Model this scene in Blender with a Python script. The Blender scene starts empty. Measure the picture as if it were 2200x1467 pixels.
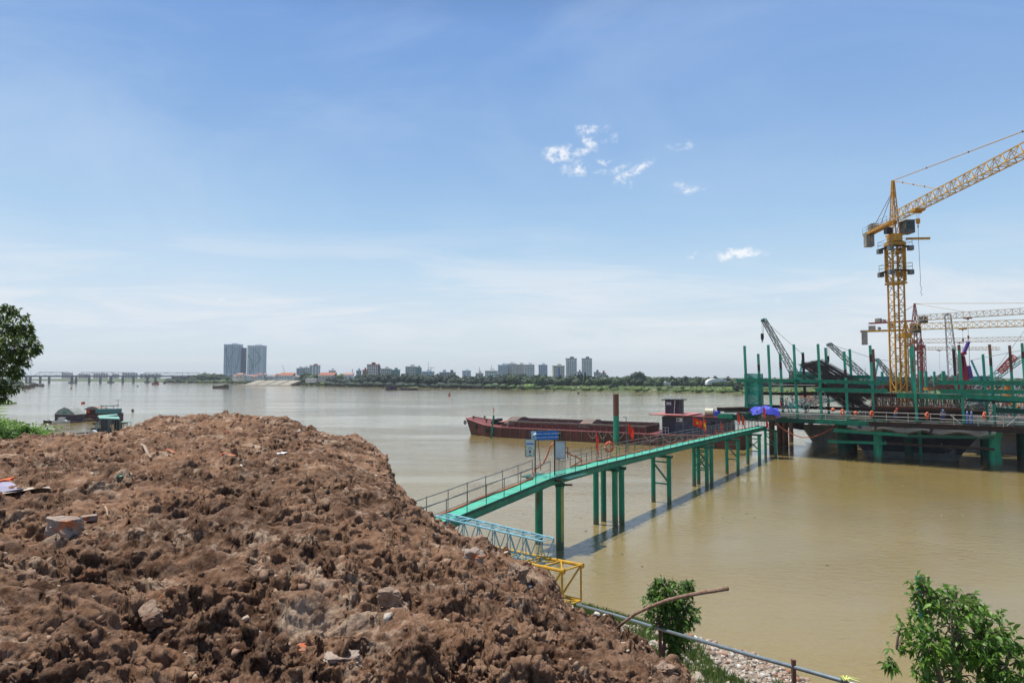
import bpy, math, random
import numpy as np
from mathutils import Vector
random.seed(7)
RNG = np.random.default_rng(11)
SC = bpy.context.scene
COL = SC.collection
# ------------------------------------------------------------------ camera
CAMH = 11.0
FPX = 1466.7                      # focal length in pixels of the 2200 px wide photograph
PITCH = math.atan(74.5 / FPX)
cam_d = bpy.data.cameras.new("camera")
cam_d.sensor_width = 36.0
cam_d.lens = 24.0
cam_d.clip_start = 0.2
cam_d.clip_end = 30000
cam = bpy.data.objects.new("camera", cam_d)
COL.objects.link(cam)
cam.location = (0, 0, CAMH)
cam.rotation_euler = (math.pi / 2 + PITCH, 0, 0)
SC.camera = cam

def ray(px, py):
    x = (px - 1100.0) / FPX
    y = (733.5 - py) / FPX
    cp, sp = math.cos(PITCH), math.sin(PITCH)
    return Vector((x, cp - y * sp, sp + y * cp))

def P(px, py, Y):
    """world point seen at photo pixel (px,py) at distance Y ahead"""
    r = ray(px, py)
    k = Y / r.y
    return Vector((r.x * k, Y, CAMH + r.z * k))

def W(px, py, z=0.0):
    """point of the horizontal plane z seen at photo pixel"""
    r = ray(px, py)
    k = (z - CAMH) / r.z
    return Vector((r.x * k, r.y * k, z))

# ------------------------------------------------------------------ world, sun, exposure
SUN_EL = math.radians(75)
SDX, SDY = -0.95, 0.31            # horizontal direction towards the sun
world = bpy.data.worlds.new("World")
SC.world = world
world.use_nodes = True
nt = world.node_tree
for n in list(nt.nodes):
    nt.nodes.remove(n)

class NB:
    """small node-building helper"""
    def __init__(s, tree): s.t = tree
    def n(s, typ, **kw):
        nd = s.t.nodes.new(typ)
        for k, v in kw.items(): setattr(nd, k, v)
        return nd
    def l(s, a, b): s.t.links.new(a, b)
    def setin(s, nd, i, v):
        if v is None: return
        if hasattr(v, "is_linked") or isinstance(v, bpy.types.NodeSocket): s.l(v, nd.inputs[i])
        else: nd.inputs[i].default_value = v
    def m(s, op, a, b=None, c=None, clamp=False):
        nd = s.n("ShaderNodeMath", operation=op, use_clamp=clamp)
        for i, v in enumerate((a, b, c)):
            s.setin(nd, i, v)
        return nd.outputs[0]
    def mapr(s, v, a, b, c=0.0, d=1.0, smooth=True):
        nd = s.n("ShaderNodeMapRange")
        nd.interpolation_type = 'SMOOTHSTEP' if smooth else 'LINEAR'
        s.setin(nd, 0, v)
        for i, q in enumerate((a, b, c, d)): nd.inputs[i + 1].default_value = q
        return nd.outputs[0]
    def noise(s, vec, scale, detail=4, rough=0.55, dist=0.0, lac=2.0):
        nd = s.n("ShaderNodeTexNoise")
        if vec is not None: s.l(vec, nd.inputs["Vector"])
        nd.inputs["Scale"].default_value = scale
        nd.inputs["Detail"].default_value = detail
        nd.inputs["Roughness"].default_value = rough
        nd.inputs["Distortion"].default_value = dist
        nd.inputs["Lacunarity"].default_value = lac
        return nd.outputs["Fac"]
    def mapping(s, vec, scale=(1, 1, 1), loc=(0, 0, 0), rot=(0, 0, 0)):
        nd = s.n("ShaderNodeMapping")
        s.l(vec, nd.inputs["Vector"])
        nd.inputs["Scale"].default_value = scale
        nd.inputs["Location"].default_value = loc
        nd.inputs["Rotation"].default_value = rot
        return nd.outputs[0]
    def mix(s, f, a, b):
        nd = s.n("ShaderNodeMix", data_type='RGBA')
        s.setin(nd, 0, f)
        for i, v in ((6, a), (7, b)):
            if isinstance(v, bpy.types.NodeSocket): s.l(v, nd.inputs[i])
            else: nd.inputs[i].default_value = (*v[:3], 1)
        return nd.outputs[2]
    def comb(s, x, y, z):
        nd = s.n("ShaderNodeCombineXYZ")
        for i, v in enumerate((x, y, z)): s.setin(nd, i, v)
        return nd.outputs[0]

B = NB(nt)
out = B.n("ShaderNodeOutputWorld")
bg = B.n("ShaderNodeBackground")
sky = B.n("ShaderNodeTexSky", sky_type='NISHITA')
sky.sun_disc = False
sky.sun_elevation = SUN_EL
sky.sun_rotation = math.atan2(SDX, SDY)
sky.altitude = 10
sky.air_density = 1.0
sky.dust_density = 0.6
sky.ozone_density = 2.0
tc = B.n("ShaderNodeTexCoord")
sep = B.n("ShaderNodeSeparateXYZ")
B.l(tc.outputs["Generated"], sep.inputs[0])
ysafe = B.m('MAXIMUM', sep.outputs[1], 0.05)
gx = B.m('DIVIDE', sep.outputs[0], ysafe)
gz = B.m('DIVIDE', sep.outputs[2], ysafe)
HAZE = 0.00012
SKYK = 0.115
zz = sep.outputs[2]
# thin high veil of cloud and milky air low over the horizon
zz = sep.outputs[2]
gpos = B.comb(gx, gz, 0.0)
# colour of the humid air by height above the horizon, laid over the Nishita sky
cr = B.n("ShaderNodeValToRGB")
els = cr.color_ramp.elements
while len(els) > 1: els.remove(els[-1])
K = 1 / SKYK
ramp = ((0.0, (.60, .69, .75)), (.07, (.65, .73, .80)), (.14, (.52, .68, .82)), (.205, (.375, .575, .80)), (.33, (.245, .425, .725)), (.46, (.178, .340, .68)), (.60, (.055, .125, .30)), (1.0, (.028, .062, .16)))
els[0].position = 0; els[0].color = (*ramp[0][1], 1)
for p_, c_ in ramp[1:]:
    e = els.new(p_); e.color = (*c_, 1)
B.l(B.m('MAXIMUM', zz, 0.0), cr.inputs[0])
sc_ = B.n("ShaderNodeVectorMath", operation='SCALE')
B.l(cr.outputs[0], sc_.inputs[0]); sc_.inputs[3].default_value = K
base = B.mix(0.85, sky.outputs[0], sc_.outputs[0])
veil_n = B.noise(B.mapping(gpos, scale=(0.8, 2.2, 1), rot=(0, 0, 0.35)), 1.7, 7, 0.58, 0.7)
left = B.mapr(gx, 0.9, -0.7)
veil_m = B.m('MULTIPLY', B.mapr(veil_n, 0.38, 0.75), B.m('MULTIPLY', B.m('ADD', 0.35, B.m('MULTIPLY', left, 0.6)), 0.46))
low_n = B.noise(B.mapping(gpos, scale=(1.0, 8.0, 1), loc=(3, 1, 0)), 2.6, 7, 0.62, 0.8)
lowband = B.m('MULTIPLY', B.mapr(low_n, 0.40, 0.68), B.m('MULTIPLY', B.mapr(gz, 0.0, 0.06), B.mapr(gz, 0.26, 0.09)))
base = B.mix(veil_m, base, (.56 * K, .68 * K, .83 * K))
base = B.mix(B.m('MULTIPLY', lowband, 0.62), base, (.78 * K, .80 * K, .83 * K))
# separate small cumulus: soft ellipses in the direction of each cloud, torn by noise
def clouddir(px, py):
    r = ray(px, py)
    return r.x / r.y, r.z / r.y
warp = B.noise(gpos, 26.0, 5, 0.62)
warp2 = B.noise(B.mapping(gpos, loc=(5, 9, 2)), 26.0, 5, 0.62)
wx = B.m('ADD', gx, B.m('MULTIPLY', B.m('SUBTRACT', warp, 0.5), 0.050))
wz = B.m('ADD', gz, B.m('MULTIPLY', B.m('SUBTRACT', warp2, 0.5), 0.036))
tot = None
for (px, py, rx, ry, ang, amp) in (
        (1262, 279, 30, 15, 0.1, 1.0), (1298, 276, 20, 7, 0.5, .55), (1320, 296, 14, 14, 0, .6), (1302, 302, 16, 8, .3, .35),
        (1205, 330, 42, 22, .1, 1.15), (1245, 325, 34, 14, .2, .7), (1268, 305, 17, 16, .5, .95),
        (1213, 361, 18, 14, .6, .7), (1243, 362, 22, 20, .7, .95), (1296, 345, 18, 8, 0, .7), (1297, 366, 18, 11, 0, .65),
        (1333, 362, 28, 14, .5, .65), (1374, 362, 36, 13, .55, .8), (1345, 386, 24, 17, .45, .9),
        (1452, 320, 32, 13, .1, .5), (1478, 316, 20, 9, .7, .5), (1470, 404, 34, 15, -.1, .8), (1518, 403, 16, 7, .4, .5),
        (1590, 544, 62, 14, .05, 1.2), (1538, 551, 30, 6, 0, .35), (1489, 549, 13, 8, .5, .65),
        (473, 646, 16, 8, 0, .5), (2075, 138, 20, 9, 0, .2), (1580, 383, 12, 8, 0, .15), (1672, 646, 16, 8, .3, .35)):
    cx, cz = clouddir(px, py)
    dx = B.m('SUBTRACT', wx, cx)
    dz = B.m('SUBTRACT', wz, cz)
    ca, sa = math.cos(ang), math.sin(ang)
    kx, kz = FPX / (rx * 1.25), FPX / (ry * 1.25)
    u = B.m('ADD', B.m('MULTIPLY', dx, ca * kx), B.m('MULTIPLY', dz, sa * kx))
    v = B.m('ADD', B.m('MULTIPLY', dx, -sa * kz), B.m('MULTIPLY', dz, ca * kz))
    d = B.m('SQRT', B.m('ADD', B.m('MULTIPLY', u, u), B.m('MULTIPLY', v, v)))
    mk = B.m('MULTIPLY', B.mapr(d, 1.15, 0.15), amp)
    tot = mk if tot is None else B.m('MAXIMUM', tot, mk)
fine = B.noise(B.mapping(gpos, scale=(1, 1.3, 1)), 60.0, 6, 0.65, 0.4)
cm = B.m('MULTIPLY', tot, B.mapr(fine, 0.30, 0.66, 0.12, 1.08))
cm = B.m('MULTIPLY', B.mapr(cm, 0.06, 1.15), B.mapr(sep.outputs[1], 0.1, 0.3))
base = B.mix(B.m('MULTIPLY', cm, 0.96), base, (.84 * K, .87 * K, .92 * K))
B.l(base, bg.inputs[0])
bg.inputs[1].default_value = SKYK
B.l(bg.outputs[0], out.inputs[0])

sun_d = bpy.data.lights.new("sun", 'SUN')
sun_d.energy = 5.0
sun_d.angle = math.radians(0.53)
sun_d.color = (1.0, 0.95, 0.87)
sun = bpy.data.objects.new("sun", sun_d)
COL.objects.link(sun)
sdir = Vector((SDX * math.cos(SUN_EL), SDY * math.cos(SUN_EL), math.sin(SUN_EL)))
sun.rotation_euler = sdir.to_track_quat('Z', 'Y').to_euler()
sun.location = (0, 0, 200)

SC.view_settings.view_transform = 'Standard'
SC.view_settings.look = 'None'
SC.view_settings.gamma = 1.0
SC.view_settings.exposure = 0.14
SC.render.engine = 'CYCLES'
SC.cycles.max_bounces = 6
SC.cycles.transparent_max_bounces = 12
SC.cycles.use_denoising = True
SC.cycles.denoising_prefilter = 'ACCURATE'

# ------------------------------------------------------------------ materials
MATS = {}
def lin(h):
    h = h.lstrip('#')
    r = []
    for i in (0, 2, 4):
        c = int(h[i:i + 2], 16) / 255
        r.append(c / 12.92 if c < 0.04045 else ((c + 0.055) / 1.055) ** 2.4)
    return tuple(r)

def mat(name, a, b=None, scale=2.0, rough=0.6, metal=0.0, bump=0.0, bscale=20.0, patch=None, pscale=1.2, pth=(0.55, 0.62), spec=0.4, trans=0.0, island=0.0, streak=False, tide=False):
    """procedural surface: two tones of one colour mixed by noise, optional patches (rust, dirt) and bump"""
    if name in MATS: return MATS[name]
    m = bpy.data.materials.new(name)
    m.use_nodes = True
    t = m.node_tree
    b_ = NB(t)
    bs = t.nodes["Principled BSDF"]
    b = b or tuple(x * 0.75 for x in a)
    tcn = b_.n("ShaderNodeTexCoord")
    v = tcn.outputs["Object"]
    if streak: v = b_.mapping(v, scale=(1, 1, 0.18))
    f = b_.mapr(b_.noise(v, scale, 5, 0.6), 0.35, 0.65)
    col = b_.mix(f, a, b)
    if patch:
        pf = b_.mapr(b_.noise(v, pscale, 7, 0.65), pth[0], pth[1])
        col = b_.mix(pf, col, patch)
    if tide:        # river mud dried on below the flood mark
        g = b_.n("ShaderNodeNewGeometry"); sp = b_.n("ShaderNodeSeparateXYZ"); b_.l(g.outputs["Position"], sp.inputs[0])
        hz_ = b_.m('ADD', sp.outputs[2], b_.m('MULTIPLY', b_.m('SUBTRACT', b_.noise(g.outputs["Position"], 3.5, 5, .7), .5), 1.1))
        col = b_.mix(b_.m('MULTIPLY', b_.mapr(hz_, 1.1, 0.15), 0.75), col, (0.11, 0.085, 0.045))
    if island:
        g = b_.n("ShaderNodeNewGeometry")
        hs = b_.n("ShaderNodeHueSaturation")
        b_.l(b_.mapr(g.outputs["Random Per Island"], 0, 1, 1 - island, 1 + island, smooth=False), hs.inputs["Value"])
        b_.l(col, hs.inputs["Color"])
        col = hs.outputs[0]
    b_.l(col, bs.inputs["Base Color"])
    bs.inputs["Roughness"].default_value = rough
    bs.inputs["Metallic"].default_value = metal
    bs.inputs["Specular IOR Level"].default_value = spec
    if bump:
        bp = b_.n("ShaderNodeBump")
        bp.inputs["Strength"].default_value = bump
        bp.inputs["Distance"].default_value = 0.05
        b_.l(b_.noise(v, bscale, 6, 0.6), bp.inputs["Height"])
        b_.l(bp.outputs[0], bs.inputs["Normal"])
    if trans:
        tr = b_.n("ShaderNodeBsdfTranslucent")
        b_.l(b_.mix(0.0, col, col), tr.inputs[0])
        mx = b_.n("ShaderNodeMixShader")
        mx.inputs[0].default_value = trans
        o = t.nodes["Material Output"]
        b_.l(bs.outputs[0], mx.inputs[1]); b_.l(tr.outputs[0], mx.inputs[2]); b_.l(mx.outputs[0], o.inputs[0])
    MATS[name] = m
    return m

# ------------------------------------------------------------------ mesh builders
ORG = {}
def link(name, me, parent=None, loc=(0, 0, 0)):
    o = bpy.data.objects.new(name, me)
    COL.objects.link(o)
    if parent is not None: o.parent = parent
    o.location = loc
    return o

def thing(name, label, cat, loc=(0, 0, 0), group=None):
    o = bpy.data.objects.new(name, None)
    o.empty_display_size = 0.2
    COL.objects.link(o)
    o.location = loc
    ORG[o.name] = Vector(loc)
    o["label"] = label
    o["category"] = cat
    if group: o["group"] = group
    return o

def tag(o, label=None, cat=None, group=None, kind=None):
    if label: o["label"] = label
    if cat: o["category"] = cat
    if group: o["group"] = group
    if kind: o["kind"] = kind
    return o

def np_mesh(name, verts, faces, mats, smooth=False):
    """verts (N,3) float, faces (M,k) int"""
    me = bpy.data.meshes.new(name)
    v = np.ascontiguousarray(verts, dtype=np.float32)
    f = np.ascontiguousarray(faces, dtype=np.int32)
    me.vertices.add(len(v)); me.vertices.foreach_set("co", v.ravel())
    me.loops.add(f.size); me.loops.foreach_set("vertex_index", f.ravel())
    me.polygons.add(len(f))
    k = f.shape[1]
    me.polygons.foreach_set("loop_start", np.arange(0, f.size, k, dtype=np.int32))
    me.polygons.foreach_set("loop_total", np.full(len(f), k, dtype=np.int32))
    if smooth: me.polygons.foreach_set("use_smooth", np.ones(len(f), dtype=bool))
    me.update(calc_edges=True)
    for m in (mats if isinstance(mats, (list, tuple)) else [mats]): me.materials.append(m)
    return me

class MB:
    def __init__(s): s.v = []; s.f = []
    def add(s, vs, fs):
        o = len(s.v)
        s.v += [Vector(p) for p in vs]
        s.f += [tuple(i + o for i in f) for f in fs]
        return s
    def box(s, c, size, ax=None):
        c = Vector(c)
        X, Y, Z = ax if ax else (Vector((1, 0, 0)), Vector((0, 1, 0)), Vector((0, 0, 1)))
        hx, hy, hz = size[0] / 2, size[1] / 2, size[2] / 2
        vs = [c + X * (sx * hx) + Y * (sy * hy) + Z * (sz * hz) for sz in (-1, 1) for sy in (-1, 1) for sx in (-1, 1)]
        return s.add(vs, [(0, 2, 3, 1), (4, 5, 7, 6), (0, 1, 5, 4), (2, 6, 7, 3), (0, 4, 6, 2), (1, 3, 7, 5)])
    def beam(s, p, q, w, h=None, up=(0, 0, 1)):
        p, q = Vector(p), Vector(q)
        h = h or w
        d = q - p
        L = d.length
        if L < 1e-6: return s
        d.normalize()
        up = Vector(up)
        x = d.cross(up)
        if x.length < 1e-3: x = d.cross(Vector((0, 1, 0)))
        x.normalize()
        z = x.cross(d).normalized()
        return s.box((p + q) / 2, (w, L, h), (x, d, z))
    def ibeam(s, p, q, w, h, t=0.04, up=(0, 0, 1)):
        p, q = Vector(p), Vector(q)
        z = Vector(up)
        s.beam(p + z * (h / 2 - t / 2), q + z * (h / 2 - t / 2), w, t, up)
        s.beam(p - z * (h / 2 - t / 2), q - z * (h / 2 - t / 2), w, t, up)
        s.beam(p, q, t, h - 2 * t, up)
        return s
    def tube(s, p, q, r, n=8, r2=None, cap=True):
        p, q = Vector(p), Vector(q)
        r2 = r if r2 is None else r2
        d = (q - p)
        if d.length < 1e-6: return s
        d.normalize()
        x = d.orthogonal().normalized()
        y = d.cross(x)
        vs = []
        for c, rr in ((p, r), (q, r2)):
            for i in range(n):
                a = 2 * math.pi * i / n
                vs.append(c + x * (math.cos(a) * rr) + y * (math.sin(a) * rr))
        fs = [(i, (i + 1) % n, n + (i + 1) % n, n + i) for i in range(n)]
        if cap: fs += [tuple(range(n - 1, -1, -1)), tuple(range(n, 2 * n))]
        return s.add(vs, fs)
    def path(s, pts, r, n=6):
        """smooth tube along points; r number or list"""
        pts = [Vector(p) for p in pts]
        rr = r if isinstance(r, (list, tuple)) else [r] * len(pts)
        vs = []
        prev = None
        for i, p in enumerate(pts):
            d = (pts[min(i + 1, len(pts) - 1)] - pts[max(i - 1, 0)]).normalized()
            x = d.orthogonal().normalized() if prev is None else (prev - d * prev.dot(d)).normalized()
            prev = x
            y = d.cross(x)
            for k in range(n):
                a = 2 * math.pi * k / n
                vs.append(p + x * (math.cos(a) * rr[i]) + y * (math.sin(a) * rr[i]))
        fs = []
        for i in range(len(pts) - 1):
            for k in range(n):
                fs.append((i * n + k, i * n + (k + 1) % n, (i + 1) * n + (k + 1) % n, (i + 1) * n + k))
        fs += [tuple(range(n - 1, -1, -1)), tuple(range((len(pts) - 1) * n, len(pts) * n))]
        return s.add(vs, fs)
    def prism(s, pts, off):
        """closed polygon extruded by vector off"""
        n = len(pts)
        off = Vector(off)
        vs = [Vector(p) for p in pts] + [Vector(p) + off for p in pts]
        fs = [tuple(range(n - 1, -1, -1)), tuple(range(n, 2 * n))]
        fs += [(i, (i + 1) % n, n + (i + 1) % n, n + i) for i in range(n)]
        return s.add(vs, fs)
    def torus(s, c, R, r, axis, n=20, m=8):
        c = Vector(c); a = Vector(axis).normalized()
        x = a.orthogonal().normalized(); y = a.cross(x)
        vs = []
        for i in range(n):
            t = 2 * math.pi * i / n
            d = x * math.cos(t) + y * math.sin(t)
            for k in range(m):
                u = 2 * math.pi * k / m
                vs.append(c + d * (R + r * math.cos(u)) + a * (r * math.sin(u)))
        fs = [(i * m + k, ((i + 1) % n) * m + k, ((i + 1) % n) * m + (k + 1) % m, i * m + (k + 1) % m) for i in range(n) for k in range(m)]
        return s.add(vs, fs)
    def ball(s, c, r, n=10, m=7, sc=(1, 1, 1)):
        c = Vector(c)
        vs = [c + Vector((0, 0, r * sc[2]))]
        for j in range(1, m):
            t = math.pi * j / m
            for i in range(n):
                a = 2 * math.pi * i / n
                vs.append(c + Vector((math.sin(t) * math.cos(a) * r * sc[0], math.sin(t) * math.sin(a) * r * sc[1], math.cos(t) * r * sc[2])))
        vs.append(c - Vector((0, 0, r * sc[2])))
        fs = [(0, 1 + i, 1 + (i + 1) % n) for i in range(n)]
        for j in range(m - 2):
            for i in range(n):
                fs.append((1 + j * n + i, 1 + (j + 1) * n + i, 1 + (j + 1) * n + (i + 1) % n, 1 + j * n + (i + 1) % n))
        L = len(vs) - 1
        fs += [(L, 1 + (m - 2) * n + (i + 1) % n, 1 + (m - 2) * n + i) for i in range(n)]
        return s.add(vs, fs)
    def lattice(s, p, q, w, h, n, rc=0.06, rb=0.035, up=(0, 0, 1), w2=None, h2=None, tri=False, sq=True):
        """braced boom from p to q: 4 chords (or 3 when tri) with rungs and zigzags"""
        p, q = Vector(p), Vector(q)
        w2 = w if w2 is None else w2; h2 = h if h2 is None else h2
        d = (q - p).normalized()
        x = d.cross(Vector(up)).normalized()
        z = x.cross(d).normalized()
        def ring(t):
            c = p.lerp(q, t)
            ww = (w + (w2 - w) * t) / 2; hh = (h + (h2 - h) * t) / 2
            if tri: return [c - x * ww - z * hh, c + x * ww - z * hh, c + z * hh]
            return [c - x * ww - z * hh, c + x * ww - z * hh, c + x * ww + z * hh, c - x * ww + z * hh]
        R = [ring(i / n) for i in range(n + 1)]
        k = len(R[0])
        for j in range(k):
            s.beam(R[0][j], R[n][j], rc * 2, rc * 2)
        for i in range(n + 1):
            for j in range(k):
                s.beam(R[i][j], R[i][(j + 1) % k], rb * 2, rb * 2)
                if i < n:
                    a, b = (j, (j + 1) % k) if (i % 2 == 0) else ((j + 1) % k, j)
                    s.beam(R[i][a], R[i + 1][b], rb * 2, rb * 2)
        return s
    def build(s, name, m, parent=None, smooth=False, root=None):
        org = Vector((0, 0, 0))
        if parent is not None and parent.name in ORG: org = ORG[parent.name]
        me = bpy.data.meshes.new(name)
        me.from_pydata([tuple(v - org) for v in s.v], [], s.f)
        if smooth: me.polygons.foreach_set("use_smooth", [True] * len(me.polygons))
        me.update()
        me.materials.append(m)
        o = link(name, me, parent)
        ORG[o.name] = org
        return o
    def solo(s, name, m, label, cat, group=None, smooth=False):
        """one-mesh thing, origin moved to its base"""
        cx = sum((v.x for v in s.v)) / len(s.v); cy = sum((v.y for v in s.v)) / len(s.v); cz = min(v.z for v in s.v)
        org = Vector((cx, cy, cz))
        me = bpy.data.meshes.new(name)
        me.from_pydata([tuple(v - org) for v in s.v], [], s.f)
        if smooth: me.polygons.foreach_set("use_smooth", [True] * len(me.polygons))
        me.update()
        me.materials.append(m)
        o = link(name, me, None, org)
        ORG[o.name] = org
        return tag(o, label, cat, group)

# ------------------------------------------------------------------ numpy noise
def h2(ix, iy, s):
    ix = ix.astype(np.int64); iy = iy.astype(np.int64)
    n = (ix * 374761393 + iy * 668265263 + s * 974634777) & 0xffffffff
    n = ((n ^ (n >> 13)) * 1274126177) & 0xffffffff
    n = (n ^ (n >> 16)) & 0xffffffff
    n = (n * 2246822519) & 0xffffffff
    n = n ^ (n >> 15)
    return (n & 0xffffff) / float(0x1000000)

def vnoise(x, y, s=0):
    ix = np.floor(x); iy = np.floor(y)
    fx = x - ix; fy = y - iy
    ux = fx * fx * fx * (fx * (fx * 6 - 15) + 10); uy = fy * fy * fy * (fy * (fy * 6 - 15) + 10)
    def g(dx, dy):
        a = h2(ix + dx, iy + dy, s) * 2 * np.pi
        return np.cos(a) * (fx - dx) + np.sin(a) * (fy - dy)
    n00, n10, n01, n11 = g(0, 0), g(1, 0), g(0, 1), g(1, 1)
    return ((n00 * (1 - ux) + n10 * ux) * (1 - uy) + (n01 * (1 - ux) + n11 * ux) * uy) * 1.4

def fbm(x, y, s=0, o=4, g=0.5):
    a = 1.0; r = 0; t = 0
    for i in range(o):
        r = r + a * vnoise(x, y, s + i * 17); t += a
        a *= g; x = x * 2.03 + 5.1; y = y * 2.03 + 1.7
    return r / t

def clods(x, y, s, power=0.5):
    """rounded lumps of random size: height of the tallest cap covering the point"""
    ix = np.floor(x); iy = np.floor(y)
    best = np.zeros_like(x)
    for dx in (-1, 0, 1):
        for dy in (-1, 0, 1):
            cx = ix + dx; cy = iy + dy
            px = cx + h2(cx, cy, s); py = cy + h2(cx, cy, s + 1)
            r = 0.25 + 0.6 * h2(cx, cy, s + 2) ** 2
            an = h2(cx, cy, s + 3) * 3.14
            el = 0.65 + 0.7 * h2(cx, cy, s + 4)
            ddx = x - px; ddy = y - py
            c, sn = np.cos(an), np.sin(an)
            u = (ddx * c + ddy * sn) * el; v = (-ddx * sn + ddy * c) / el
            d2 = (u * u + v * v) / (r * r)
            cap = np.where(d2 < 1, (1 - d2) ** power, 0) * r
            best = np.maximum(best, cap)
    return best

def h3(ix, iy, iz, s):
    n = (ix * np.uint32(374761393) + iy * np.uint32(668265263) + iz * np.uint32(2147483647 - 1234567) + np.uint32((s * 974634777) & 0xffffffff))
    n = (n ^ (n >> np.uint32(13))) * np.uint32(1274126177)
    n = (n ^ (n >> np.uint32(16))) * np.uint32(2246822519)
    return n ^ (n >> np.uint32(15))
def vnoise3(x, y, z, s=0):
    """gradient noise in three dimensions"""
    x = x.astype(np.float32); y = y.astype(np.float32); z = z.astype(np.float32)
    fx0, fy0, fz0 = np.floor(x), np.floor(y), np.floor(z)
    ix, iy, iz = fx0.astype(np.int32).view(np.uint32), fy0.astype(np.int32).view(np.uint32), fz0.astype(np.int32).view(np.uint32)
    fx, fy, fz = x - fx0, y - fy0, z - fz0
    u, v, w = (t * t * (3 - 2 * t) for t in (fx, fy, fz))
    r = 0
    for dx in (0, 1):
        for dy in (0, 1):
            for dz in (0, 1):
                h = h3(ix + np.uint32(dx), iy + np.uint32(dy), iz + np.uint32(dz), s)
                g = ((h & np.uint32(255)).astype(np.float32) / 127.5 - 1) * (fx - dx) + (((h >> np.uint32(8)) & np.uint32(255)).astype(np.float32) / 127.5 - 1) * (fy - dy) + (((h >> np.uint32(16)) & np.uint32(255)).astype(np.float32) / 127.5 - 1) * (fz - dz)
                r = r + g * (u if dx else 1 - u) * (v if dy else 1 - v) * (w if dz else 1 - w)
    return r * 1.15
# ------------------------------------------------------------------ shoreline and banks
SHORE = [(16, 14), (12.6, 21), (10.9, 24.5), (9.4, 27.7), (7.6, 29.4), (5.3, 31.2), (3.9, 32.6), (1, 33.6), (-4, 34.5), (-12, 38), (-25, 50), (-50, 80), (-80, 122), (-110, 150), (-190, 260), (-215, 283), (-290, 340), (-420, 520), (-560, 760), (-700, 1000), (-1100, 1500)]
def shore_dist(X, Y):
    """signed distance to the near shoreline, positive on land"""
    best = np.full(X.shape, 1e9); sg = np.ones(X.shape)
    pts = [(40, -60), (24, -10)] + SHORE
    for (ax, ay), (bx, by) in zip(pts[:-1], pts[1:]):
        dx, dy = bx - ax, by - ay
        t = np.clip(((X - ax) * dx + (Y - ay) * dy) / (dx * dx + dy * dy), 0, 1)
        qx, qy = ax + dx * t, ay + dy * t
        d = np.hypot(X - qx, Y - qy)
        cr = dx * (Y - ay) - dy * (X - ax)
        m = d < best
        best = np.where(m, d, best)
        sg = np.where(m, np.sign(cr), sg)
    return best * sg
def bank_z(X, Y):
    d = shore_dist(X, Y)
    z = np.where(d > 0, 7.2 * (1 - np.exp(-np.maximum(d, 0) * 0.3 / 7.2)) + 0.02, d * 0.35)
    far = np.clip((np.hypot(X, Y) - 140) / 120, 0, 1)
    z = np.where(d > 0, z * (1 - far * 0.78), z)
    z = z + np.where(d > 0.1, 1, 0) * fbm(X * 0.5, Y * 0.5, 3, 4) * 0.35 * np.clip(d / 3, 0, 1)
    return z

# ------------------------------------------------------------------ dirt mound as a height function
CREST = [(-700, 985, 14), (-300, 972, 15), (0, 957, 17), (60, 948, 17.6), (150, 945, 18.2), (230, 944, 18.6), (290, 925, 19.2), (350, 906, 19.8), (480, 897, 20.4), (565, 899, 20.6), (625, 910, 20.2),
         (650, 928, 19.4), (700, 940, 18.9), (770, 946, 18.2), (815, 972, 17.2), (838, 1006, 16.0), (848, 1052, 14.4), (880, 1082, 13.4), (915, 1116, 12.8),
         (965, 1150, 12.0), (1010, 1158, 11.5), (1045, 1152, 11.3), (1064, 1180, 10.6), (1110, 1204, 10.2), (1150, 1218, 9.9), (1195, 1246, 9.5), (1214, 1284, 8.9), (1262, 1300, 8.6), (1310, 1326, 8.2),
         (1345, 1362, 7.7), (1400, 1380, 7.3), (1452, 1400, 6.8), (1478, 1430, 6.2), (1492, 1475, 5.6), (1560, 1560, 4.8), (1900, 1900, 3.4)]
_ck, _cd, _cz = [], [], []
for (px, py, D) in CREST:
    q = P(px, py, D)
    _ck.append(q.x / q.y); _cd.append(D); _cz.append(q.z)
_ck, _cd, _cz = np.array(_ck), np.array(_cd), np.array(_cz)
# softened copy of the outline: the surface well inside the edge must not carry the kinks of the crest
_kk = np.linspace(-1.6, 0.9, 600)
_g = np.exp(-0.5 * (np.arange(-60, 61) / 24.0) ** 2); _g /= _g.sum()
_sd = np.convolve(np.pad(np.interp(_kk, _ck, _cd), 60, mode='edge'), _g, 'valid')
_sz = np.convolve(np.pad(np.interp(_kk, _ck, _cz), 60, mode='edge'), _g, 'valid')
def mound_base(X, Y):
    k = X / np.maximum(Y, 0.3)
    D = np.interp(k, _ck, _cd); zc = np.interp(k, _ck, _cz)
    # near height: a gently undulating working surface under the eye
    t = np.clip(Y / D, 0, 1)
    zn = 9.28
    s = np.clip((Y - 3.2) / np.maximum(D - 3.2, .5), 0, 1)
    Dm = np.interp(k, _kk, _sd); zm = np.interp(k, _kk, _sz)
    sm = np.clip((Y - 3.2) / np.maximum(Dm - 3.2, .5), 0, 1)
    wgt = s ** 3
    z = (zn + (zm - zn) * (sm ** 1.25)) * (1 - wgt) + (zn + (zc - zn) * (s ** 1.25)) * wgt
    z = z + 0.12 * np.sin(X * 0.9 + 1) * s * (1 - s)
    over = np.maximum(Y - D, 0)
    drop = over * 1.25 - 0.0
    z = z - np.where(over > 0, 0.9 * over ** 2 / (over + 0.9) + 0.35 * over, 0)
    return z, np.clip((D - Y) / 1.6, 0, 1), over
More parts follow.
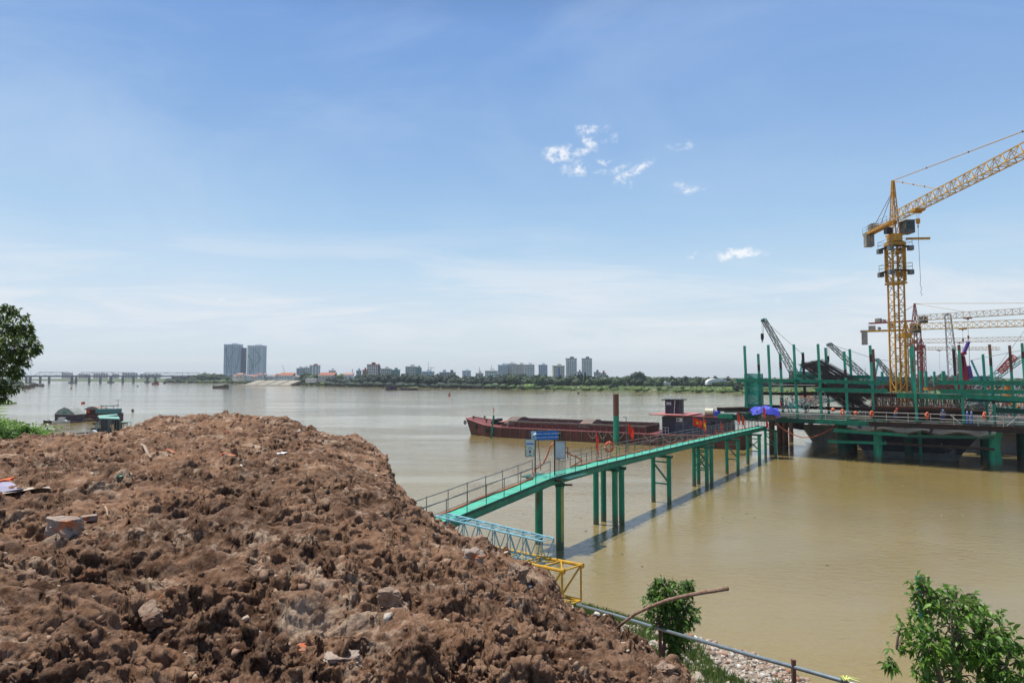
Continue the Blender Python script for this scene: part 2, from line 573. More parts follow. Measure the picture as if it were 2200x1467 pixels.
def mound_height(X, Y, fine=True):
    z, inner, over = mound_base(X, Y)
    wx = X + 0.35 * fbm(X * 1.1, Y * 1.1, 5, 3); wy = Y + 0.35 * fbm(X * 1.1 + 9, Y * 1.1, 6, 3)
    big = fbm(X * 0.55, Y * 0.55, 21, 4)
    z = z + 0.26 * big * (0.25 + 0.75 * inner)
    # soft where the bucket has smoothed the soil, rough elsewhere; the right-hand edge is the most broken
    smooth = np.clip(fbm(X * 0.42 + 3, Y * 0.75, 77, 3) * 2.8 + 0.58, 0.12, 1)
    rag = np.clip((X * 0.20 + 1.0), 0.5, 1.45)
    amp = np.where(over > 0, 1.0, smooth) * rag
    z = z + amp * 0.24 * clods(wx * 1.15, wy * 1.15, 101, 1.0)
    z = z + amp * 0.19 * clods(wx * 2.5, wy * 2.5, 131, 0.95)
    z = z + amp * 0.125 * clods(wx * 5.2, wy * 5.2, 151, 0.95)
    # crumbled structure: rounded lumps parted by sharp creases, at every scale
    f, a = 1.6, 0.095
    qx, qy = wx * 0.72 + wy * 0.10, wy * 1.30 - wx * 0.18
    for i in range(3):
        z = z + a * (0.35 + 0.65 * amp) * (np.abs(vnoise(qx * f, qy * f, 600 + i * 7)) * 2.2 - 0.6)
        f *= 2.03; a *= 0.58
        qx, qy = qx * 0.985 + qy * 0.174, qy * 0.985 - qx * 0.174
    z = z - amp * 0.17 - 0.03 - 0.10 * np.clip(X * .3 + 1.2, 0, 1)
    # drag marks running across, left by the excavator
    rx = X * 0.35 + 0.22 * Y; ry = Y * 2.6 - 0.55 * X
    ridge = 1 - np.abs(fbm(rx * 1.3, ry, 201, 3)) * 2.4
    z = z + 0.20 * np.clip(ridge, -1, 1) * np.clip(1.6 - rag, 0.2, 1)
    ridge2 = 1 - np.abs(fbm(rx * 3.4, ry * 2.7, 231, 3)) * 2.2
    z = z + 0.075 * np.clip(ridge2, -1, 1)
    # deep dark holes
    hole = np.clip(fbm(wx * 1.5, wy * 1.5, 301, 3) - 0.30, 0, 1)
    z = z - hole * 1.3
    hole = np.clip(fbm(wx * 4.2, wy * 4.2, 311, 3) - 0.30, 0, 1)
    z = z - hole * 0.6
    if fine: z = z + amp * 0.060 * clods(wx * 10, wy * 11, 171, 0.9)
    return z

def build_mound():
    NK, NY = 1250, 1350
    k = np.concatenate([np.linspace(-1.25, -0.78, 110, endpoint=False), np.linspace(-0.78, 0.34, NK - 150, endpoint=False), np.linspace(0.34, 0.62, 40)])
    base = np.log(2.55) + (np.log(1.0) - np.log(2.55)) * 0
    t = np.linspace(0, 1, NY)
    K, T = np.meshgrid(k, t, indexing='ij')
    D = np.interp(K, _ck, _cd)
    # 88% of the rows reach the crest, the rest go down the far side
    s = np.clip(T / 0.86, 0, 1)
    Y = 2.5 * (D / 2.5) ** s + np.clip((T - 0.86) / 0.14, 0, 1) ** 1.5 * 9.0
    X = K * Y
    Z = mound_height(X, Y)
    for _ in range(9):                       # crumble the needle-sharp steps of the height function
        Z[1:-1, 1:-1] = (Z[1:-1, 1:-1] * 2 + Z[:-2, 1:-1] + Z[2:, 1:-1] + Z[1:-1, :-2] + Z[1:-1, 2:]) / 6
    # rows spaced evenly along the ground profile, so that steep faces get as many as flat ones
    ds = np.hypot(np.diff(Y, axis=1), np.diff(Z, axis=1) * 0.9) / Y[:, 1:] ** 0.95
    S = np.concatenate([np.zeros((len(k), 1)), np.cumsum(ds, axis=1)], axis=1)
    for c_ in range(len(k)):
        sn = np.linspace(0, S[c_, -1], NY)
        Yn = np.interp(sn, S[c_], Y[c_]); Z[c_] = np.interp(sn, S[c_], Z[c_]); Y[c_] = Yn
    X = K * Y
    # crumbled detail pushed out along the surface normal, so that steep faces are lumpy too
    a = np.clip(Y / 9, 0.35, 1.0)
    X2 = X + 0.12 * a * fbm(X * 2.6, Y * 2.6 + Z * 2.5, 501, 3, 0.5)
    Y2 = Y + 0.12 * a * fbm(X * 2.6 + 7, Y * 2.6 - Z * 2.5, 511, 3, 0.5)
    Q0 = np.stack([X2, Y2, Z], -1)
    gi = np.gradient(Q0, axis=0); gj = np.gradient(Q0, axis=1)
    nr = np.cross(gi, gj); nr /= np.linalg.norm(nr, axis=-1, keepdims=True) + 1e-9
    nr[nr[..., 2] < 0] *= -1
    for _ in range(2):                       # smooth the normals a little
        nr[1:-1, 1:-1] = (nr[1:-1, 1:-1] + nr[:-2, 1:-1] + nr[2:, 1:-1] + nr[1:-1, :-2] + nr[1:-1, 2:]) / 5
    rough = np.clip(0.65 + fbm(X * 0.9, Y * 1.3, 707, 3) * 1.5, 0.22, 1.25)
    dsp = 0
    f, am = 7.0, 0.060
    for i in range(6):
        n3 = vnoise3(X2 * f * (0.85 if i < 3 else 1), Y2 * f * (1.15 if i < 3 else 1), Z * f, 720 + i * 5)
        dsp = dsp + am * (np.abs(n3) * 2.6 - 0.55)
        f *= 1.95; am *= 0.59
    Q0 = Q0 + nr * (dsp * rough)[..., None]
    X2, Y2, Z = Q0[..., 0], Q0[..., 1], Q0[..., 2]
    V = np.stack([X2, Y2, Z], -1).reshape(-1, 3)
    global MV, MPX, MPY
    MV = V[(V[:, 1] > 2.6)]
    cp_, sp_ = math.cos(PITCH), math.sin(PITCH)
    zc_ = MV[:, 2] - CAMH; dep = MV[:, 1] * cp_ + zc_ * sp_; upv = -MV[:, 1] * sp_ + zc_ * cp_
    MPX = 1100 + FPX * MV[:, 0] / dep; MPY = 733.5 - FPX * upv / dep
    i = np.arange(len(k) - 1)[:, None] * NY + np.arange(NY - 1)[None, :]
    F = np.stack([i, i + NY, i + NY + 1, i + 1], -1).reshape(-1, 4)
    me = np_mesh("dirt_mound", V, F, soil_mat(), smooth=False)
    o = link("dirt_mound", me)
    tag(o, kind="structure")
    return o

def soil_mat():
    if "soil" in MATS: return MATS["soil"]
    m = bpy.data.materials.new("soil"); m.use_nodes = True
    t = m.node_tree; b = NB(t); bs = t.nodes["Principled BSDF"]
    g = b.n("ShaderNodeNewGeometry"); v = g.outputs["Position"]
    damp = b.mapr(b.noise(v, 0.8, 9, 0.70, 0.6), 0.42, 0.58)
    c1 = b.mix(damp, (0.235, 0.130, 0.076), (0.085, 0.042, 0.024))
    med = b.mapr(b.noise(v, 9, 8, 0.75), 0.40, 0.62)
    c2 = b.mix(b.m('MULTIPLY', med, 0.5), c1, (0.36, 0.24, 0.165))
    dryp = b.mapr(b.noise(b.mapping(v, loc=(4, 2, 1)), 1.5, 9, 0.74, 0.5), 0.53, 0.64)
    c3 = b.mix(b.m('MULTIPLY', dryp, 0.85), c2, (0.47, 0.35, 0.255))
    red = b.mapr(b.noise(b.mapping(v, loc=(1, 8, 3)), 2.2, 5, 0.7), 0.63, 0.72)
    c4 = b.mix(b.m('MULTIPLY', red, 0.5), c3, (0.30, 0.105, 0.055))
    speck = b.mapr(b.noise(v, 46, 3, 0.7), 0.66, 0.72)
    c5 = b.mix(b.m('MULTIPLY', speck, 0.35), c4, (0.46, 0.38, 0.30))
    b.l(c5, bs.inputs["Base Color"])
    bs.inputs["Roughness"].default_value = 0.9
    bs.inputs["Specular IOR Level"].default_value = 0.15
    bp = b.n("ShaderNodeBump"); bp.inputs["Strength"].default_value = 0.9; bp.inputs["Distance"].default_value = 0.025
    hh = b.m('ADD', b.noise(v, 38, 7, 0.7), b.m('MULTIPLY', b.noise(v, 120, 3, 0.6), 0.35))
    b.l(hh, bp.inputs["Height"]); b.l(bp.outputs[0], bs.inputs["Normal"])
    MATS["soil"] = m
    return m

build_mound()

def rocks(N, P0, size, flat=0.6, seed=1, sub=1, jag=0.28):
    """N irregular stones: (verts, faces) with numpy, each a jittered low sphere"""
    rg = np.random.default_rng(seed)
    m = MB()
    import bmesh
    bm = bmesh.new(); bmesh.ops.create_icosphere(bm, subdivisions=sub, radius=1.0)
    bv = np.array([v.co[:] for v in bm.verts]); bf = np.array([[v.index for v in f.verts] for f in bm.faces]); bm.free()
    nv = len(bv)
    J = 1 + rg.normal(0, jag, (N, nv, 1))
    V = bv[None] * np.clip(J, 0.5, 1.6)
    V = V * (rg.uniform(0.6, 1.3, (N, 1, 3)))
    # random rotation
    q = rg.normal(size=(N, 4)); q /= np.linalg.norm(q, axis=1, keepdims=True)
    w, x, y, z = q.T
    R = np.stack([1 - 2 * (y * y + z * z), 2 * (x * y - w * z), 2 * (x * z + w * y), 2 * (x * y + w * z), 1 - 2 * (x * x + z * z), 2 * (y * z - w * x), 2 * (x * z - w * y), 2 * (y * z + w * x), 1 - 2 * (x * x + y * y)], -1).reshape(N, 3, 3)
    V = np.einsum('nij,nvj->nvi', R, V)
    V[:, :, 2] *= flat
    V = V * size[:, None, None] + P0[:, None, :]
    F = bf[None] + (np.arange(N) * nv)[:, None, None]
    return V.reshape(-1, 3), F.reshape(-1, 3)

def islandmat(name, ramp, rough=0.85, bump=0.4, bscale=25):
    m = bpy.data.materials.new(name); m.use_nodes = True
    t = m.node_tree; b = NB(t); bs = t.nodes["Principled BSDF"]
    g = b.n("ShaderNodeNewGeometry")
    cr = b.n("ShaderNodeValToRGB"); cr.color_ramp.interpolation = 'CONSTANT'
    els = cr.color_ramp.elements
    while len(els) > 1: els.remove(els[-1])
    els[0].position = 0; els[0].color = (*ramp[0][1], 1)
    for p_, c_ in ramp[1:]:
        e = els.new(p_); e.color = (*c_, 1)
    b.l(g.outputs["Random Per Island"], cr.inputs[0])
    n_ = b.noise(g.outputs["Position"], 9, 5, 0.65)
    hs = b.n("ShaderNodeHueSaturation"); b.l(cr.outputs[0], hs.inputs["Color"]); b.l(b.mapr(n_, 0.3, 0.7, 0.7, 1.2), hs.inputs["Value"])
    b.l(hs.outputs[0], bs.inputs["Base Color"])
    bs.inputs["Roughness"].default_value = rough
    bs.inputs["Specular IOR Level"].default_value = 0.25
    bp = b.n("ShaderNodeBump"); bp.inputs["Strength"].default_value = bump; bp.inputs["Distance"].default_value = 0.03
    b.l(b.noise(g.outputs["Position"], bscale, 5, 0.6), bp.inputs["Height"]); b.l(bp.outputs[0], bs.inputs["Normal"])
    MATS[name] = m
    return m

def scatter_clods():
    rg = np.random.default_rng(5)
    vis = np.nonzero((MPX > -500) & (MPX < 1750) & (MPY < 1700) & (MPY > 890))[0]
    # even spread over the ground rather than over the picture
    w = MV[vis, 1] ** 1.2; idx = rg.choice(vis, 11000, replace=False, p=w / w.sum())
    X, Y, Z = MV[idx].T
    dens = fbm(X * 0.5, Y * 0.5, 61, 3)
    keep = rg.uniform(0, 1, len(X)) < np.clip(0.55 + dens * 1.8, 0.06, 1)
    X, Y, Z = X[keep], Y[keep], Z[keep]
    size = 0.007 + 0.030 * rg.uniform(0, 1, len(X)) ** 7 + 0.0015 * Y
    V, F = rocks(len(X), np.stack([X, Y, Z], -1), size, 1.0, 9, 1, 0.34)
    me = np_mesh("soil_clods", V, F, islandmat("clod_soil", [(0, (.15, .082, .052)), (.35, (.22, .127, .082)), (.72, (.31, .20, .135)), (.90, (.46, .35, .27)), (.962, (.42, .15, .08)), (.975, (.50, .44, .38)), (.992, (.70, .67, .62))]))
    o = link("soil_clods", me)
    tag(o, "loose brown lumps and crumbs of soil strewn over the dirt mound", "soil", kind="stuff")
scatter_clods()

# ------------------------------------------------------------------ river
def water_mat():
    m = bpy.data.materials.new("river_water"); m.use_nodes = True
    t = m.node_tree; b = NB(t); bs = t.nodes["Principled BSDF"]
    g = b.n("ShaderNodeNewGeometry"); v = g.outputs["Position"]
    silt = b.mapr(b.noise(b.mapping(v, scale=(1, 0.45, 1)), 0.03, 5, 0.6, 0.6), 0.35, 0.68)
    b.l(b.mix(silt, (0.255, 0.193, 0.072), (0.215, 0.170, 0.082)), bs.inputs["Base Color"])
    bs.inputs["Roughness"].default_value = 0.07
    bs.inputs["IOR"].default_value = 1.40
    bs.inputs["Subsurface Weight"].default_value = 0.55
    bs.inputs["Subsurface Radius"].default_value = (1.6, 1.3, 0.7)
    bs.inputs["Subsurface Scale"].default_value = 0.6
    bs.inputs["Specular IOR Level"].default_value = 0.5
    n1 = b.noise(b.mapping(v, scale=(1, 1.6, 1), rot=(0, 0, 0.5)), 1.5, 4, 0.55, 0.3)
    n2 = b.noise(b.mapping(v, scale=(1, 2.0, 1), rot=(0, 0, -0.3)), 5.5, 3, 0.6)
    n3 = b.noise(v, 0.12, 3, 0.5)
    calm = b.mapr(b.noise(b.mapping(v, scale=(0.5, 1.6, 1), loc=(7, 3, 0)), 0.02, 5, 0.6, 0.8), 0.38, 0.62, 0.25, 1.0)
    hh = b.m('ADD', b.m('MULTIPLY', n1, 0.068), b.m('ADD', b.m('MULTIPLY', n2, 0.018), b.m('MULTIPLY', n3, 0.15)))
    bp = b.n("ShaderNodeBump"); bp.inputs["Distance"].default_value = 1.0
    b.l(calm, bp.inputs["Strength"])
    b.l(hh, bp.inputs["Height"]); b.l(bp.outputs[0], bs.inputs["Normal"])
    MATS["river_water"] = m
    return m
wm = np_mesh("river_water", np.array([(-3800, -300, 0), (3800, -300, 0), (3800, 3900, 0), (-3800, 3900, 0)]), np.array([(0, 1, 2, 3)]), water_mat())
tag(link("river_water", wm), kind="structure")

# ------------------------------------------------------------------ near bank terrain
def bank_mat():
    m = bpy.data.materials.new("bank_ground"); m.use_nodes = True
    t = m.node_tree; b = NB(t); bs = t.nodes["Principled BSDF"]
    g = b.n("ShaderNodeNewGeometry"); v = g.outputs["Position"]
    c = b.mix(b.mapr(b.noise(v, 1.2, 6, 0.65), 0.35, 0.65), (0.30, 0.25, 0.19), (0.17, 0.13, 0.09))
    sp = b.n("ShaderNodeSeparateXYZ"); b.l(v, sp.inputs[0])
    grassy = b.m('MULTIPLY', b.mapr(sp.outputs[0], -1.0, -6.0), b.mapr(b.noise(v, 0.6, 4, 0.6), 0.3, 0.45))
    c = b.mix(grassy, c, (0.10, 0.16, 0.035))
    b.l(c, bs.inputs["Base Color"]); bs.inputs["Roughness"].default_value = 0.9
    bp = b.n("ShaderNodeBump"); bp.inputs["Strength"].default_value = 0.6; bp.inputs["Distance"].default_value = 0.05
    b.l(b.noise(v, 12, 6, 0.65), bp.inputs["Height"]); b.l(bp.outputs[0], bs.inputs["Normal"])
    MATS["bank_ground"] = m
    return m
def sheet(name, xs, ys, fn, m):
    X, Y = np.meshgrid(xs, ys, indexing='ij')
    Z = fn(X, Y)
    V = np.stack([X, Y, Z], -1).reshape(-1, 3)
    n = len(ys)
    i = np.arange(len(xs) - 1)[:, None] * n + np.arange(n - 1)[None, :]
    F = np.stack([i, i + n, i + n + 1, i + 1], -1).reshape(-1, 4)
    return tag(link(name, np_mesh(name, V, F, m, smooth=True)), kind="structure")
xs = np.concatenate([np.linspace(-1400, -130, 90, endpoint=False), np.linspace(-130, -20, 120, endpoint=False), np.linspace(-20, 30, 160)])
ys = np.concatenate([np.linspace(-60, 8, 30, endpoint=False), np.linspace(8, 60, 170, endpoint=False), np.linspace(60, 320, 150, endpoint=False), np.linspace(320, 1700, 90)])
def bank_fn(X, Y):
    z = bank_z(X, Y)
    # keep the bank under the mound
    k = X / np.maximum(Y, 0.5)
    D = np.interp(k, _ck, _cd)
    under = np.clip((D + 2.5 - Y) / 2.5, 0, 1) * np.where((k < 0.42), 1, 0)
    return np.minimum(z, 9) - under * 1.5 * np.where(Y > 0, 1, 0)
sheet("river_bank", xs, ys, bank_fn, bank_mat())

# ------------------------------------------------------------------ far bank terrain
FSH = [(380, 821.5), (480, 822.5), (600, 826), (760, 830), (880, 832), (1000, 834), (1200, 838), (1400, 841), (1600, 845), (1900, 851), (2200, 857)]
fs = [W(a, b_) for a, b_ in FSH]
FSHORE = [(-1500, 1900), (-900, 1450)] + [(p.x, p.y) for p in fs] + [(420, 310), (800, 250), (1900, 200)]
def far_sheet():
    steps = [(0, -0.8), (0.5, 0.15), (5, 1.2), (12, 2.2), (30, 2.9), (90, 3.2), (300, 3.4), (900, 4), (1900, 5)]
    V = []; n = len(FSHORE)
    dens = []
    for (a, b_) in zip(FSHORE[:-1], FSHORE[1:]):
        for t in np.linspace(0, 1, 14, endpoint=False): dens.append((a[0] + (b_[0] - a[0]) * t, a[1] + (b_[1] - a[1]) * t))
    for (x, y) in dens:
        d = Vector((0.45, 0.89))
        jog = float(fbm(np.array([x * 0.02]), np.array([y * 0.02]), 9, 3)[0]) * 5
        for s_, z_ in steps:
            V.append((x + d.x * (s_ + jog), y + d.y * (s_ + jog), z_))
    ns = len(steps); F = []
    for i in range(len(dens) - 1):
        for j in range(ns - 1): F.append((i * ns + j, (i + 1) * ns + j, (i + 1) * ns + j + 1, i * ns + j + 1))
    m = mat("far_bank_ground", (0.055, 0.095, 0.028), (0.09, 0.105, 0.04), scale=0.05, rough=0.9, patch=(0.26, 0.22, 0.14), pscale=0.035, pth=(0.62, 0.66), bump=0.3, bscale=0.4)
    tag(link("far_bank", np_mesh("far_bank", np.array(V), np.array(F), m, True)), kind="structure")
far_sheet()
# ================================================================== gangway
GREEN = mat("green_paint", (0.012, 0.25, 0.150), (0.008, 0.175, 0.105), scale=3, rough=0.42, patch=(0.10, 0.055, 0.035), pscale=2.2, pth=(0.60, 0.70), streak=True, tide=True)
GREEN_S = mat("green_paint_faded", (0.025, 0.33, 0.215), (0.012, 0.22, 0.135), scale=2, rough=0.5, patch=(0.14, 0.05, 0.03), pscale=1.1, pth=(0.58, 0.64), streak=True, tide=True)
DECKM = mat("deck_sheet_green", (0.085, 0.46, 0.32), (0.06, 0.36, 0.25), scale=1.3, rough=0.5, patch=(0.16, 0.30, 0.20), pscale=0.9, pth=(0.50, 0.68))
DARKG = mat("dark_green_steel", (0.006, 0.10, 0.066), (0.010, 0.07, 0.048), scale=2, rough=0.5, patch=(0.07, 0.04, 0.03), pscale=1.5, pth=(0.6, 0.7), tide=True)
RAILM = mat("grey_pipe", (0.20, 0.21, 0.21), (0.11, 0.11, 0.10), scale=4, rough=0.5, metal=0.2)
RUST = mat("rusty_steel", (0.20, 0.095, 0.065), (0.11, 0.055, 0.04), scale=2.5, rough=0.8, patch=(0.16, 0.075, 0.04), pscale=1.2)
RUSTD = mat("dark_rusty_steel", (0.030, 0.022, 0.020), (0.055, 0.030, 0.022), scale=2.0, rough=0.8)
BLACK = mat("black_steel", (0.012, 0.012, 0.013), (0.02, 0.018, 0.017), rough=0.6)
ORANGE = mat("orange_hose", (0.62, 0.16, 0.06), (0.40, 0.10, 0.045), scale=3, rough=0.5)
WHITEP = mat("white_panel", (0.70, 0.73, 0.75), (0.60, 0.64, 0.67), scale=2, rough=0.5)
GDIR = Vector((0.537, 0.843, 0)).normalized()
GPER = Vector((GDIR.y, -GDIR.x, 0))          # towards the right hand side
G0 = Vector((2.4, 44.0, 0))
def gz(t):
    return float(np.interp(t, (-19, -12.5, -1, 0, 7, 28, 60), (3.4, 3.88, 4.72, 4.72, 4.76, 4.60, 4.20)))
def GP(t, s=0.0, dz=0.0):
    s = s * 0.74 + 0.20
    p = G0 + GDIR * t + GPER * s
    return Vector((p.x, p.y, gz(t) + dz))
GEND = 59.0
HW = 0.78
gang = thing("gangway", "long green steel footbridge on piles from the bank to the work platform", "footbridge", GP(-19, 0, -0.6))
edges = [-19, -1.0] + [x for x in np.arange(7, GEND, 8.2)] + [GEND]
for a, b_ in zip(edges[:-1], edges[1:]):
    m = MB()
    n = max(2, int((b_ - a) / 1.2))
    for i in range(n):
        t0, t1 = a + (b_ - a) * i / n, a + (b_ - a) * (i + 1) / n - 0.012
        z0 = 0.012 * random.uniform(-1, 1)
        m.add([GP(t0, -HW, z0), GP(t0, HW, -z0), GP(t1, HW, z0 * .5), GP(t1, -HW, -z0), GP(t0, -HW, z0 - .035), GP(t0, HW, -z0 - .035), GP(t1, HW, z0 * .5 - .035), GP(t1, -HW, -z0 - .035)],
              [(0, 1, 2, 3), (7, 6, 5, 4), (0, 4, 5, 1), (1, 5, 6, 2), (2, 6, 7, 3), (3, 7, 4, 0)])
    m.build("deck_plate", DECKM, gang)
    for s in (-1, 1):
        m = MB()
        # netting hem hanging in shallow scallops over the girder
        k = max(3, int((b_ - a) / 0.6)); vs = []; fs = []
        for i in range(k + 1):
            t = a + (b_ - a) * i / k
            d = 0.10 + 0.05 * abs(math.sin(t * 0.9)) + random.uniform(0, .03)
            vs += [GP(t, s * (HW + .006), 0.01), GP(t, s * (HW + .035), -d), GP(t, s * (HW + .025), -d - .004), GP(t, s * (HW - .004), 0.0)]
        for i in range(k):
            for j in range(3): fs.append((i * 4 + j, i * 4 + 4 + j, i * 4 + 5 + j, i * 4 + 1 + j))
        m.add(vs, fs); m.build("netting_hem", DARKG, gang)
        g = MB()
        g.beam(GP(a, s * 0.70, -.27), GP(b_, s * 0.70, -.27), 0.03, 0.38)
        g.beam(GP(a, s * 0.66, -.47), GP(b_, s * 0.66, -.47), 0.16, 0.03)
        g.beam(GP(a, s * 0.66, -.07), GP(b_, s * 0.66, -.07), 0.16, 0.03)
        g.build("girder", GREEN, gang)
t = -18.5
while t < GEND:
    MB().beam(GP(t, -.68, -.3), GP(t, .68, -.3), .1, .2).build("cross_beam", DARKG, gang); t += 2.4
# railings: one run up the ramp, one from the gate to the platform, on both sides
for s in (-1, 1):
    for (a, b_, st) in ((-18.6, -1.4, 1.72), (2.0, GEND - .4, 1.65)):
        r = MB()
        off = s * (HW + 0.05)
        n = max(2, round((b_ - a) / st))
        for lev, rad in ((1.05, .024), (.55, .016)):
            r.path([GP(a + (b_ - a) * i / n, off, lev + random.uniform(-.02, .02)) for i in range(n + 1)], rad, 6)
        rail = r.build("railing", RAILM, gang)
        for i in range(n + 1):
            q = a + (b_ - a) * i / n
            MB().tube(GP(q, off, -.16), GP(q + random.uniform(-.03, .03), off + s * random.uniform(0, .03), 1.10), .023, 6).build("railing_post", RAILM, rail)
# piles standing in the water (photo pixel of each waterline)
groups = [
    ([(1158, 1168), (1203, 1180)], 0.26, 'cap'),
    ([(1280.7, 1126), (1297, 1119.5), (1321.6, 1131), (1336, 1125)], 0.21, 'cap'),
    ([(1404, 1078), (1438, 1083)], 0.19, 'N'),
    ([(1491.6, 1044), (1501, 1040), (1519, 1047.5), (1529, 1044)], 0.19, 'X'),
    ([(1562, 1018), (1586, 1020)], 0.18, 'N'),
    ([(1607, 997), (1632, 999)], 0.2, 'X'),
    ([(1645, 980), (1667, 983)], 0.18, 'N')]
for gi, (pp, r, br) in enumerate(groups):
    ps = [W(*q) for q in pp]
    c = sum(ps, Vector()) / len(ps)
    tt = (c - G0).dot(GDIR)
    top = gz(min(tt, GEND)) - 0.5
    for j, q in enumerate(ps):
        m = MB()
        # welded steel pile with a seam and a collar at the head
        m.tube((q.x, q.y, -1.5), (q.x, q.y, top - .22), r, 18)
        m.tube((q.x, q.y, top - .34), (q.x, q.y, top - .22), r + .03, 18)
        pl = m.build("pile", GREEN, gang, smooth=False)
        if gi == 0 and j == 1:
            g = MB()
            for k in range(56):
                zz_ = .55 + k * .062
                g.box((q.x + .03 * 0 + .12, q.y - r * .93, zz_), (.10, .02, .045))
            g.build("depth_gauge", mat("yellow_gauge", (.75, .55, .05), rough=.5), pl)
    a, b_ = min(ps, key=lambda v: (v - G0).dot(GPER)), max(ps, key=lambda v: (v - G0).dot(GPER))
    m = MB(); m.beam((a.x, a.y, top - .11) - Vector((0, 0, 0)) if False else Vector((a.x, a.y, top - .11)), Vector((b_.x, b_.y, top - .11)), .3, .22)
    if len(ps) == 4:
        m = MB()
        for u, v in ((ps[0], ps[2]), (ps[1], ps[3])):
            d = (v - u).normalized() * .35
            m.beam(Vector((u.x, u.y, top - .11)) - d, Vector((v.x, v.y, top - .11)) + d, .26, .22)
    else:
        d = (b_ - a).normalized() * .3
        m = MB().beam(Vector((a.x, a.y, top - .11)) - d, Vector((b_.x, b_.y, top - .11)) + d, .3, .22)
    m.build("pile_cap", DARKG, gang)
    if br in 'NX':
        m = MB()
        prs = [(ps[0], ps[-1])] if len(ps) == 2 else [(ps[0], ps[2]), (ps[1], ps[3])]
        for u, v in prs:
            z1, z2 = top - .6, 1.7
            m.beam((u.x, u.y, z1), (v.x, v.y, z1), .12); m.beam((u.x, u.y, z2), (v.x, v.y, z2), .12)
            m.beam((u.x, u.y, z1 - .1), (v.x, v.y, z2 + .1), .12)
            if br == 'X': m.beam((u.x, u.y, z2 + .1), (v.x, v.y, z1 - .1), .11, .10)
        m.build("brace", GREEN, gang)
# side landing at the gate and the jumble of clamps under it
MB().box(GP(-.1, -1.45, -.12), (1.9, 1.3, .05), (GDIR, GPER, Vector((0, 0, 1)))).build("side_platform", DARKG, gang)
MB().box(GP(1.2, 1.2, -.16), (2.8, .85, .05), (GDIR, GPER, Vector((0, 0, 1)))).build("side_platform", DARKG, gang)
MB().beam(GP(-.6, -2.1, -.22), GP(-.6, 1.3, -.22), .12, .14).beam(GP(.7, -2.0, -.22), GP(.7, 1.45, -.22), .1, .12).beam(GP(.4, .9, -.62), GP(.6, 1.5, -.62), .12, .1).build("bracket", RUSTD, gang)

# ------------------------------------------------------------------ gate with its signs
def txt(s, size, m, origin, X, Y, parent, name="lettering", align='CENTER', bold=0.0):
    cu = bpy.data.curves.new("t", 'FONT'); cu.body = s; cu.size = size; cu.align_x = align; cu.align_y = 'CENTER'
    cu.offset = bold
    ob = bpy.data.objects.new("t", cu); COL.objects.link(ob)
    dg = bpy.context.evaluated_depsgraph_get()
    me = bpy.data.meshes.new_from_object(ob.evaluated_get(dg))
    COL.objects.unlink(ob); bpy.data.objects.remove(ob)
    X = Vector(X); Y = Vector(Y)
    org = ORG[parent.name]
    for v in me.vertices:
        v.co = Vector(origin) + X * v.co.x + Y * v.co.y - org
    me.materials.clear(); me.materials.append(m)
    o = link(name, me, parent); ORG[o.name] = org
    return o
SGN = (-GDIR * 0.30 + Vector((0, -1, 0))).normalized()   # boards face back along the gangway, slightly turned
SX = Vector((-SGN.y, SGN.x, 0)).normalized()
if SX.x < 0: SX = -SX
UP = Vector((0, 0, 1))
gate = thing("sign_gate", "steel gateway over the footbridge carrying a blue banner and two white boards", "gateway", P(1171, 1013, 43.5))
for px, y0, y1, YY in ((1149.8, 1016, 941, 43.7), (1191.6, 1021, 943, 43.3)):
    a, b_ = P(px, y0, YY), P(px, y1, YY)
    MB().beam(a, Vector((a.x, a.y, b_.z)), .075).build("gate_post", BLACK, gate)
a, b_ = P(1156, 944, 43.8), P(1162, 1010, 43.8)
MB().beam(a, b_, .04).build("stay", RUST, gate)
def board(px0, py0, px1, py1, YY, col, name, tilt=0.0):
    a = P(px0, py0, YY); b2 = P(px1, py1, YY)
    w = abs(b2.x - a.x) / max(.3, SX.x); h = a.z - b2.z
    c = (a + b2) / 2
    up = (UP + SX * tilt).normalized()
    xx = up.cross(SGN).normalized()
    if xx.x < 0: xx = -xx
    o = MB().box(c, (w, .03, h), (xx, SGN, up)).build(name, col, gate)
    f = MB()
    for s in (-1, 1):
        f.beam(c + xx * (s * w / 2) - up * (h / 2), c + xx * (s * w / 2) + up * (h / 2), .04, .04)
        f.beam(c + xx * (-w / 2) + up * (s * h / 2), c + xx * (w / 2) + up * (s * h / 2), .04, .04)
    f.build("board_frame", RAILM, o)
    return o, c + SGN * .02, xx, up, w, h
BLUE = mat("banner_blue", (.015, .16, .55), (.012, .14, .48), rough=.5)
TW = mat("letter_white", (.85, .85, .85), (.8, .8, .8), rough=.6)
LB = mat("letter_blue_grey", (.30, .40, .50), rough=.6)
o, c, xx, up, w, h = board(1141, 925, 1199, 945, 43.25, BLUE, "banner", -0.05)
MB().box(c - xx * (w * .40) + SGN * .004, (w * .185, .006, h * .94), (xx, SGN, up)).build("logo_panel", mat("pale_blue_panel", (.45, .62, .82), rough=.5), o)
MB().prism([c - xx * (w * .44) - up * (.10 * 1) + SGN * .01, c - xx * (w * .36) - up * .10 + SGN * .01, c - xx * (w * .40) + up * .16 + SGN * .01], SGN * .004).build("logo", BLUE, o)
txt("CON NGƯỜI ĐÚNG - THÁI ĐỘ ĐÚNG - HÀNH ĐỘNG ĐÚNG", .062, TW, c + xx * (w * .095) + up * (h * .17) + SGN * .003, xx, up, o, bold=.002)
txt("VỀ QUẢN LÝ AN TOÀN - CHẤT LƯỢNG - TIẾN ĐỘ", .062, TW, c + xx * (w * .095) - up * (h * .22) + SGN * .003, xx, up, o, bold=.002)
o, c, xx, up, w, h = board(1128.5, 943.5, 1149, 980.5, 43.35, WHITEP, "safety_board")
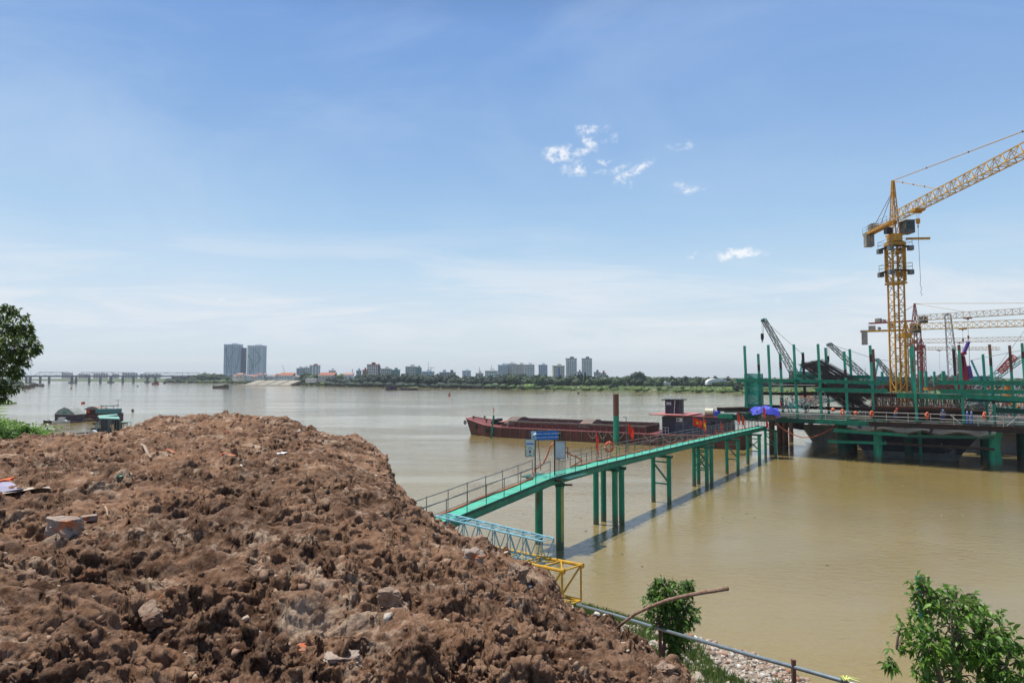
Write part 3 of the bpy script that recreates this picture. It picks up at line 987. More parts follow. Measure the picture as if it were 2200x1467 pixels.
MB().box(c + up * (h * .24) + SGN * .003, (w * .82, .006, h * .10), (xx, SGN, up)).build("blue_strip", BLUE, o)
txt("AN TOÀN LAO ĐỘNG", .05, TW, c + up * (h * .24) + SGN * .008, xx, up, o)
txt("CÔNG TRƯỜNG XÂY DỰNG", .035, BLACK, c + up * (h * .40) + SGN * .003, xx, up, o)
YS = mat("sign_olive", (.50, .45, .10), rough=.6)
for (u, v) in ((-.36, .08), (-.36, -.10), (-.36, -.22), (-.36, -.36), (.36, -.13), (.36, -.27), (.36, -.39)):
    MB().box(c + xx * (w * u) + up * (h * v) + SGN * .004, (w * .17, .006, h * (.09 if v > 0 else .06)), (xx, SGN, up)).build("pictogram", YS, o)
m = MB().torus(c + up * (-h * .02) + SGN * .004, .09, .014, SGN, 20, 5); m.build("helmet_symbol", BLACK, o)
MB().ball(c - up * (h * .22) + SGN * .004, .075, 12, 8, (1, .08, 1)).build("face_symbol", mat("sign_dark_red", (.10, .03, .03), rough=.6), o)
MB().prism([c - up * (h * .44) - xx * .11 + SGN * .003, c - up * (h * .44) + xx * .11 + SGN * .003, c - up * (h * .34) + SGN * .003], SGN * .004).build("vest_symbol", mat("sign_green", (.08, .35, .22), rough=.6), o)
o, c, xx, up, w, h = board(1192.8, 948, 1214.5, 984.5, 43.2, mat("silver_board", (.50, .58, .66), (.44, .52, .60), rough=.35), "notice_board", .0)
txt("NỘI QUY CÔNG TRƯỜNG", .048, LB, c + up * (h * .41) + SGN * .003, xx, up, o)
m = MB()
for k in range(12):
    y = .32 - k * .062
    m.box(c + up * (h * y) + SGN * .003 - xx * (w * .04 * (k % 3)), (w * (.72 - .1 * (k % 3)), .004, .012), (xx, SGN, up))
m.build("printed_line", mat("pale_text", (.66, .72, .78), rough=.6), o)
m = MB(); c0 = P(1196, 986, 43.1); 
for k in range(11):
    p_ = P(1194 + k * 2.1, 986, 43.1 + k * .1)
    m.tube((p_.x, p_.y, gz(0) - .05), (p_.x, p_.y, p_.z), .012, 5)
a, b_ = P(1194, 987, 43.1), P(1216, 987, 44.1); m.tube(a, (b_.x, b_.y, a.z), .018, 6)
a2 = P(1194, 1010, 43.1); m.tube((a.x, a.y, gz(0) + .1), (b_.x, b_.y, gz(0) + .1), .018, 6)
m.build("gate_leaf", RAILM, gate)
a = P(1213, 961, 43.8); b_ = P(1220, 985, 43.8)
MB().tube(a, (a.x, a.y, b_.z), .03, 6).tube((b_.x, b_.y, a.z), b_, .03, 6).tube(a, (b_.x, b_.y, a.z), .03, 6).build("board_bracket", BLACK, gate)
# floodlight on the banner
sp_ = thing("spotlight", "small white spotlight mounted on the blue banner of the gateway", "spotlight", P(1150, 933, 43.0))
MB().tube(P(1146, 935, 42.95), P(1151, 932, 43.15), .055, 10, .07).build("lamp_housing", WHITEP, sp_, smooth=False)
MB().tube(P(1151, 932, 43.2), P(1152, 944, 43.4), .014, 6).build("bracket", BLACK, sp_)

# ------------------------------------------------------------------ orange hose along the gangway
m = MB(); pts = []
t = -19.0
while t < -1.6:
    pts.append(GP(t, -.50 + .07 * math.sin(t * 1.1) + .26 * max(0, min(1, (-15.5 - t) / 3)), .05)); t += .4
g1 = [P(1146, 1009, 43.8), P(1160, 1003, 43.7), P(1169, 992, 43.7), P(1177, 975, 43.7), P(1182, 958, 43.6), P(1188, 952.5, 43.6), P(1196, 955, 43.9), P(1206, 963, 44.4), P(1217, 971.5, 44.8), P(1226, 976, 45.2), P(1232, 979, 45.5), P(1238, 980, 45.8), P(1250, 989, 46.2)]
pts += g1
t = 3.4
k = 0
while t < GEND:
    pts.append(GP(t, -.60 + .06 * math.sin(t * 1.7), .05 + .05 * max(0, math.sin(t * 2.0)))); t += .35
hh = m.path(pts, .05, 7).solo("hose", ORANGE, "long orange hose snaking along the deck of the green footbridge", "hose", smooth=True)

# ------------------------------------------------------------------ flags, life rings
REDF = mat("flag_red", (.85, .085, .035), (.72, .06, .028), scale=2, rough=.7, trans=.5)
YEL = mat("flag_yellow", (.80, .58, .03), rough=.7)
def flag(base, pole_h, w, h, ang, droop, label, star=True, group="red flags along the footbridge"):
    base = Vector(base)
    f = thing("flag", label, "flag", base, group)
    MB().tube(base, base + UP * pole_h, .02, 6).build("flagpole", RAILM, f)
    d = Vector((math.cos(ang), math.sin(ang), 0))
    n = 10; vs = []; fs = []
    nrm = d.cross(UP)
    def fp(u, v):
        # cloth sags away from the pole and ripples
        return base + UP * (pole_h - .04 - v * h - u * w * droop * (0.6 + .4 * u)) + d * (u * w * (1 - .35 * droop)) + nrm * (.09 * math.sin(u * 7 + v * 2.5) * u * w)
    for i in range(n + 1):
        for j in range(7):
            vs.append(fp(i / n, j / 6))
    for i in range(n):
        for j in range(6): fs.append((i * 7 + j, i * 7 + j + 1, i * 7 + j + 8, i * 7 + j + 7))
    k = len(vs)
    vs += [v + nrm * .006 for v in vs]
    fs += [tuple(x + k for x in reversed(q)) for q in fs]
    cl = MB().add(vs, fs).build("flag_cloth", REDF, f, smooth=True)
    if star:
        s = MB()
        for sd in (-.012, .018):
            pts = []
            for i in range(10):
                a = math.pi / 2 + i * math.pi / 5; rr = (.27 if i % 2 == 0 else .105) * h
                u = .5 + math.cos(a) * rr / w; v = .5 - math.sin(a) * rr / h
                pts.append(fp(u, v) + nrm * sd)
            pts.append(fp(.5, .5) + nrm * sd)
            s.add(pts, [(10, i, (i + 1) % 10) for i in range(10)])
        s.build("star", YEL, cl)
    return f
def t_of(px):       # gangway station whose far railing is seen at that pixel column
    best = min(np.arange(-18, GEND, .1), key=lambda t: abs((GP(t, -.8).x / GP(t, -.8).y) * FPX + 1100 - px))
    return float(best)
FL = [(1281, 924, .6, 1.2, -1.0, 1.3, "red flag hanging limp on the footbridge rail right of the life ring"),
      (1349, 907, .85, .85, -.75, .85, "red flag leaning right above the footbridge, next after the limp one beyond the life ring"),
      (1488, 896, 1.05, .8, -.15, .35, "widest red flag with yellow star flying in front of the barge cabin"),
      (1510, 894.5, .55, 1.3, -.8, 1.0, "red and yellow flag hanging narrow beside the white tank of the barge"),
      (1547, 905, .45, .9, -.8, 1.0, "small red flag at the stern end of the barge by the blue barrel"),
      (1536, 920, .4, .7, -.9, 1.0, "small red flag low on the footbridge rail below the blue barrel"),
      (1583, 884, .6, 1.1, -.75, 1.1, "left red flag of the pair where the footbridge nears the platform"),
      (1593, 889, .6, 1.2, -.75, 1.2, "right red flag of the pair where the footbridge nears the platform")]
for (px, ty_, w, h, an, dr, lab) in FL:
    t = t_of(px); q = GP(t, -.86, 0)
    flag(q, P(px, ty_, q.y).z - q.z, w, h, an, dr, lab, star=(w > 1.0 or px == 1510))
def ring(c, R, r, axis, label, group, m=ORANGE):
    c = Vector(c)
    o = thing("life_ring", label, "life ring", c - UP * (R + r), group)
    a = Vector(axis).normalized()
    MB().torus(c, R, r, a, 24, 8).build("ring", mat("life_ring_orange", (.75, .10, .02), (.62, .08, .02), rough=.45), o, smooth=True)
    x = a.orthogonal().normalized(); y = a.cross(x)
    for k in range(4):
        t = k * math.pi / 2 + .78
        d = x * math.cos(t) + y * math.sin(t)
        q = c + d * R
        MB().torus(q, r + .006, .014, a.cross(d), 10, 5).build("band", TW, o)
    return o
t = t_of(1309)
ring(GP(t, -.86, .85), .34, .085, GPER + Vector((-.4, -.6, 0)), "orange life ring hanging on the far railing of the footbridge", None)
# pale cctv lamps on thin masts beside the gangway
for px, hgt, lab in ((1346, 3.0, "thin mast with small white camera behind the second footbridge flag"), (1467, 4.2, "thin mast with small white camera in front of the barge cabin")):
    t = t_of(px); b0 = GP(t, -.9, 0)
    o = thing("camera_mast", lab, "mast", b0)
    MB().tube(b0, b0 + UP * hgt, .03, 6).build("mast", RAILM, o)
    MB().box(b0 + UP * hgt + Vector((-.14, 0, 0)), (.32, .12, .12)).build("camera_housing", WHITEP, o)

# ------------------------------------------------------------------ truss sections lying on the bank
BLUEP = mat("pale_blue_paint", (.26, .52, .60), (.20, .42, .50), scale=4, rough=.5, patch=(.18, .14, .10), pscale=3, pth=(.62, .70))
YELP = mat("yellow_paint_truss", (.62, .36, .03), (.50, .28, .025), scale=3, rough=.5, patch=(.20, .10, .05), pscale=3, pth=(.58, .68))
def truss4(name, m, label, A, Bp, offs, hgt, n, rc, rb, legs=False):
    """A,B ends of the far top chord; offs vector to the near top chord; hgt depth"""
    A, Bp, offs = Vector(A), Vector(Bp), Vector(offs)
    o = thing(name, label, "truss", Bp - UP * hgt)
    dn = UP * -hgt
    ch = [(A, Bp), (A + offs, Bp + offs), (A + dn, Bp + dn), (A + offs + dn, Bp + offs + dn)]
    for p_, q_ in ch: MB().tube(p_, q_, rc, 8).build("chord", m, o)
    br = MB()
    for i in range(n + 1):
        P0 = [p_.lerp(q_, i / n) for p_, q_ in ch]
        br.tube(P0[0], P0[1], rb, 6); br.tube(P0[2], P0[3], rb, 6)
        if i % 2 == 0 or i == n:
            br.tube(P0[0], P0[2], rb, 6); br.tube(P0[1], P0[3], rb, 6)
        if i < n:
            P1 = [p_.lerp(q_, (i + 1) / n) for p_, q_ in ch]
            s = i % 2
            for (a, b2) in ((0, 2), (1, 3)):
                br.tube(P0[b2] if s else P0[a], P1[a] if s else P1[b2], rb, 6)
            br.tube(P0[0] if s else P0[1], P1[1] if s else P1[0], rb * .8, 6)
            br.tube(P0[3] if s else P0[2], P1[2] if s else P1[3], rb * .8, 6)
    br.build("bracing", m, o)
    return o
yA, yB, yo = P(860, 1134, 33.2), P(1248, 1213.5, 30), P(1207.6, 1226, 29.1) - P(1248, 1213.5, 30)
ty = truss4("yellow_truss", YELP, "yellow steel truss section lying under the blue one on the bank", yA, yB, yo, 1.5, 10, .075, .042)
for q in (yB, yB + yo):
    MB().torus(q + (yB - yA).normalized() * .08, .09, .04, GPER, 12, 6).build("lug", YELP, ty)
bA, bB = P(962, 1103, 31.4), P(1190, 1156, 30.5)
bo = P(1166, 1161, 30.0) - P(1190, 1156, 30.5); bo.z = 0; bo = bo.normalized() * .78
truss4("blue_truss", BLUEP, "pale blue steel truss section stacked on top of the yellow one", bA, bB, bo, 1.02, 14, .042, .022)

# ------------------------------------------------------------------ masonry, bricks and litter on the mound
def lump(name, m, c, size, label, cat, seed=0, rot=0.0, group=None, n=8, noise=.08, tilt=(0, 0)):
    """broken block: subdivided box with chipped corners and rough faces"""
    import bmesh
    bm = bmesh.new(); bmesh.ops.create_cube(bm, size=1.0)
    bmesh.ops.subdivide_edges(bm, edges=bm.edges[:], cuts=n, use_grid_fill=True)
    rg = random.Random(seed)
    from mathutils import noise as mn, Euler
    E = Euler((tilt[0], tilt[1], rot)).to_matrix()
    f = (CAMH - c[2]) / 1.75 * .78 if c[1] < 30 else 1.0
    size = [q * f for q in size]
    off = Vector((seed * 3.1, seed * 1.7, 0))
    for v in bm.verts:
        p = v.co.copy()
        L = max(abs(p.x), abs(p.y), abs(p.z))
        corner = (abs(p.x) + abs(p.y) + abs(p.z))
        p *= 1 - .16 * max(0, corner - 1.0) ** 1.5
        k = mn.noise(p * 2.3 + off) * noise * 2.2 + mn.noise(p * 7 + off) * noise + mn.noise(p * 17 + off) * noise * .5
        p += v.co.normalized() * k
        p = Vector((p.x * size[0], p.y * size[1], p.z * size[2]))
        v.co = E @ p
    me = bpy.data.meshes.new(name); bm.to_mesh(me); bm.free()
    me.materials.append(m)
    o = link(name, me, None, c)
    ORG[o.name] = Vector(c)
    return tag(o, label, cat, group)
def on_mound(px, py, sink=0.0):
    """point of the mound surface on the ray through a photo pixel"""
    near = np.nonzero((np.abs(MPX - px) < 6) & (np.abs(MPY - py) < 6))[0]
    q = MV[near]; near = q[q[:, 1] < q[:, 1].min() + .4]
    c = near.mean(0)
    return Vector((float(c[0]), float(c[1]), float(c[2]) - sink))
MASON = mat("mortar_masonry", (.38, .30, .25), (.26, .19, .15), scale=6, rough=.9, patch=(.50, .16, .06), pscale=5, pth=(.56, .62), bump=.6, bscale=30)
STONE = mat("dusty_concrete", (.34, .245, .18), (.24, .16, .115), scale=5, rough=.9, bump=.7, bscale=28, patch=(.20, .12, .08), pscale=4)
BRICK = mat("red_brick", (.46, .14, .065), (.36, .12, .06), scale=6, rough=.85, bump=.5, bscale=30, patch=(.34, .24, .17), pscale=5, pth=(.5, .6))
lump("masonry_block", MASON, on_mound(138, 1152) + UP * .10, (.44, .27, .26), "broken block of brickwork and mortar, largest on the left of the mound", "masonry block", 3, -.35, tilt=(.05, .04))
lump("masonry_fragment", MASON, on_mound(190, 1118) + UP * .04, (.22, .16, .08), "flat brick and mortar fragment lying behind the big masonry block", "masonry fragment", 6, .5)
lump("stone", STONE, on_mound(325, 1352) + UP * .10, (.16, .22, .17), "pale pointed slab of concrete standing out of the soil at lower left", "stone", 8, .5, n=8, noise=.08, tilt=(.5, -.4))
lump("brick", BRICK, on_mound(665, 1395) + UP * .005, (.20, .13, .05), "flat red brick half buried at the bottom middle of the mound", "brick", 15, .4, tilt=(.15, .1))
lump("brick", BRICK, on_mound(368, 975) + UP * .03, (.34, .12, .08), "long thin brick near the left crest of the mound", "brick", 22, -.5, tilt=(0, .25))
lump("brick", BRICK, on_mound(490, 983) + UP * .03, (.36, .2, .09), "bright orange brick near the crest of the mound, left of centre", "brick", 24, -.3, tilt=(0, .2))
lump("brick", mat("orange_brick", (.75, .17, .06), (.6, .14, .05), rough=.8), on_mound(10, 1034) + UP * .03, (.30, .2, .10), "vivid orange brick at the left edge of the picture", "brick", 26, .3, tilt=(0, -.2))
lump("stone", STONE, on_mound(835, 1300) + UP * .06, (.20, .12, .14), "pale crusted stone above the dark hollow in the mound", "stone", 28, .2, noise=.12)
lump("stone", MASON, on_mound(1018, 1196) + UP * .02, (.22, .18, .16), "pinkish clump on the right shoulder of the mound below the blue truss", "stone", 31, .2, noise=.14)
lump("stone", STONE, on_mound(1112, 1240) + UP * .02, (.20, .16, .20), "upright pale clod beside the yellow truss", "stone", 33, .9, noise=.13, tilt=(.2, .3))
lump("stone", mat("grey_crust", (.42, .34, .28), (.27, .19, .145), scale=8, rough=.9, bump=.7, bscale=30), on_mound(735, 1440) + UP * .05, (.24, .16, .10), "light grey crusted lump at the bottom of the mound right of the red brick", "stone", 35, .2, noise=.14)
lump("stone", STONE, on_mound(860, 1440) + UP * .03, (.16, .12, .10), "pale pink stone at the bottom of the mound, right of the grey crust", "stone", 37, .6, noise=.1)
lump("stone", STONE, on_mound(1425, 1440) + UP * .0, (.16, .13, .1), "pale boulder at the right end of the mound above the rubble", "stone", 39, .6, noise=.14)
PLAST = mat("white_plastic", (.72, .72, .70), (.6, .6, .6), rough=.4)
def scrap(px, py, w, l, m, label, seed, name="plastic_scrap", cat="litter"):
    rg = random.Random(seed); c = on_mound(px, py) + UP * .012
    a = rg.uniform(0, 3); X = Vector((math.cos(a), math.sin(a), 0)); Y_ = UP.cross(X)
    vs = []; n = 5
    for i in range(n + 1):
        for j in range(4):
            vs.append(c + X * (l * (i / n - .5)) + Y_ * (w * (j / 3 - .5) * (1 - .3 * abs(i / n - .5))) + UP * rg.uniform(0, .03))
    fs = [(i * 4 + j, i * 4 + 4 + j, i * 4 + 5 + j, i * 4 + 1 + j) for i in range(n) for j in range(3)]
    k = len(vs); vs += [v + UP * .004 for v in vs]; fs += [tuple(x + k for x in reversed(q)) for q in fs]
    MB().add(vs, fs).solo(name, m, label, cat)
scrap(207, 1287, .09, .12, PLAST, "crumpled white plastic scrap on the left part of the mound", 2)
scrap(337, 1410, .05, .07, PLAST, "small white scrap at the lower left, right of the pale slab", 3)
scrap(605, 974, .12, .2, PLAST, "crumpled pale wrapper near the crest above the middle slab", 4)
scrap(258, 1027, .10, .22, mat("mint_plastic", (.25, .52, .42), rough=.5), "mint green plastic strip lying near the upper left of the mound", 5)
scrap(12, 1046, .3, .9, mat("lilac_cloth", (.35, .33, .45), rough=.8), "grey lilac cloth below the vivid orange brick at the left edge", 6, "cloth")
scrap(50, 1056, .2, .6, mat("dirty_sack", (.50, .42, .34), rough=.8), "pale dirty sack lying at the far left of the mound", 7, "sack")
m = MB().path([on_mound(302, 958) + UP * .06, on_mound(309, 968) + UP * .08, on_mound(317, 982) + UP * .05, on_mound(324, 988) + UP * .04], .025, 6)
m.solo("wood_stick", mat("bare_wood", (.42, .33, .25), (.3, .22, .16), rough=.8), "pale bent stick on the upper left of the mound", "stick")
m = MB().path([on_mound(226, 1092) + UP * .03, on_mound(229, 1102) + UP * .05, on_mound(231, 1116) + UP * .03], .01, 6)
m.solo("twig", mat("bare_wood", (.42, .33, .25)), "thin forked twig standing behind the masonry block", "twig")

# ------------------------------------------------------------------ bamboo pole sticking out of the mound
pts = []
for (px, py, YY) in ((1322, 1352, 8.0), (1343, 1334, 7.9), (1365, 1318, 7.8), (1396, 1303, 7.7), (1430, 1290, 7.6), (1470, 1280, 7.5), (1505, 1273, 7.4), (1536, 1268, 7.3), (1564, 1263.5, 7.2)):
    pts.append(P(px, py, YY))
m = MB().path(pts, [.016, .017, .018, .019, .020, .021, .022, .0225, .023], 9)
bamb = m.solo("wood_pole", mat("dry_branch", (.38, .25, .175), (.25, .15, .10), scale=14, rough=.85, bump=.7, bscale=60), "long bent dry branch sticking out of the mound over the water", "branch", smooth=True)

# ------------------------------------------------------------------ grey handrail pipe on the bank, with posts
PIPE = mat("galvanised_pipe", (.28, .34, .37), (.22, .27, .30), scale=6, rough=.4, metal=.5)
rl = thing("handrail", "grey galvanised pipe rail running down the bank past the small tree", "handrail", P(1705, 1467, 11.6))
pa = [P(1240, 1298, 19.5), P(1320, 1320, 17.0), P(1420, 1351, 14.8), P(1520, 1380, 13.2), P(1620, 1409, 12.0), P(1705, 1432, 11.3), P(1810, 1462, 10.6), P(2000, 1520, 9.6)]
MB().path(pa, .034, 10).build("top_rail", PIPE, rl, smooth=True)
for q in (pa[5], P(1418, 1350, 14.85), pa[7]):
    g = float(bank_z(np.array([q.x]), np.array([q.y]))[0])
    MB().box((q.x, q.y, (g - .2 + q.z + .12) / 2), (.06, .06, q.z + .12 - g + .2)).build("rail_post", RUST, rl)
q = P(1817, 1462, 10.55)
m = MB()
for k in range(7):
    a = k * .9
    m.path([q, q + Vector((math.cos(a) * .06, math.sin(a) * .06, .05)), q + Vector((math.cos(a) * .14 + .08, math.sin(a) * .1, .02 - .04 * (k % 2)))], [.014, .016, .006], 5)
m.solo("yellow_tie", mat("lime_strap", (.62, .68, .16), (.75, .76, .45), rough=.6), "yellow plastic strap knotted on the end of the grey handrail", "strap")

# ------------------------------------------------------------------ rubble slope
N = 9000
rg = np.random.default_rng(21)
X = rg.uniform(-2, 15, N * 3); Y = rg.uniform(9, 34, N * 3)
d = shore_dist(X, Y)
k = X / Y
dens = fbm(X * .4, Y * .4, 71, 3)
keep = (d > -0.25) & (d < 13) & (k > 0.12) & (k < .62) & (rg.uniform(0, 1, N * 3) < np.clip(1.15 + dens * .8 - d * .045, 0, 1))
X, Y = X[keep][:N], Y[keep][:N]
Z = bank_z(X, Y)
size = .035 + .10 * rg.uniform(0, 1, len(X)) ** 4
V, F = rocks(len(X), np.stack([X, Y, Z + size * .3], -1), size, .8, 22, 1, .30)
me = np_mesh("rubble", V, F, islandmat("rubble_stone", [(0, (.36, .31, .25)), (.20, (.46, .41, .34)), (.38, (.52, .48, .42)), (.50, (.42, .29, .22)), (.64, (.30, .22, .165)), (.78, (.42, .22, .15)), (.86, (.44, .39, .33)), (.96, (.68, .66, .62))]))
tag(link("rubble", me), "white, pink and grey broken rubble covering the bank slope", "rubble", kind="stuff")

# ================================================================== foliage
def leafmat(name, a, b, trans=.3, rough=.45, isl=.35):
    return mat(name, a, b, scale=3, rough=rough, trans=trans, island=isl, spec=.5)
def leaves_np(P0, D, size, wid, rg, fold=.25, curl=.25):
    """N leaves as folded four-face blades: P0 base, D direction (unit), size length"""
    N = len(P0)
    side = np.cross(D, np.array([0, 0, 1.0]) + rg.normal(0, .45, (N, 3)))
    side /= np.linalg.norm(side, axis=1, keepdims=True) + 1e-9
    nrm = np.cross(side, D)
    L = size[:, None]; w = (size * wid)[:, None]
    base = P0; mid = P0 + D * L * .48 + nrm * L * .02; tip = P0 + D * L - np.array([0, 0, 1.0]) * L * curl
    l = mid + side * w + nrm * w * fold; r = mid - side * w + nrm * w * fold
    V = np.stack([base, l, mid, r, tip], 1)
    F = np.array([[0, 1, 2], [0, 2, 3], [1, 4, 2], [2, 4, 3]])[None] + (np.arange(N) * 5)[:, None, None]
    return V.reshape(-1, 3), F.reshape(-1, 3)
def whorls(tips, dirs, per, size, wid, rg, spread=.9, droop=.35, along=.12):
    n = len(tips); P0 = np.repeat(tips, per, 0); Dd = np.repeat(dirs, per, 0)
    back = rg.uniform(0, 1, (n * per, 1)) * along
    D = Dd * .55 + rg.normal(0, spread * .6, (n * per, 3)); D[:, 2] -= droop * rg.uniform(0, 1.4, n * per)
    D /= np.linalg.norm(D, axis=1, keepdims=True)
    sz = size * rg.uniform(.45, 1.3, n * per)
    return leaves_np(P0 - Dd * back, D, sz, wid, rg)

def branch_tree(base, top_pts, trunk_r, m, parent, bendz=.5, name="branch"):
    """limbs from the trunk axis to crown points"""
    tp = MB()
    for q in top_pts:
        q = Vector(q)
        s = base.lerp(Vector((base.x, base.y, q.z)), random.uniform(.25, .7))
        mid = s.lerp(q, .5) + UP * (q - s).length * .12
        tp.path([s, mid, q], [trunk_r * .45, trunk_r * .3, trunk_r * .12], 5)
    return tp.build(name, m, parent)
BARK = mat("bark", (.20, .155, .12), (.12, .09, .07), scale=8, rough=.9, bump=.5, bscale=30)
LEAF1 = leafmat("leaf_bright", (.085, .20, .022), (.165, .30, .040), trans=.42)
LEAF2 = leafmat("leaf_mid", (.065, .160, .022), (.125, .235, .036), trans=.36)
LEAF3 = leafmat("leaf_dark", (.050, .095, .016), (.125, .165, .028), trans=.22)

def shrub(name, label, base, lobes, ntips, per, lsize, m, seed, cat="tree", trunks=3, wid=.2):
    """crown made of leaf whorls filling ellipsoid lobes [(centre, radii)], with stems"""
    rg = np.random.default_rng(seed); random.seed(seed)
    o = thing(name, label, cat, base)
    tips = []; dirs = []
    w = np.array([r[0] * r[1] * r[2] for c, r in lobes]) ** .6; w = w / w.sum()
    for (c, r), ww in zip(lobes, w):
        n = int(ntips * ww)
        d = rg.normal(size=(n, 3)); d /= np.linalg.norm(d, axis=1, keepdims=True)
        rr = rg.uniform(.35, 1, (n, 1)) ** .45
        wob = 1 + .22 * np.sin(d[:, :1] * 7 + seed) * np.cos(d[:, 2:] * 6)
        tips.append(np.array(c) + d * rr * wob * np.array(r)); dd = d + np.array([0, 0, .25]); dirs.append(dd / np.linalg.norm(dd, axis=1, keepdims=True))
    tips = np.concatenate(tips); dirs = np.concatenate(dirs)
    # open gaps
    g = fbm(tips[:, 0] * 2.2 + tips[:, 2] * 1.3, tips[:, 1] * 2.2 - tips[:, 2] * 1.9, seed, 2)
    kp = g > -.26
    tips, dirs = tips[kp], dirs[kp]
    V, F = whorls(tips, dirs, per, lsize, wid, rg)
    me = np_mesh("crown", V - np.array(base), F, m, smooth=False)
    link("crown", me, o)
    tr = MB(); base = Vector(base)
    for k in range(trunks):
        c, r = lobes[k % len(lobes)]; c = Vector(c)
        b0 = base + Vector((random.uniform(-.08, .08), random.uniform(-.08, .08), -.3))
        tr.path([b0, b0.lerp(c, .35) + Vector((random.uniform(-.1, .1), 0, .1)), b0.lerp(c, .75), c + UP * r[2] * .4], [.05, .042, .03, .012], 7)
    tr.build("trunk", BARK, o)
    idx = rg.choice(len(tips), min(160, len(tips)), replace=False)
    tw = MB()
    for i in idx:
        q = Vector(tips[i]); c = min((Vector(c) for c, r in lobes), key=lambda v: (v - q).length)
        tw.path([c.lerp(q, .1), c.lerp(q, .6) + UP * .04, q], [.012, .008, .004], 4)
    tw.build("twigs" if False else "branch", BARK, o)
    return o
# right-hand tree close to the camera
D9 = 9.0
def C9(px, py, YY=D9): q = P(px, py, YY); return (q.x, q.y, q.z)
def lobe(px, py, rx, rz, YY, ry=None):
    s = YY / FPX
    return (C9(px, py, YY), (rx * s, (ry or (rx + rz) / 2) * s, rz * s))
gq = C9(2060, 1467)
shrub("broadleaf_tree", "leafy green young tree at the bottom right corner", (gq[0], gq[1], 4.9),
      [lobe(2045, 1345, 90, 85, 9.0), lobe(1990, 1275, 32, 40, 8.9), lobe(2055, 1290, 42, 50, 9.1), lobe(2110, 1370, 70, 70, 9.1), lobe(2165, 1430, 70, 60, 8.9), lobe(1985, 1375, 55, 60, 8.8),
       lobe(2060, 1450, 90, 60, 9.0), lobe(1925, 1395, 30, 14, 8.8), lobe(1915, 1425, 24, 14, 8.7), lobe(2160, 1380, 30, 26, 9.3), lobe(2220, 1470, 60, 50, 8.8), lobe(2090, 1540, 120, 60, 9.0)], 900, 7, .108, LEAF1, 41, trunks=5, wid=.19)
st = P(1972, 1238, 9.25); sb = P(1992, 1330, 9.25)
MB().beam(Vector((sb.x + .1, sb.y, 4.4)), st, .09, .02).solo("green_slat", mat("teal_netting", (.02, .26, .20), (.01, .18, .14), rough=.6, patch=(.12, .06, .04), pscale=3), "narrow green painted slat standing in the top of the corner tree", "slat")
# small tree by the handrail
gq = C9(1440, 1440, 15)
shrub("small_tree", "small bushy tree with drooping leaves behind the grey handrail", (gq[0], gq[1], 4.5),
      [lobe(1432, 1278, 46, 34, 15), lobe(1470, 1310, 34, 36, 15), lobe(1410, 1300, 30, 34, 14.9), lobe(1440, 1330, 48, 34, 15), lobe(1455, 1370, 34, 26, 15), lobe(1418, 1250, 14, 12, 15), lobe(1478, 1262, 18, 18, 15.1), lobe(1450, 1400, 20, 22, 15)], 800, 8, .105, LEAF2, 43, trunks=3, wid=.20)
# left tree, its crown cut by the picture edge
lb = C9(-150, 1000, 30)
random.seed(5)
lob = [lobe(-40, 735, 110, 70, 30), lobe(15, 690, 50, 32, 30), lobe(40, 740, 40, 34, 29.5), lobe(62, 752, 24, 14, 30), lobe(10, 780, 50, 34, 30), lobe(-20, 830, 40, 24, 30), lobe(20, 833, 30, 10, 29.7), lobe(4, 850, 18, 14, 30), lobe(-90, 790, 90, 60, 31), lobe(20, 668, 24, 14, 30), lobe(48, 708, 24, 16, 30), lobe(58, 775, 16, 10, 30), lobe(30, 805, 16, 10, 30), lobe(-150, 700, 110, 80, 30)]
shrub("shade_tree", "dark crown of a large tree reaching in at the left edge", (lb[0], lb[1], 4.0), lob, 2500, 8, .19, LEAF3, 47, trunks=6, wid=.22)

# ------------------------------------------------------------------ grass and undergrowth on the banks
def blades(N, X, Y, Z, h, rg, width=.012, lean=.35):
    a = rg.uniform(0, 2 * np.pi, N); l = h * lean * rg.uniform(.2, 1.3, N); b = rg.uniform(0, 2 * np.pi, N)
    bx, by = np.cos(a) * width, np.sin(a) * width
    V = np.stack([np.stack([X - bx, Y - by, Z], -1), np.stack([X + bx, Y + by, Z], -1), np.stack([X + bx * .7 + np.cos(b) * l * .35, Y + by * .7 + np.sin(b) * l * .35, Z + h * .6], -1), np.stack([X + np.cos(b) * l, Y + np.sin(b) * l, Z + h], -1)], 1)
    F = np.array([[0, 1, 2], [0, 2, 3]])[None] + (np.arange(N) * 4)[:, None, None]
    return V.reshape(-1, 3), F.reshape(-1, 3)
GRASS = leafmat("grass_blade", (.10, .19, .035), (.19, .26, .07), trans=.3)
rg = np.random.default_rng(81)
N = 26000
X = rg.uniform(-3, 9, N * 6); Y = rg.uniform(9.5, 33.5, N * 6); d = shore_dist(X, Y); k = X / Y
nn = fbm(X * .7, Y * .7, 91, 3)
g1 = (d > -.1) & (d < 3.4) & (Y > 27.5) & (nn > -.15) & (k > 0.02) & (k < .2)
g2 = (d > 2.5) & (k > .16) & (nn > .12)
g3 = (k > .26) & (k < .42) & (Y < 16) & (nn > .05)
kp = g1 | g2 | g3
X, Y = X[kp][:N], Y[kp][:N]
V, F = blades(len(X), X, Y, bank_z(X, Y) - .03, rg.uniform(.12, .42, len(X)), rg, .009)
tag(link("grass", np_mesh("grass", V, F, GRASS)), "tufts of green grass on the rubble bank by the water", "grass", kind="stuff")
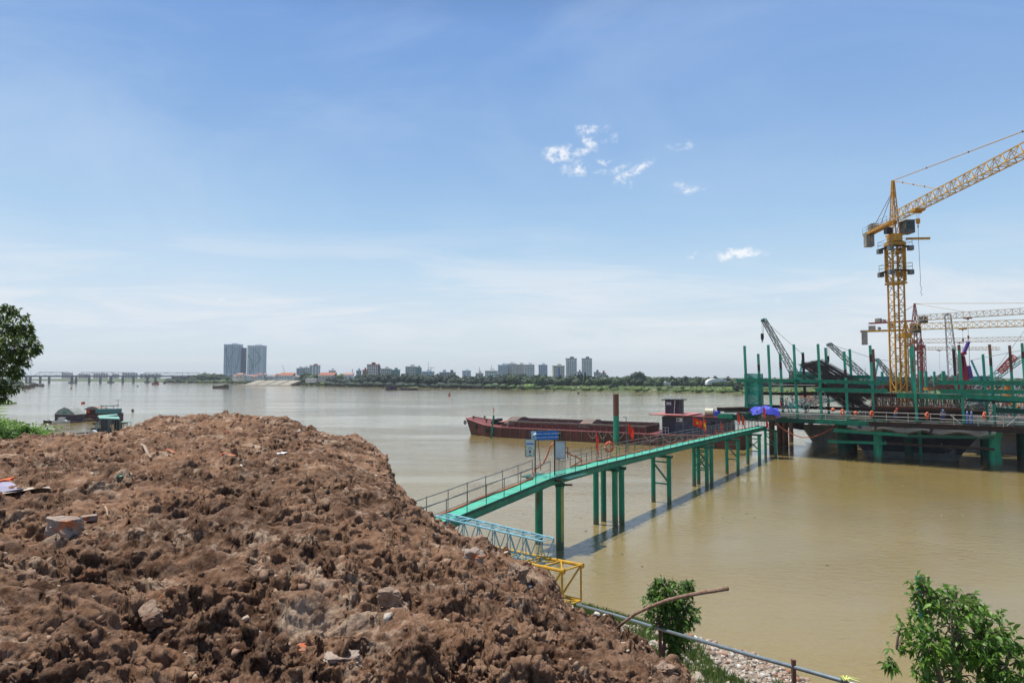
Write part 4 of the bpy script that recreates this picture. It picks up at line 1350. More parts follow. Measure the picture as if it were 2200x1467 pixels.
# leafy weeds at left beyond the mound
N = 60000
X = rg.uniform(-130, -14, N * 4); Y = rg.uniform(16, 150, N * 4); d = shore_dist(X, Y)
kk = X / Y
kp = (d > .3) & (kk > -1.1) & (kk < -.60) & (rg.uniform(0, 1, N * 4) < np.clip(40 / Y, .1, 1))
X, Y = X[kp][:N], Y[kp][:N]
hump = np.clip(fbm(X * .16, Y * .16, 95, 3) * 2 + .35, 0, 1.3)
Z = bank_z(X, Y) + rg.uniform(0, 1, len(X)) * (0.55 + hump * 1.6)
D = rg.normal(size=(len(X), 3)); D[:, 2] = np.abs(D[:, 2]) * .6; D /= np.linalg.norm(D, axis=1, keepdims=True)
V, F = leaves_np(np.stack([X, Y, Z], -1), D, rg.uniform(.16, .4, len(X)) * (.7 + Y / 90), .28, rg)
tag(link("undergrowth", np_mesh("undergrowth", V, F, leafmat("weed_leaf", (.11, .22, .03), (.20, .32, .05), trans=.3))), "bright green weeds and creepers covering the bank at the left", "undergrowth", kind="stuff")
gq = C9(-15, 950, 42)
shrub("bush", "dark green rounded bush on the bank below the large tree", (gq[0], gq[1], 6.0), [lobe(-20, 935, 55, 26, 42), lobe(12, 944, 26, 18, 42), lobe(-70, 930, 60, 34, 43), lobe(-10, 925, 30, 18, 42)], 900, 7, .2, LEAF2, 51, cat="bush", trunks=3)
gq = C9(55, 925, 60)
shrub("bush", "light green feathery bush on the bank in front of the houseboats", (gq[0], gq[1], 5.6), [lobe(52, 922, 16, 8, 60), lobe(72, 928, 14, 7, 60), lobe(38, 928, 14, 8, 60)], 300, 7, .25, LEAF1, 52, cat="bush", trunks=2)
# ================================================================== cargo barge
HULLR = mat("barge_red", (.175, .050, .038), (.10, .038, .030), scale=.9, rough=.65, patch=(.060, .040, .034), pscale=.7, pth=(.46, .60), streak=True)
DECKR = mat("barge_deck_red", (.20, .052, .042), (.145, .040, .034), scale=1.5, rough=.6, patch=(.09, .04, .035), pscale=1.1, pth=(.6, .7))
PINK = mat("faded_red_rail", (.50, .20, .19), (.38, .12, .11), scale=2, rough=.6)
COAM = mat("weathered_timber", (.20, .155, .13), (.12, .09, .078), scale=1.5, rough=.85)
NAVY = mat("dark_navy_paint", (.040, .040, .062), (.028, .028, .045), scale=1.5, rough=.6)
NAVY2 = mat("grey_navy_paint", (.075, .078, .12), (.05, .052, .085), scale=1.5, rough=.6)
TYRE = mat("tyre_rubber", (.015, .015, .015), (.025, .023, .022), rough=.85)
BB = W(992, 935); BS = W(1590, 967)
BL = (BS - BB).length
BA = (BS - BB).normalized(); BN = Vector((-BA.y, BA.x, 0))
if BN.y < 0: BN = -BN
BWD = 9.0
def Q(s, w, z): return BB + BA * s + BN * w + UP * z
def s_of(px, w=0.0):
    k = (px - 1100) / FPX
    p0 = BB + BN * w
    return (k * p0.y - p0.x) / (BA.x - k * BA.y)
barge = thing("cargo_barge", "long red cargo barge with dark wheelhouse moored behind the footbridge", "barge", Q(BL / 2, BWD / 2, 0))
def deckz(s):
    u = s / BL
    return 1.75 + 1.3 * max(0, 1 - u / .16) ** 1.6 + .3 * max(0, (u - .8) / .2)
st = [0, .6, 1.5, 3, 5, 8, 12, 18, 24, 30, 36, 42, BL - 3, BL - 1, BL]
vs = []; fs = []
def half(s):
    return (BWD / 2) * min(1, (.12 + (s / 6.5)) ** .55) if s < 6.5 else (BWD / 2) * (1 if s < BL - 3 else .93)
for s in st:
    h = half(s); dz = deckz(s); hb = h * (.86 if s < 4 else .97)
    off = -1.2 * max(0, 1 - s / 4)           # raked stem
    for (w, z, ds) in ((-h, dz, off), (-h * 1.0, dz * .55, off * .55), (-hb, -.4, 0), (hb, -.4, 0), (h, dz * .55, off * .55), (h, dz, off)):
        vs.append(Q(s + ds, BWD / 2 + w, z))
n = 6
for i in range(len(st) - 1):
    for j in range(5): fs.append((i * n + j, i * n + j + 1, (i + 1) * n + j + 1, (i + 1) * n + j))
fs += [tuple(range(n)), tuple(range((len(st) - 1) * n, len(st) * n))[::-1]]
MB().add(vs, fs).build("hull", HULLR, barge)
# deck with the open hold
HS, HE = 9.5, BL - 15.0
m = MB(); vs = []; fs = []
dd = [s for s in st]
for s in dd:
    h = half(s) - .05; off = -1.2 * max(0, 1 - s / 4)
    vs += [Q(s + off, BWD / 2 - h, deckz(s) - .03), Q(s + off, BWD / 2 - h * .66, deckz(s) + .02), Q(s + off, BWD / 2 + h * .66, deckz(s) + .02), Q(s + off, BWD / 2 + h, deckz(s) - .03)]
for i in range(len(dd) - 1):
    for j in range(3): fs.append((i * 4 + j, i * 4 + 4 + j, i * 4 + 5 + j, i * 4 + 1 + j))
m.add(vs, fs).build("deck", DECKR, barge)
for sd in (-1, 1):
    m = MB()
    for s, e in zip(st[:-1], st[1:]):
        o1 = -1.2 * max(0, 1 - s / 4); o2 = -1.2 * max(0, 1 - e / 4)
        m.beam(Q(s + o1, BWD / 2 + sd * half(s), deckz(s) + .06), Q(e + o2, BWD / 2 + sd * half(e), deckz(e) + .06), .22, .16)
    m.build("bulwark_rail", PINK, barge)
for sd, zt in ((-1, 1.0), (1, 1.2)):
    m = MB()
    m.beam(Q(HS, BWD / 2 + sd * 3.2, 1.7 + zt / 2), Q(HE, BWD / 2 + sd * 3.2, 1.7 + zt / 2), .14, zt)
    m.build("hold_coaming", DECKR if sd < 0 else COAM, barge)
    m = MB()
    m.beam(Q(HS, BWD / 2 + sd * 3.15, 1.7 + zt + .12), Q(HE, BWD / 2 + sd * 3.15, 1.7 + zt + .12), .5, .28)
    for k in range(24):
        s = HS + (HE - HS) * k / 23
        m.beam(Q(s, BWD / 2 + sd * 3.34, 1.75), Q(s, BWD / 2 + sd * 3.34, 1.7 + zt), .14, .14)
    m.build("coaming_rim", COAM, barge)
for s in (HS, HE):
    MB().beam(Q(s, BWD / 2 - 3.2, 2.3), Q(s, BWD / 2 + 3.2, 2.3), .14, 1.3).build("hold_bulkhead", COAM, barge)
for px in (1089, 1247):                                   # arched cross bridges over the hold
    s = s_of(px, 2.0)
    poly = [Q(s - .1, BWD / 2 - 3.4 + 6.8 * i / 10, 2.55 + 1.0 * math.sin(math.pi * i / 10)) for i in range(11)]
    MB().prism(poly + [Q(s - .1, BWD / 2 + 3.4, 2.3), Q(s - .1, BWD / 2 - 3.4, 2.3)], BA * 2.2).build("hold_arch", COAM, barge)
    MB().prism([Q(s - .5, BWD / 2 - 3.3, 2.7), Q(s - 1.4, BWD / 2 - 3.3, 2.7), Q(s + .5, BWD / 2 - 2.2, 3.1), Q(s + .6, BWD / 2 - 2.6, 3.0)], BN * 1.6).build("hatch_board", PINK, barge)
# frames on the hull side, fenders and lines
for k in range(22):
    s = 4.5 + k * 2.0
    if s > BL - 2: break
    MB().beam(Q(s, -.05, .15), Q(s, -.05, deckz(s)), .12, .10).build("rubbing_strake", COAM, barge)
for s in (0.7, 2.6, 5.6, 20.0):
    MB().torus(Q(s + .1, (BWD / 2 - half(s)) - .16, deckz(s) - .75), .32, .12, BN, 16, 8).build("tyre_fender", TYRE, barge, smooth=True)
MB().torus(Q(-1.3, BWD / 2 - 1.5, 2.2), .3, .12, BA, 16, 8).build("tyre_fender", TYRE, barge, smooth=True)
LINE = mat("mooring_line", (.36, .32, .27), rough=.9)
for a, b_ in ((26.5, 28.3), (28.6, 30), (30.5, 33.2), (36.5, 39.2), (39.6, 42.5), (42.6, 45)):
    a, b_ = a * BL / 52, b_ * BL / 52
    pts = [Q(a + (b_ - a) * i / 8, -.12, deckz(a) + .05 - 1.1 * (1 - (i / 4 - 1) ** 2)) for i in range(9)]
    MB().path(pts, .04, 5).build("rope", LINE, barge)
# bow gear
for s, w in ((.6, 2), (1.2, 5), (3.2, 2.5), (3.4, 6.4)):
    MB().tube(Q(s, w + 1, deckz(s)), Q(s, w + 1, deckz(s) + .6), .14, 8).tube(Q(s - .3, w + 1, deckz(s) + .42), Q(s + .3, w + 1, deckz(s) + .42), .07, 6).build("bollard", COAM, barge)
m = MB()
m.box(Q(5.2, 4.4, deckz(5.2) + .3), (1.6, 2.4, .5), (BA, BN, UP)); m.tube(Q(5.1, 3.2, deckz(5) + .7), Q(5.1, 5.8, deckz(5) + .7), .32, 12)
m.build("anchor_winch", BLACK, barge)
MB().torus(Q(7, 3.6, deckz(7) + .25), .42, .16, UP, 16, 7).torus(Q(7.2, 5.0, deckz(7) + .5), .42, .16, UP, 16, 7).build("spare_tyre", TYRE, barge)
fl = flag(Q(4.1, 4.5, deckz(3)), 2.9, .5, .9, -.9, 1.2, "small red flag on a thin pole at the bow of the red barge", False, None)
# superstructure
c0, c1 = s_of(1421, 1.5), s_of(1556, 1.5)
DZ = 1.9
cab = MB(); cab.box(Q((c0 + c1) / 2, 4.6, DZ + 1.35), (c1 - c0, 6.2, 2.7), (BA, BN, UP))
cabo = cab.build("cabin", NAVY2, barge)
MB().box(Q(c0 + 1.0, 1.46, DZ + 1.35), (1.9, .06, 2.66), (BA, BN, UP)).build("dark_panel", NAVY, cabo)
MB().box(Q((c0 + c1) / 2 + 1, 4.6, DZ + 2.78), (c1 - c0 + .2, 6.8, .12), (BA, BN, UP)).build("cabin_roof", DECKR, cabo)
MB().box(Q(c0 + 1.4, 4.4, DZ + 2.98), (6.4, 8.2, .14), (BA, BN, UP)).build("canopy_roof", PINK, cabo)
for k in range(4):
    MB().box(Q(c0 + 5.2 + k * 1.45, 1.46, DZ + 1.7), (.62, .05, .7), (BA, BN, UP)).build("window", BLACK, cabo)
for k in (0, 1):
    MB().box(Q(c0 + 6.0 + k * 1.9, 1.45, DZ + .95), (.7, .05, 1.7), (BA, BN, UP)).build("door", NAVY, cabo)
m = MB()
for k in range(4): m.tube(Q(c0 - .2 + k * .5, .6, DZ), Q(c0 - .2 + k * .5, .6, DZ + 1.0), .03, 6)
m.tube(Q(c0 - .2, .6, DZ + 1.0), Q(c0 + 1.3, .6, DZ + 1.0), .03, 6).tube(Q(c0 - .2, .6, DZ + .5), Q(c0 + 1.3, .6, DZ + .5), .025, 6).build("railing", WHITEP, cabo)
ac = MB().box(Q(c0 + 2.9, 1.33, DZ + 2.25), (.9, .3, .6), (BA, BN, UP)).build("air_conditioner", WHITEP, cabo)
MB().torus(Q(c0 + 2.75, 1.16, DZ + 2.25), .2, .035, BN, 16, 5).ball(Q(c0 + 2.75, 1.2, DZ + 2.25), .17, 10, 6, (1, .2, 1)).build("fan_grille", BLACK, ac)
wh = MB().box(Q(c0 + 1.15, 4.4, DZ + 4.1), (2.3, 2.6, 2.2), (BA, BN, UP)).build("wheelhouse", NAVY, barge)
MB().box(Q(c0 + 1.15, 4.4, DZ + 5.28), (3.2, 3.4, .14), (BA, BN, UP)).build("wheelhouse_roof", BLACK, wh)
for k in range(3): MB().box(Q(c0 + .35 + k * .28, 3.08, DZ + 4.7), (.16, .04, .45), (BA, BN, UP)).build("window", WHITEP, wh)
MB().tube(Q(c0 + 1.5, 3.05, DZ + 3.1), Q(c0 + 1.75, 2.8, DZ + 5.35), .05, 6).build("white_pipe", WHITEP, wh)
MB().tube(Q(c0 + .8, 4, DZ + 5.3), Q(c0 + .8, 4, DZ + 5.9), .03, 6).ball(Q(c0 + .8, 4, DZ + 5.95), .13).build("radar_dome", WHITEP, wh)
s = s_of(1521, 3)
tk = thing("water_tank", "cream ribbed cylindrical water tank on the barge cabin roof", "water tank", Q(s, 3.2, DZ + 2.86))
m = MB().tube(Q(s - .55, 3.2, DZ + 3.5), Q(s + .75, 3.2, DZ + 3.5), .56, 18); m.build("tank", mat("cream_tank", (.62, .60, .42), (.55, .53, .38), rough=.4), tk)
m = MB()
for k in range(6): m.torus(Q(s - .5 + k * .24, 3.2, DZ + 3.5), .57, .025, BA, 20, 5)
m.build("rib", mat("cream_rib", (.70, .68, .50), rough=.4), tk)
MB().box(Q(s, 3.2, DZ + 2.92), (1.3, .8, .12), (BA, BN, UP)).build("cradle", RUSTD, tk)
s = s_of(1539, 3)
bb = thing("blue_barrel", "bright blue barrel beside the cream tank on the barge roof", "barrel", Q(s, 3.2, DZ + 2.86))
BLU = mat("barrel_blue", (.03, .06, .55), (.02, .05, .45), rough=.35)
MB().tube(Q(s, 3.2, DZ + 2.9), Q(s, 3.2, DZ + 3.5), .46, 16).build("body", BLU, bb)
MB().ball(Q(s, 3.2, DZ + 3.5), .46, 16, 8, (1, 1, .6)).build("lid", BLU, bb, smooth=True)
# steel tube piles standing in the river
p0 = W(1324, 955); pt = P(1324, 846, p0.y)
dol = thing("mooring_pile", "tall thick steel tube pile, rusty above and green below, in front of the barge", "pile", (p0.x, p0.y, -1))
MB().tube((p0.x, p0.y, -1), (p0.x, p0.y, 4.6), .46, 20).build("painted_tube", GREEN_S, dol)
MB().tube((p0.x, p0.y, 4.6), (p0.x, p0.y, pt.z), .46, 20).build("rusty_tube", mat("rust_red_tube", (.20, .085, .055), (.13, .07, .05), scale=1.2, rough=.8, patch=(.06, .14, .10), pscale=.8, pth=(.58, .68), streak=True), dol)
a = W(1053, 941.5); b_ = P(1061, 892, a.y)
MB().beam(a - UP, b_, .55, .30).solo("mooring_stake", GREEN, "leaning green steel stake against the bow of the red barge", "stake")

# ================================================================== work platform
OA = Vector((33.9, 98.9, 0)); U = Vector((.775, -.632, 0)).normalized(); V_ = Vector((U.y * -1, U.x, 0))
ZD = 5.4
AX = (U, V_, UP)
def K(t, s, z): return OA + U * t + V_ * s + UP * z
def t_px(px, s):
    k = (px - 1100) / FPX
    p0 = OA + V_ * s
    return (k * p0.y - p0.x) / (U.x - k * U.y)
def z_py(px, py, s):
    t = t_px(px, s); q = K(t, s, 0)
    return P(px, py, q.y).z
plat = thing("work_platform", "green steel work platform on tube piles with tall posts and long cross beams", "platform", K(20, 5, 0))
DKPL = mat("grubby_deck", (.035, .05, .04), (.02, .04, .03), scale=.7, rough=.8, patch=(.16, .10, .07), pscale=.5)
for k in range(12):
    MB().box(K(-1.2 + k * 4.6 + 2.3, 7.0, ZD - .06), (4.5, 15.4, .1), AX).build("deck_panel", DKPL, plat)
# edge beams: green to the left, dark rusty to the right
for a, b_, m_ in ((-2.6, 2, DARKG), (2, 9.6, DARKG), (9.6, 18.2, GREEN)):
    MB().ibeam(K(a, -1.0, ZD - .45), K(b_, -1.0, ZD - .45), .3, .62).build("edge_beam", m_, plat)
for a, b_ in ((16.2, 27.5), (27.5, 39), (39, 52)):
    MB().ibeam(K(a, -1.45, ZD - .5), K(b_, -1.45, ZD - .5), .34, .72).build("edge_beam", RUSTD, plat)
MB().ibeam(K(-2.5, 2.6, ZD - .1), K(3, 2.6, ZD - .1), .3, .5).build("edge_beam", RUSTD, plat)
MB().ibeam(K(-2, 14.5, ZD - .5), K(52, 14.5, ZD - .5), .3, .7).build("edge_beam", RUSTD, plat)
# tube piles from the river
for (px, py, r, zt, m_) in ((1813, 977, .80, 4.6, DARKG), (1887, 991, .52, 4.5, GREEN_S), (1953, 985, .62, 4.6, DARKG), (2048, 988, .62, 4.6, DARKG), (2140, 1008, .62, 4.4, GREEN_S),
                           (2121, 995, .7, 4.6, DARKG), (1832, 972, .6, 4.6, DARKG), (1840, 955, .55, 4.6, DARKG), (2010, 965, .5, 4.6, DARKG), (2090, 968, .5, 4.6, DARKG), (1905, 962, .5, 4.6, DARKG), (2195, 990, .5, 4.6, DARKG),
                           (1700, 950, .35, 4.6, RUST)):
    q = W(px, py)
    m = MB().tube((q.x, q.y, -1.5), (q.x, q.y, zt - .5), r, 20)
    o = m.build("pile", m_, plat)
    MB().box((q.x, q.y, zt - .22), (r * 2.3, r * 2.3, .5), AX).build("pile_head", RUST if px in (1887, 1953, 2048) else m_, o)
    MB().torus((q.x, q.y, 1.6), r, .05, UP, 20, 5).build("weld_ring", m_, o)
for px, py in ((1659, 967), (1676, 961), (1688, 957)):
    q = W(px, py); MB().tube((q.x, q.y, -1.5), (q.x, q.y, 5.0), .42, 14).build("pile", RUST, plat)
q = W(1978, 990); MB().beam((q.x, q.y, .9), P(1974, 893, q.y), .34, .30).beam((q.x, q.y, -1), (q.x, q.y, .9), .3, .26).build("thin_pile", GREEN_S, plat)
# walings between the piles
for (x0, y0, x1, y1, s, w, m_) in ((1788, 924, 1946, 935, -1.2, .3, GREEN), (1775, 948, 1900, 952, -1.0, .24, GREEN), (1900, 952, 2130, 965, -1.0, .2, RUSTD), (1946, 937, 2130, 940, -.9, .22, DARKG)):
    MB().ibeam(K(t_px(x0, s), s, z_py(x0, y0, s)), K(t_px(x1, s), s, z_py(x1, y1, s)), .2, w + .1).build("waling", m_, plat)
# tall posts with bolt holes
HOLE = mat("post_hole", (.03, .012, .02), rough=.9)
def post(px, py, s, w, m_, rusty=None):
    t = t_px(px, s); zt = z_py(px, py, s)
    b0 = K(t + .28, s, ZD - .3); tp = K(t, s, zt)
    o = MB().beam(b0, tp, w, w * .8).build("post", m_, plat)
    fr = (OA + U * t - Vector((0, 0, 0))); view = -Vector((tp.x, tp.y, 0)).normalized()
    if rusty != 'none':
        h = MB(); z = .8
        L = (tp - b0)
        for k in range(int(L.length / .75)):
            c = b0 + L * ((k + .5) * .75 / L.length)
            c = c - V_ * (w * .4 + .012)
            if k * .75 < L.length - .3: h.box(c + U * (.07 * (-1) ** k), (.13, .03, .16), AX)
        h.build("bolt_hole", HOLE, o)
    if rusty and rusty != 'none':
        for (f0, f1) in rusty:
            L = tp - b0
            MB().beam(b0 + L * f0, b0 + L * f1, w + .012, w * .8 + .012).build("rust_band", RUSTD if f1 < .99 else RUST, o)
    return o
for i, (px, py) in enumerate(((1600, 743), (1651, 741), (1706, 740), (1758, 739), (1814, 755), (1870, 742), (1961, 742), (2061, 741), (2127, 740), (2197, 737))):
    r = {0: None, 1: None, 2: None, 3: None, 4: ((.62, .74),), 5: ((.78, .88), (.05, .16)), 6: None, 7: ((.93, 1.0), (.35, .42)), 8: ((.86, 1.0), (.74, .84), (.28, .38)), 9: ((.82, .90),)}[i]
    post(px, py, 0.0, .34, GREEN_S, r)
for i, (px, py) in enumerate(((1629, 760), (1676, 760), (1725, 757), (1774, 747), (1826, 750), (1876, 750), (1957, 748), (2049, 748), (2112, 761), (2170, 742))):
    r = {0: ((.72, .82),), 1: ((.75, .86), (.1, .24)), 2: ((.0, .98),), 4: None, 5: ((.55, 1.0),), 7: ((.62, .98), (.28, .4)), 9: ((.66, 1.0),)}.get(i)
    post(px, py, 10.0, .36, GREEN_S if i != 5 else DARKG, r)
# horizontal beams carried by the posts
BE = [(1582, 817, 1715, 818, -.3, .42, GREEN), (1712, 808, 1870, 810, 9.6, .5, GREEN), (1706, 818, 1905, 822, -.3, .45, GREEN), (1750, 837, 1905, 840, -.3, .5, GREEN),
      (1600, 845, 1920, 848, 9.6, .40, RUSTD), (1598, 871, 1880, 880, 5.0, .45, RUSTD), (2013, 821, 2200, 823, -.3, .5, GREEN), (2018, 841, 2200, 842, -.3, .5, GREEN), (1925, 849, 2062, 853, 0.4, .62, GREEN),
      (2062, 850, 2200, 858, -.35, .55, GREEN), (1725, 845, 1930, 850, 5, .5, RUSTD), (2130, 880, 2200, 884, 4, .6, DARKG), (1880, 880, 2110, 888, 4, .5, RUSTD), (2075, 858, 2210, 862, 9.6, .5, DARKG)]
for (x0, y0, x1, y1, s, h, m_) in BE:
    z0, z1 = z_py(x0, y0, s), z_py(x1, y1, s)
    MB().ibeam(K(t_px(x0, s), s, z0), K(t_px(x1, s), s, z1), .3, h).build("cross_beam", m_, plat)
# white guard rails along the edge and between the posts
GRD = mat("pale_guard_rail", (.42, .42, .41), (.28, .28, .27), scale=3, rough=.5)
for s, zz0, a, b_ in ((-1.3, 1.05, -1, 24), (-1.3, .55, -1, 24), (-1.6, 1.0, 24, 33), (-1.6, .45, 24, 33), (-1.6, 1.0, 33.6, 52), (-1.6, .5, 33.6, 52), (9.4, 5.1, 0, 8), (9.4, 4.3, 0, 8), (9.4, 2.4, 0, 10)):
    MB().tube(K(a, s, ZD + zz0), K(b_, s, ZD + zz0 - .05), .036, 6).build("guard_rail", GRD, plat)
for k in range(22):
    t = -1 + k * 2.4
    MB().tube(K(t, -1.3 if t < 24 else -1.6, ZD - .2), K(t, -1.3 if t < 24 else -1.6, ZD + 1.08), .035, 6).build("guard_post", GRD, plat)
for t0, t1, z0, z1 in ((7, 9.4, .3, 1.2), (14, 15.2, .1, 1.1), (25, 26, 1.0, 0), (30.5, 31.5, -.1, 1.0)):
    MB().tube(K(t0, -1.2, ZD + z0), K(t1, -1.2, ZD + z1), .05, 6).build("stay", GRD, plat)
# scaffold stair tower wrapped in green net at the left end
NET = mat("green_net", (.03, .36, .28), (.02, .28, .21), scale=6, rough=.8)
nt_ = NET.node_tree; nb_ = NB(nt_)
o_ = nt_.nodes["Material Output"]; tr_ = nb_.n("ShaderNodeBsdfTransparent"); mx_ = nb_.n("ShaderNodeMixShader"); mx_.inputs[0].default_value = .62
nb_.l(tr_.outputs[0], mx_.inputs[1]); nb_.l(nt_.nodes["Principled BSDF"].outputs[0], mx_.inputs[2]); nb_.l(mx_.outputs[0], o_.inputs[0])
T0, T1 = t_px(1603, 1), t_px(1632, 1)
tow = thing("stair_tower", "square scaffold stair tower wrapped in sheer green net at the platform end", "scaffold tower", K((T0 + T1) / 2, 1, ZD))
zt = z_py(1610, 803, 1)
for a, b_ in (((T0, .2), (T1, .2)), ((T1, .2), (T1, 2.2)), ((T0, .2), (T0, 2.2)), ((T0, 2.2), (T1, 2.2))):
    p_, q_ = K(a[0], a[1], ZD), K(b_[0], b_[1], ZD)
    MB().add([p_, q_, q_ + UP * (zt - ZD), p_ + UP * (zt - ZD)], [(0, 1, 2, 3)]).build("net_panel", NET, tow)
for a in (T0, T1):
    for s in (.25, 2.15): MB().tube(K(a, s, ZD), K(a, s, zt), .05, 6).build("standard", GREEN, tow)
m = MB()
for k in range(6):
    z = ZD + k * (zt - ZD) / 5
    m.tube(K(T0, .3, z), K(T1, .3, z), .035, 5); m.tube(K(T0, 2.1, z), K(T1, 2.1, z), .035, 5)
    if k < 5: m.beam(K(T0 if k % 2 else T1, 1.2, z), K(T1 if k % 2 else T0, 1.2, z + (zt - ZD) / 5), .5, .06)
m.build("flight", DARKG, tow)
# left end: loose planks and stacked beams beyond the footbridge
tg = thing("beam_stack", "stack of weathered planks on a green girder end left of the stair tower", "beam stack", P(1575, 893, 98))
for (x0, y0, x1, y1, h, m_) in ((1541, 879, 1640, 880, .55, RUSTD), (1556, 884.5, 1640, 884, .25, GRD), (1543, 893, 1575, 893.5, .62, GREEN), (1569, 896, 1640, 896, .75, DARKG), (1546, 876, 1600, 874.5, .15, COAM)):
    MB().beam(P(x0, y0, 97.5), P(x1, y1, 96.5), .9, h).build("beam", m_, tg)
# blue tarpaulin shelter at the head of the footbridge
TARP = mat("blue_tarp", (.05, .07, .52), (.035, .05, .42), scale=3, rough=.6)
tp = thing("tarp_shelter", "blue tarpaulin draped over a frame at the platform end of the footbridge", "tarpaulin", P(1642, 902, 93))
c = P(1642, 886, 93); vs = []; fs = []
n1, n2 = 12, 8
for i in range(n1 + 1):
    for j in range(n2 + 1):
        u, v = i / n1 * 2 - 1, j / n2 * 2 - 1
        z = .45 + .35 * (1 - v * v) - .45 * abs(u) ** 2.2 + .14 * math.sin(u * 8 + v * 3) * (1 - .3 * abs(v)) + .1 * math.sin(v * 9 + u * 2)
        if v < -.8: z -= .5
        vs.append(c + Vector((1, -.2, 0)) * (u * 1.75) + Vector((.2, 1, 0)) * (v * 1.3) + UP * z)
for i in range(n1):
    for j in range(n2): a = i * (n2 + 1) + j; fs.append((a, a + n2 + 1, a + n2 + 2, a + 1))
MB().add(vs, fs).build("tarp_sheet", TARP, tp)
for dx in (-1.3, 1.3):
    for dy in (-.9, .9): MB().tube(c + Vector((dx, dy, -1.2)), c + Vector((dx, dy, .35)), .05, 6).build("prop", RUSTD, tp)
m = MB().add([c + Vector((1.0, -1.35, -.75)), c + Vector((1.75, -1.2, -.6)), c + Vector((1.7, -1.2, .2)), c + Vector((1.1, -1.35, .05))], [(0, 1, 2, 3)])
m.build("orange_sheet", mat("orange_sheet", (.75, .15, .05), rough=.6), tp)
lump("sack_heap", COAM, c + Vector((.1, -.9, -.6)), (1.9, .8, .7), "grey brown heap of sacks under the blue tarpaulin", "sacks", 51, n=5, noise=.12)
for (px, py, lab) in ((1640, 890, "red flag drooping in front of the blue tarpaulin"), (1646, 905, "red cloth flag hanging below the tarpaulin at the bridge head")):
    flag(P(px, py + 12, 91.3), 1.9 if py < 900 else 1.0, .55, 1.2 if py < 900 else .8, -.8, 1.1, lab, False, None)
# slack orange hose below the platform edge
pts = []
for (px, py) in ((1668, 908), (1680, 920), (1700, 932), (1722, 939.5), (1745, 939), (1765, 932), (1785, 921), (1798, 909)): pts.append(P(px, py, 92.5))
MB().path(pts, .07, 6).solo("hose", ORANGE, "slack orange hose sagging under the platform edge right of the tarpaulin", "hose", smooth=True)
# life rings and buoys on the guard rail
for (px, py, lab) in ((1807, 885, "leftmost orange life ring on the platform rail"), (1870, 889, "orange life ring with yellow band on the platform rail"), (1988, 892.5, "orange life ring between the grey post and the gas cylinders"), (2111, 892.5, "rightmost orange life ring on the platform rail")):
    t = t_px(px, -1.75); ring(K(t, -1.75, z_py(px, py, -1.75)), .32, .10, Vector((.55, -.83, 0)), lab, "life rings along the platform rail")
for (px, py, lab) in ((1787, 880, "orange float ball left of the first life ring"), (1835, 887, "orange float ball between two life rings on the platform rail")):
    t = t_px(px, -1.75); c = K(t, -1.75, z_py(px, py, -1.75))
    o = thing("float_ball", lab, "float", c - UP * .25, "orange floats on the platform rail")
    MB().ball(c, .26, 12, 8).build("ball", ORANGE, o, smooth=True); MB().torus(c + UP * .28, .06, .02, U, 10, 5).build("eye", RUSTD, o)
GASB = mat("gas_blue", (.10, .16, .42), (.08, .13, .34), rough=.4)
for (px, lab) in ((2074, "left one of two blue gas cylinders standing on the platform edge"), (2083, "right one of two blue gas cylinders standing on the platform edge")):
    t = t_px(px, -.9); c = K(t, -.9, ZD)
    o = thing("gas_cylinder", lab, "gas cylinder", c, "gas cylinders")
    MB().tube(c, c + UP * 1.25, .13, 12).ball(c + UP * 1.25, .13, 12, 6).build("body", GASB, o, smooth=False)
    MB().tube(c + UP * 1.3, c + UP * 1.48, .05, 8).build("valve_cap", WHITEP, o)
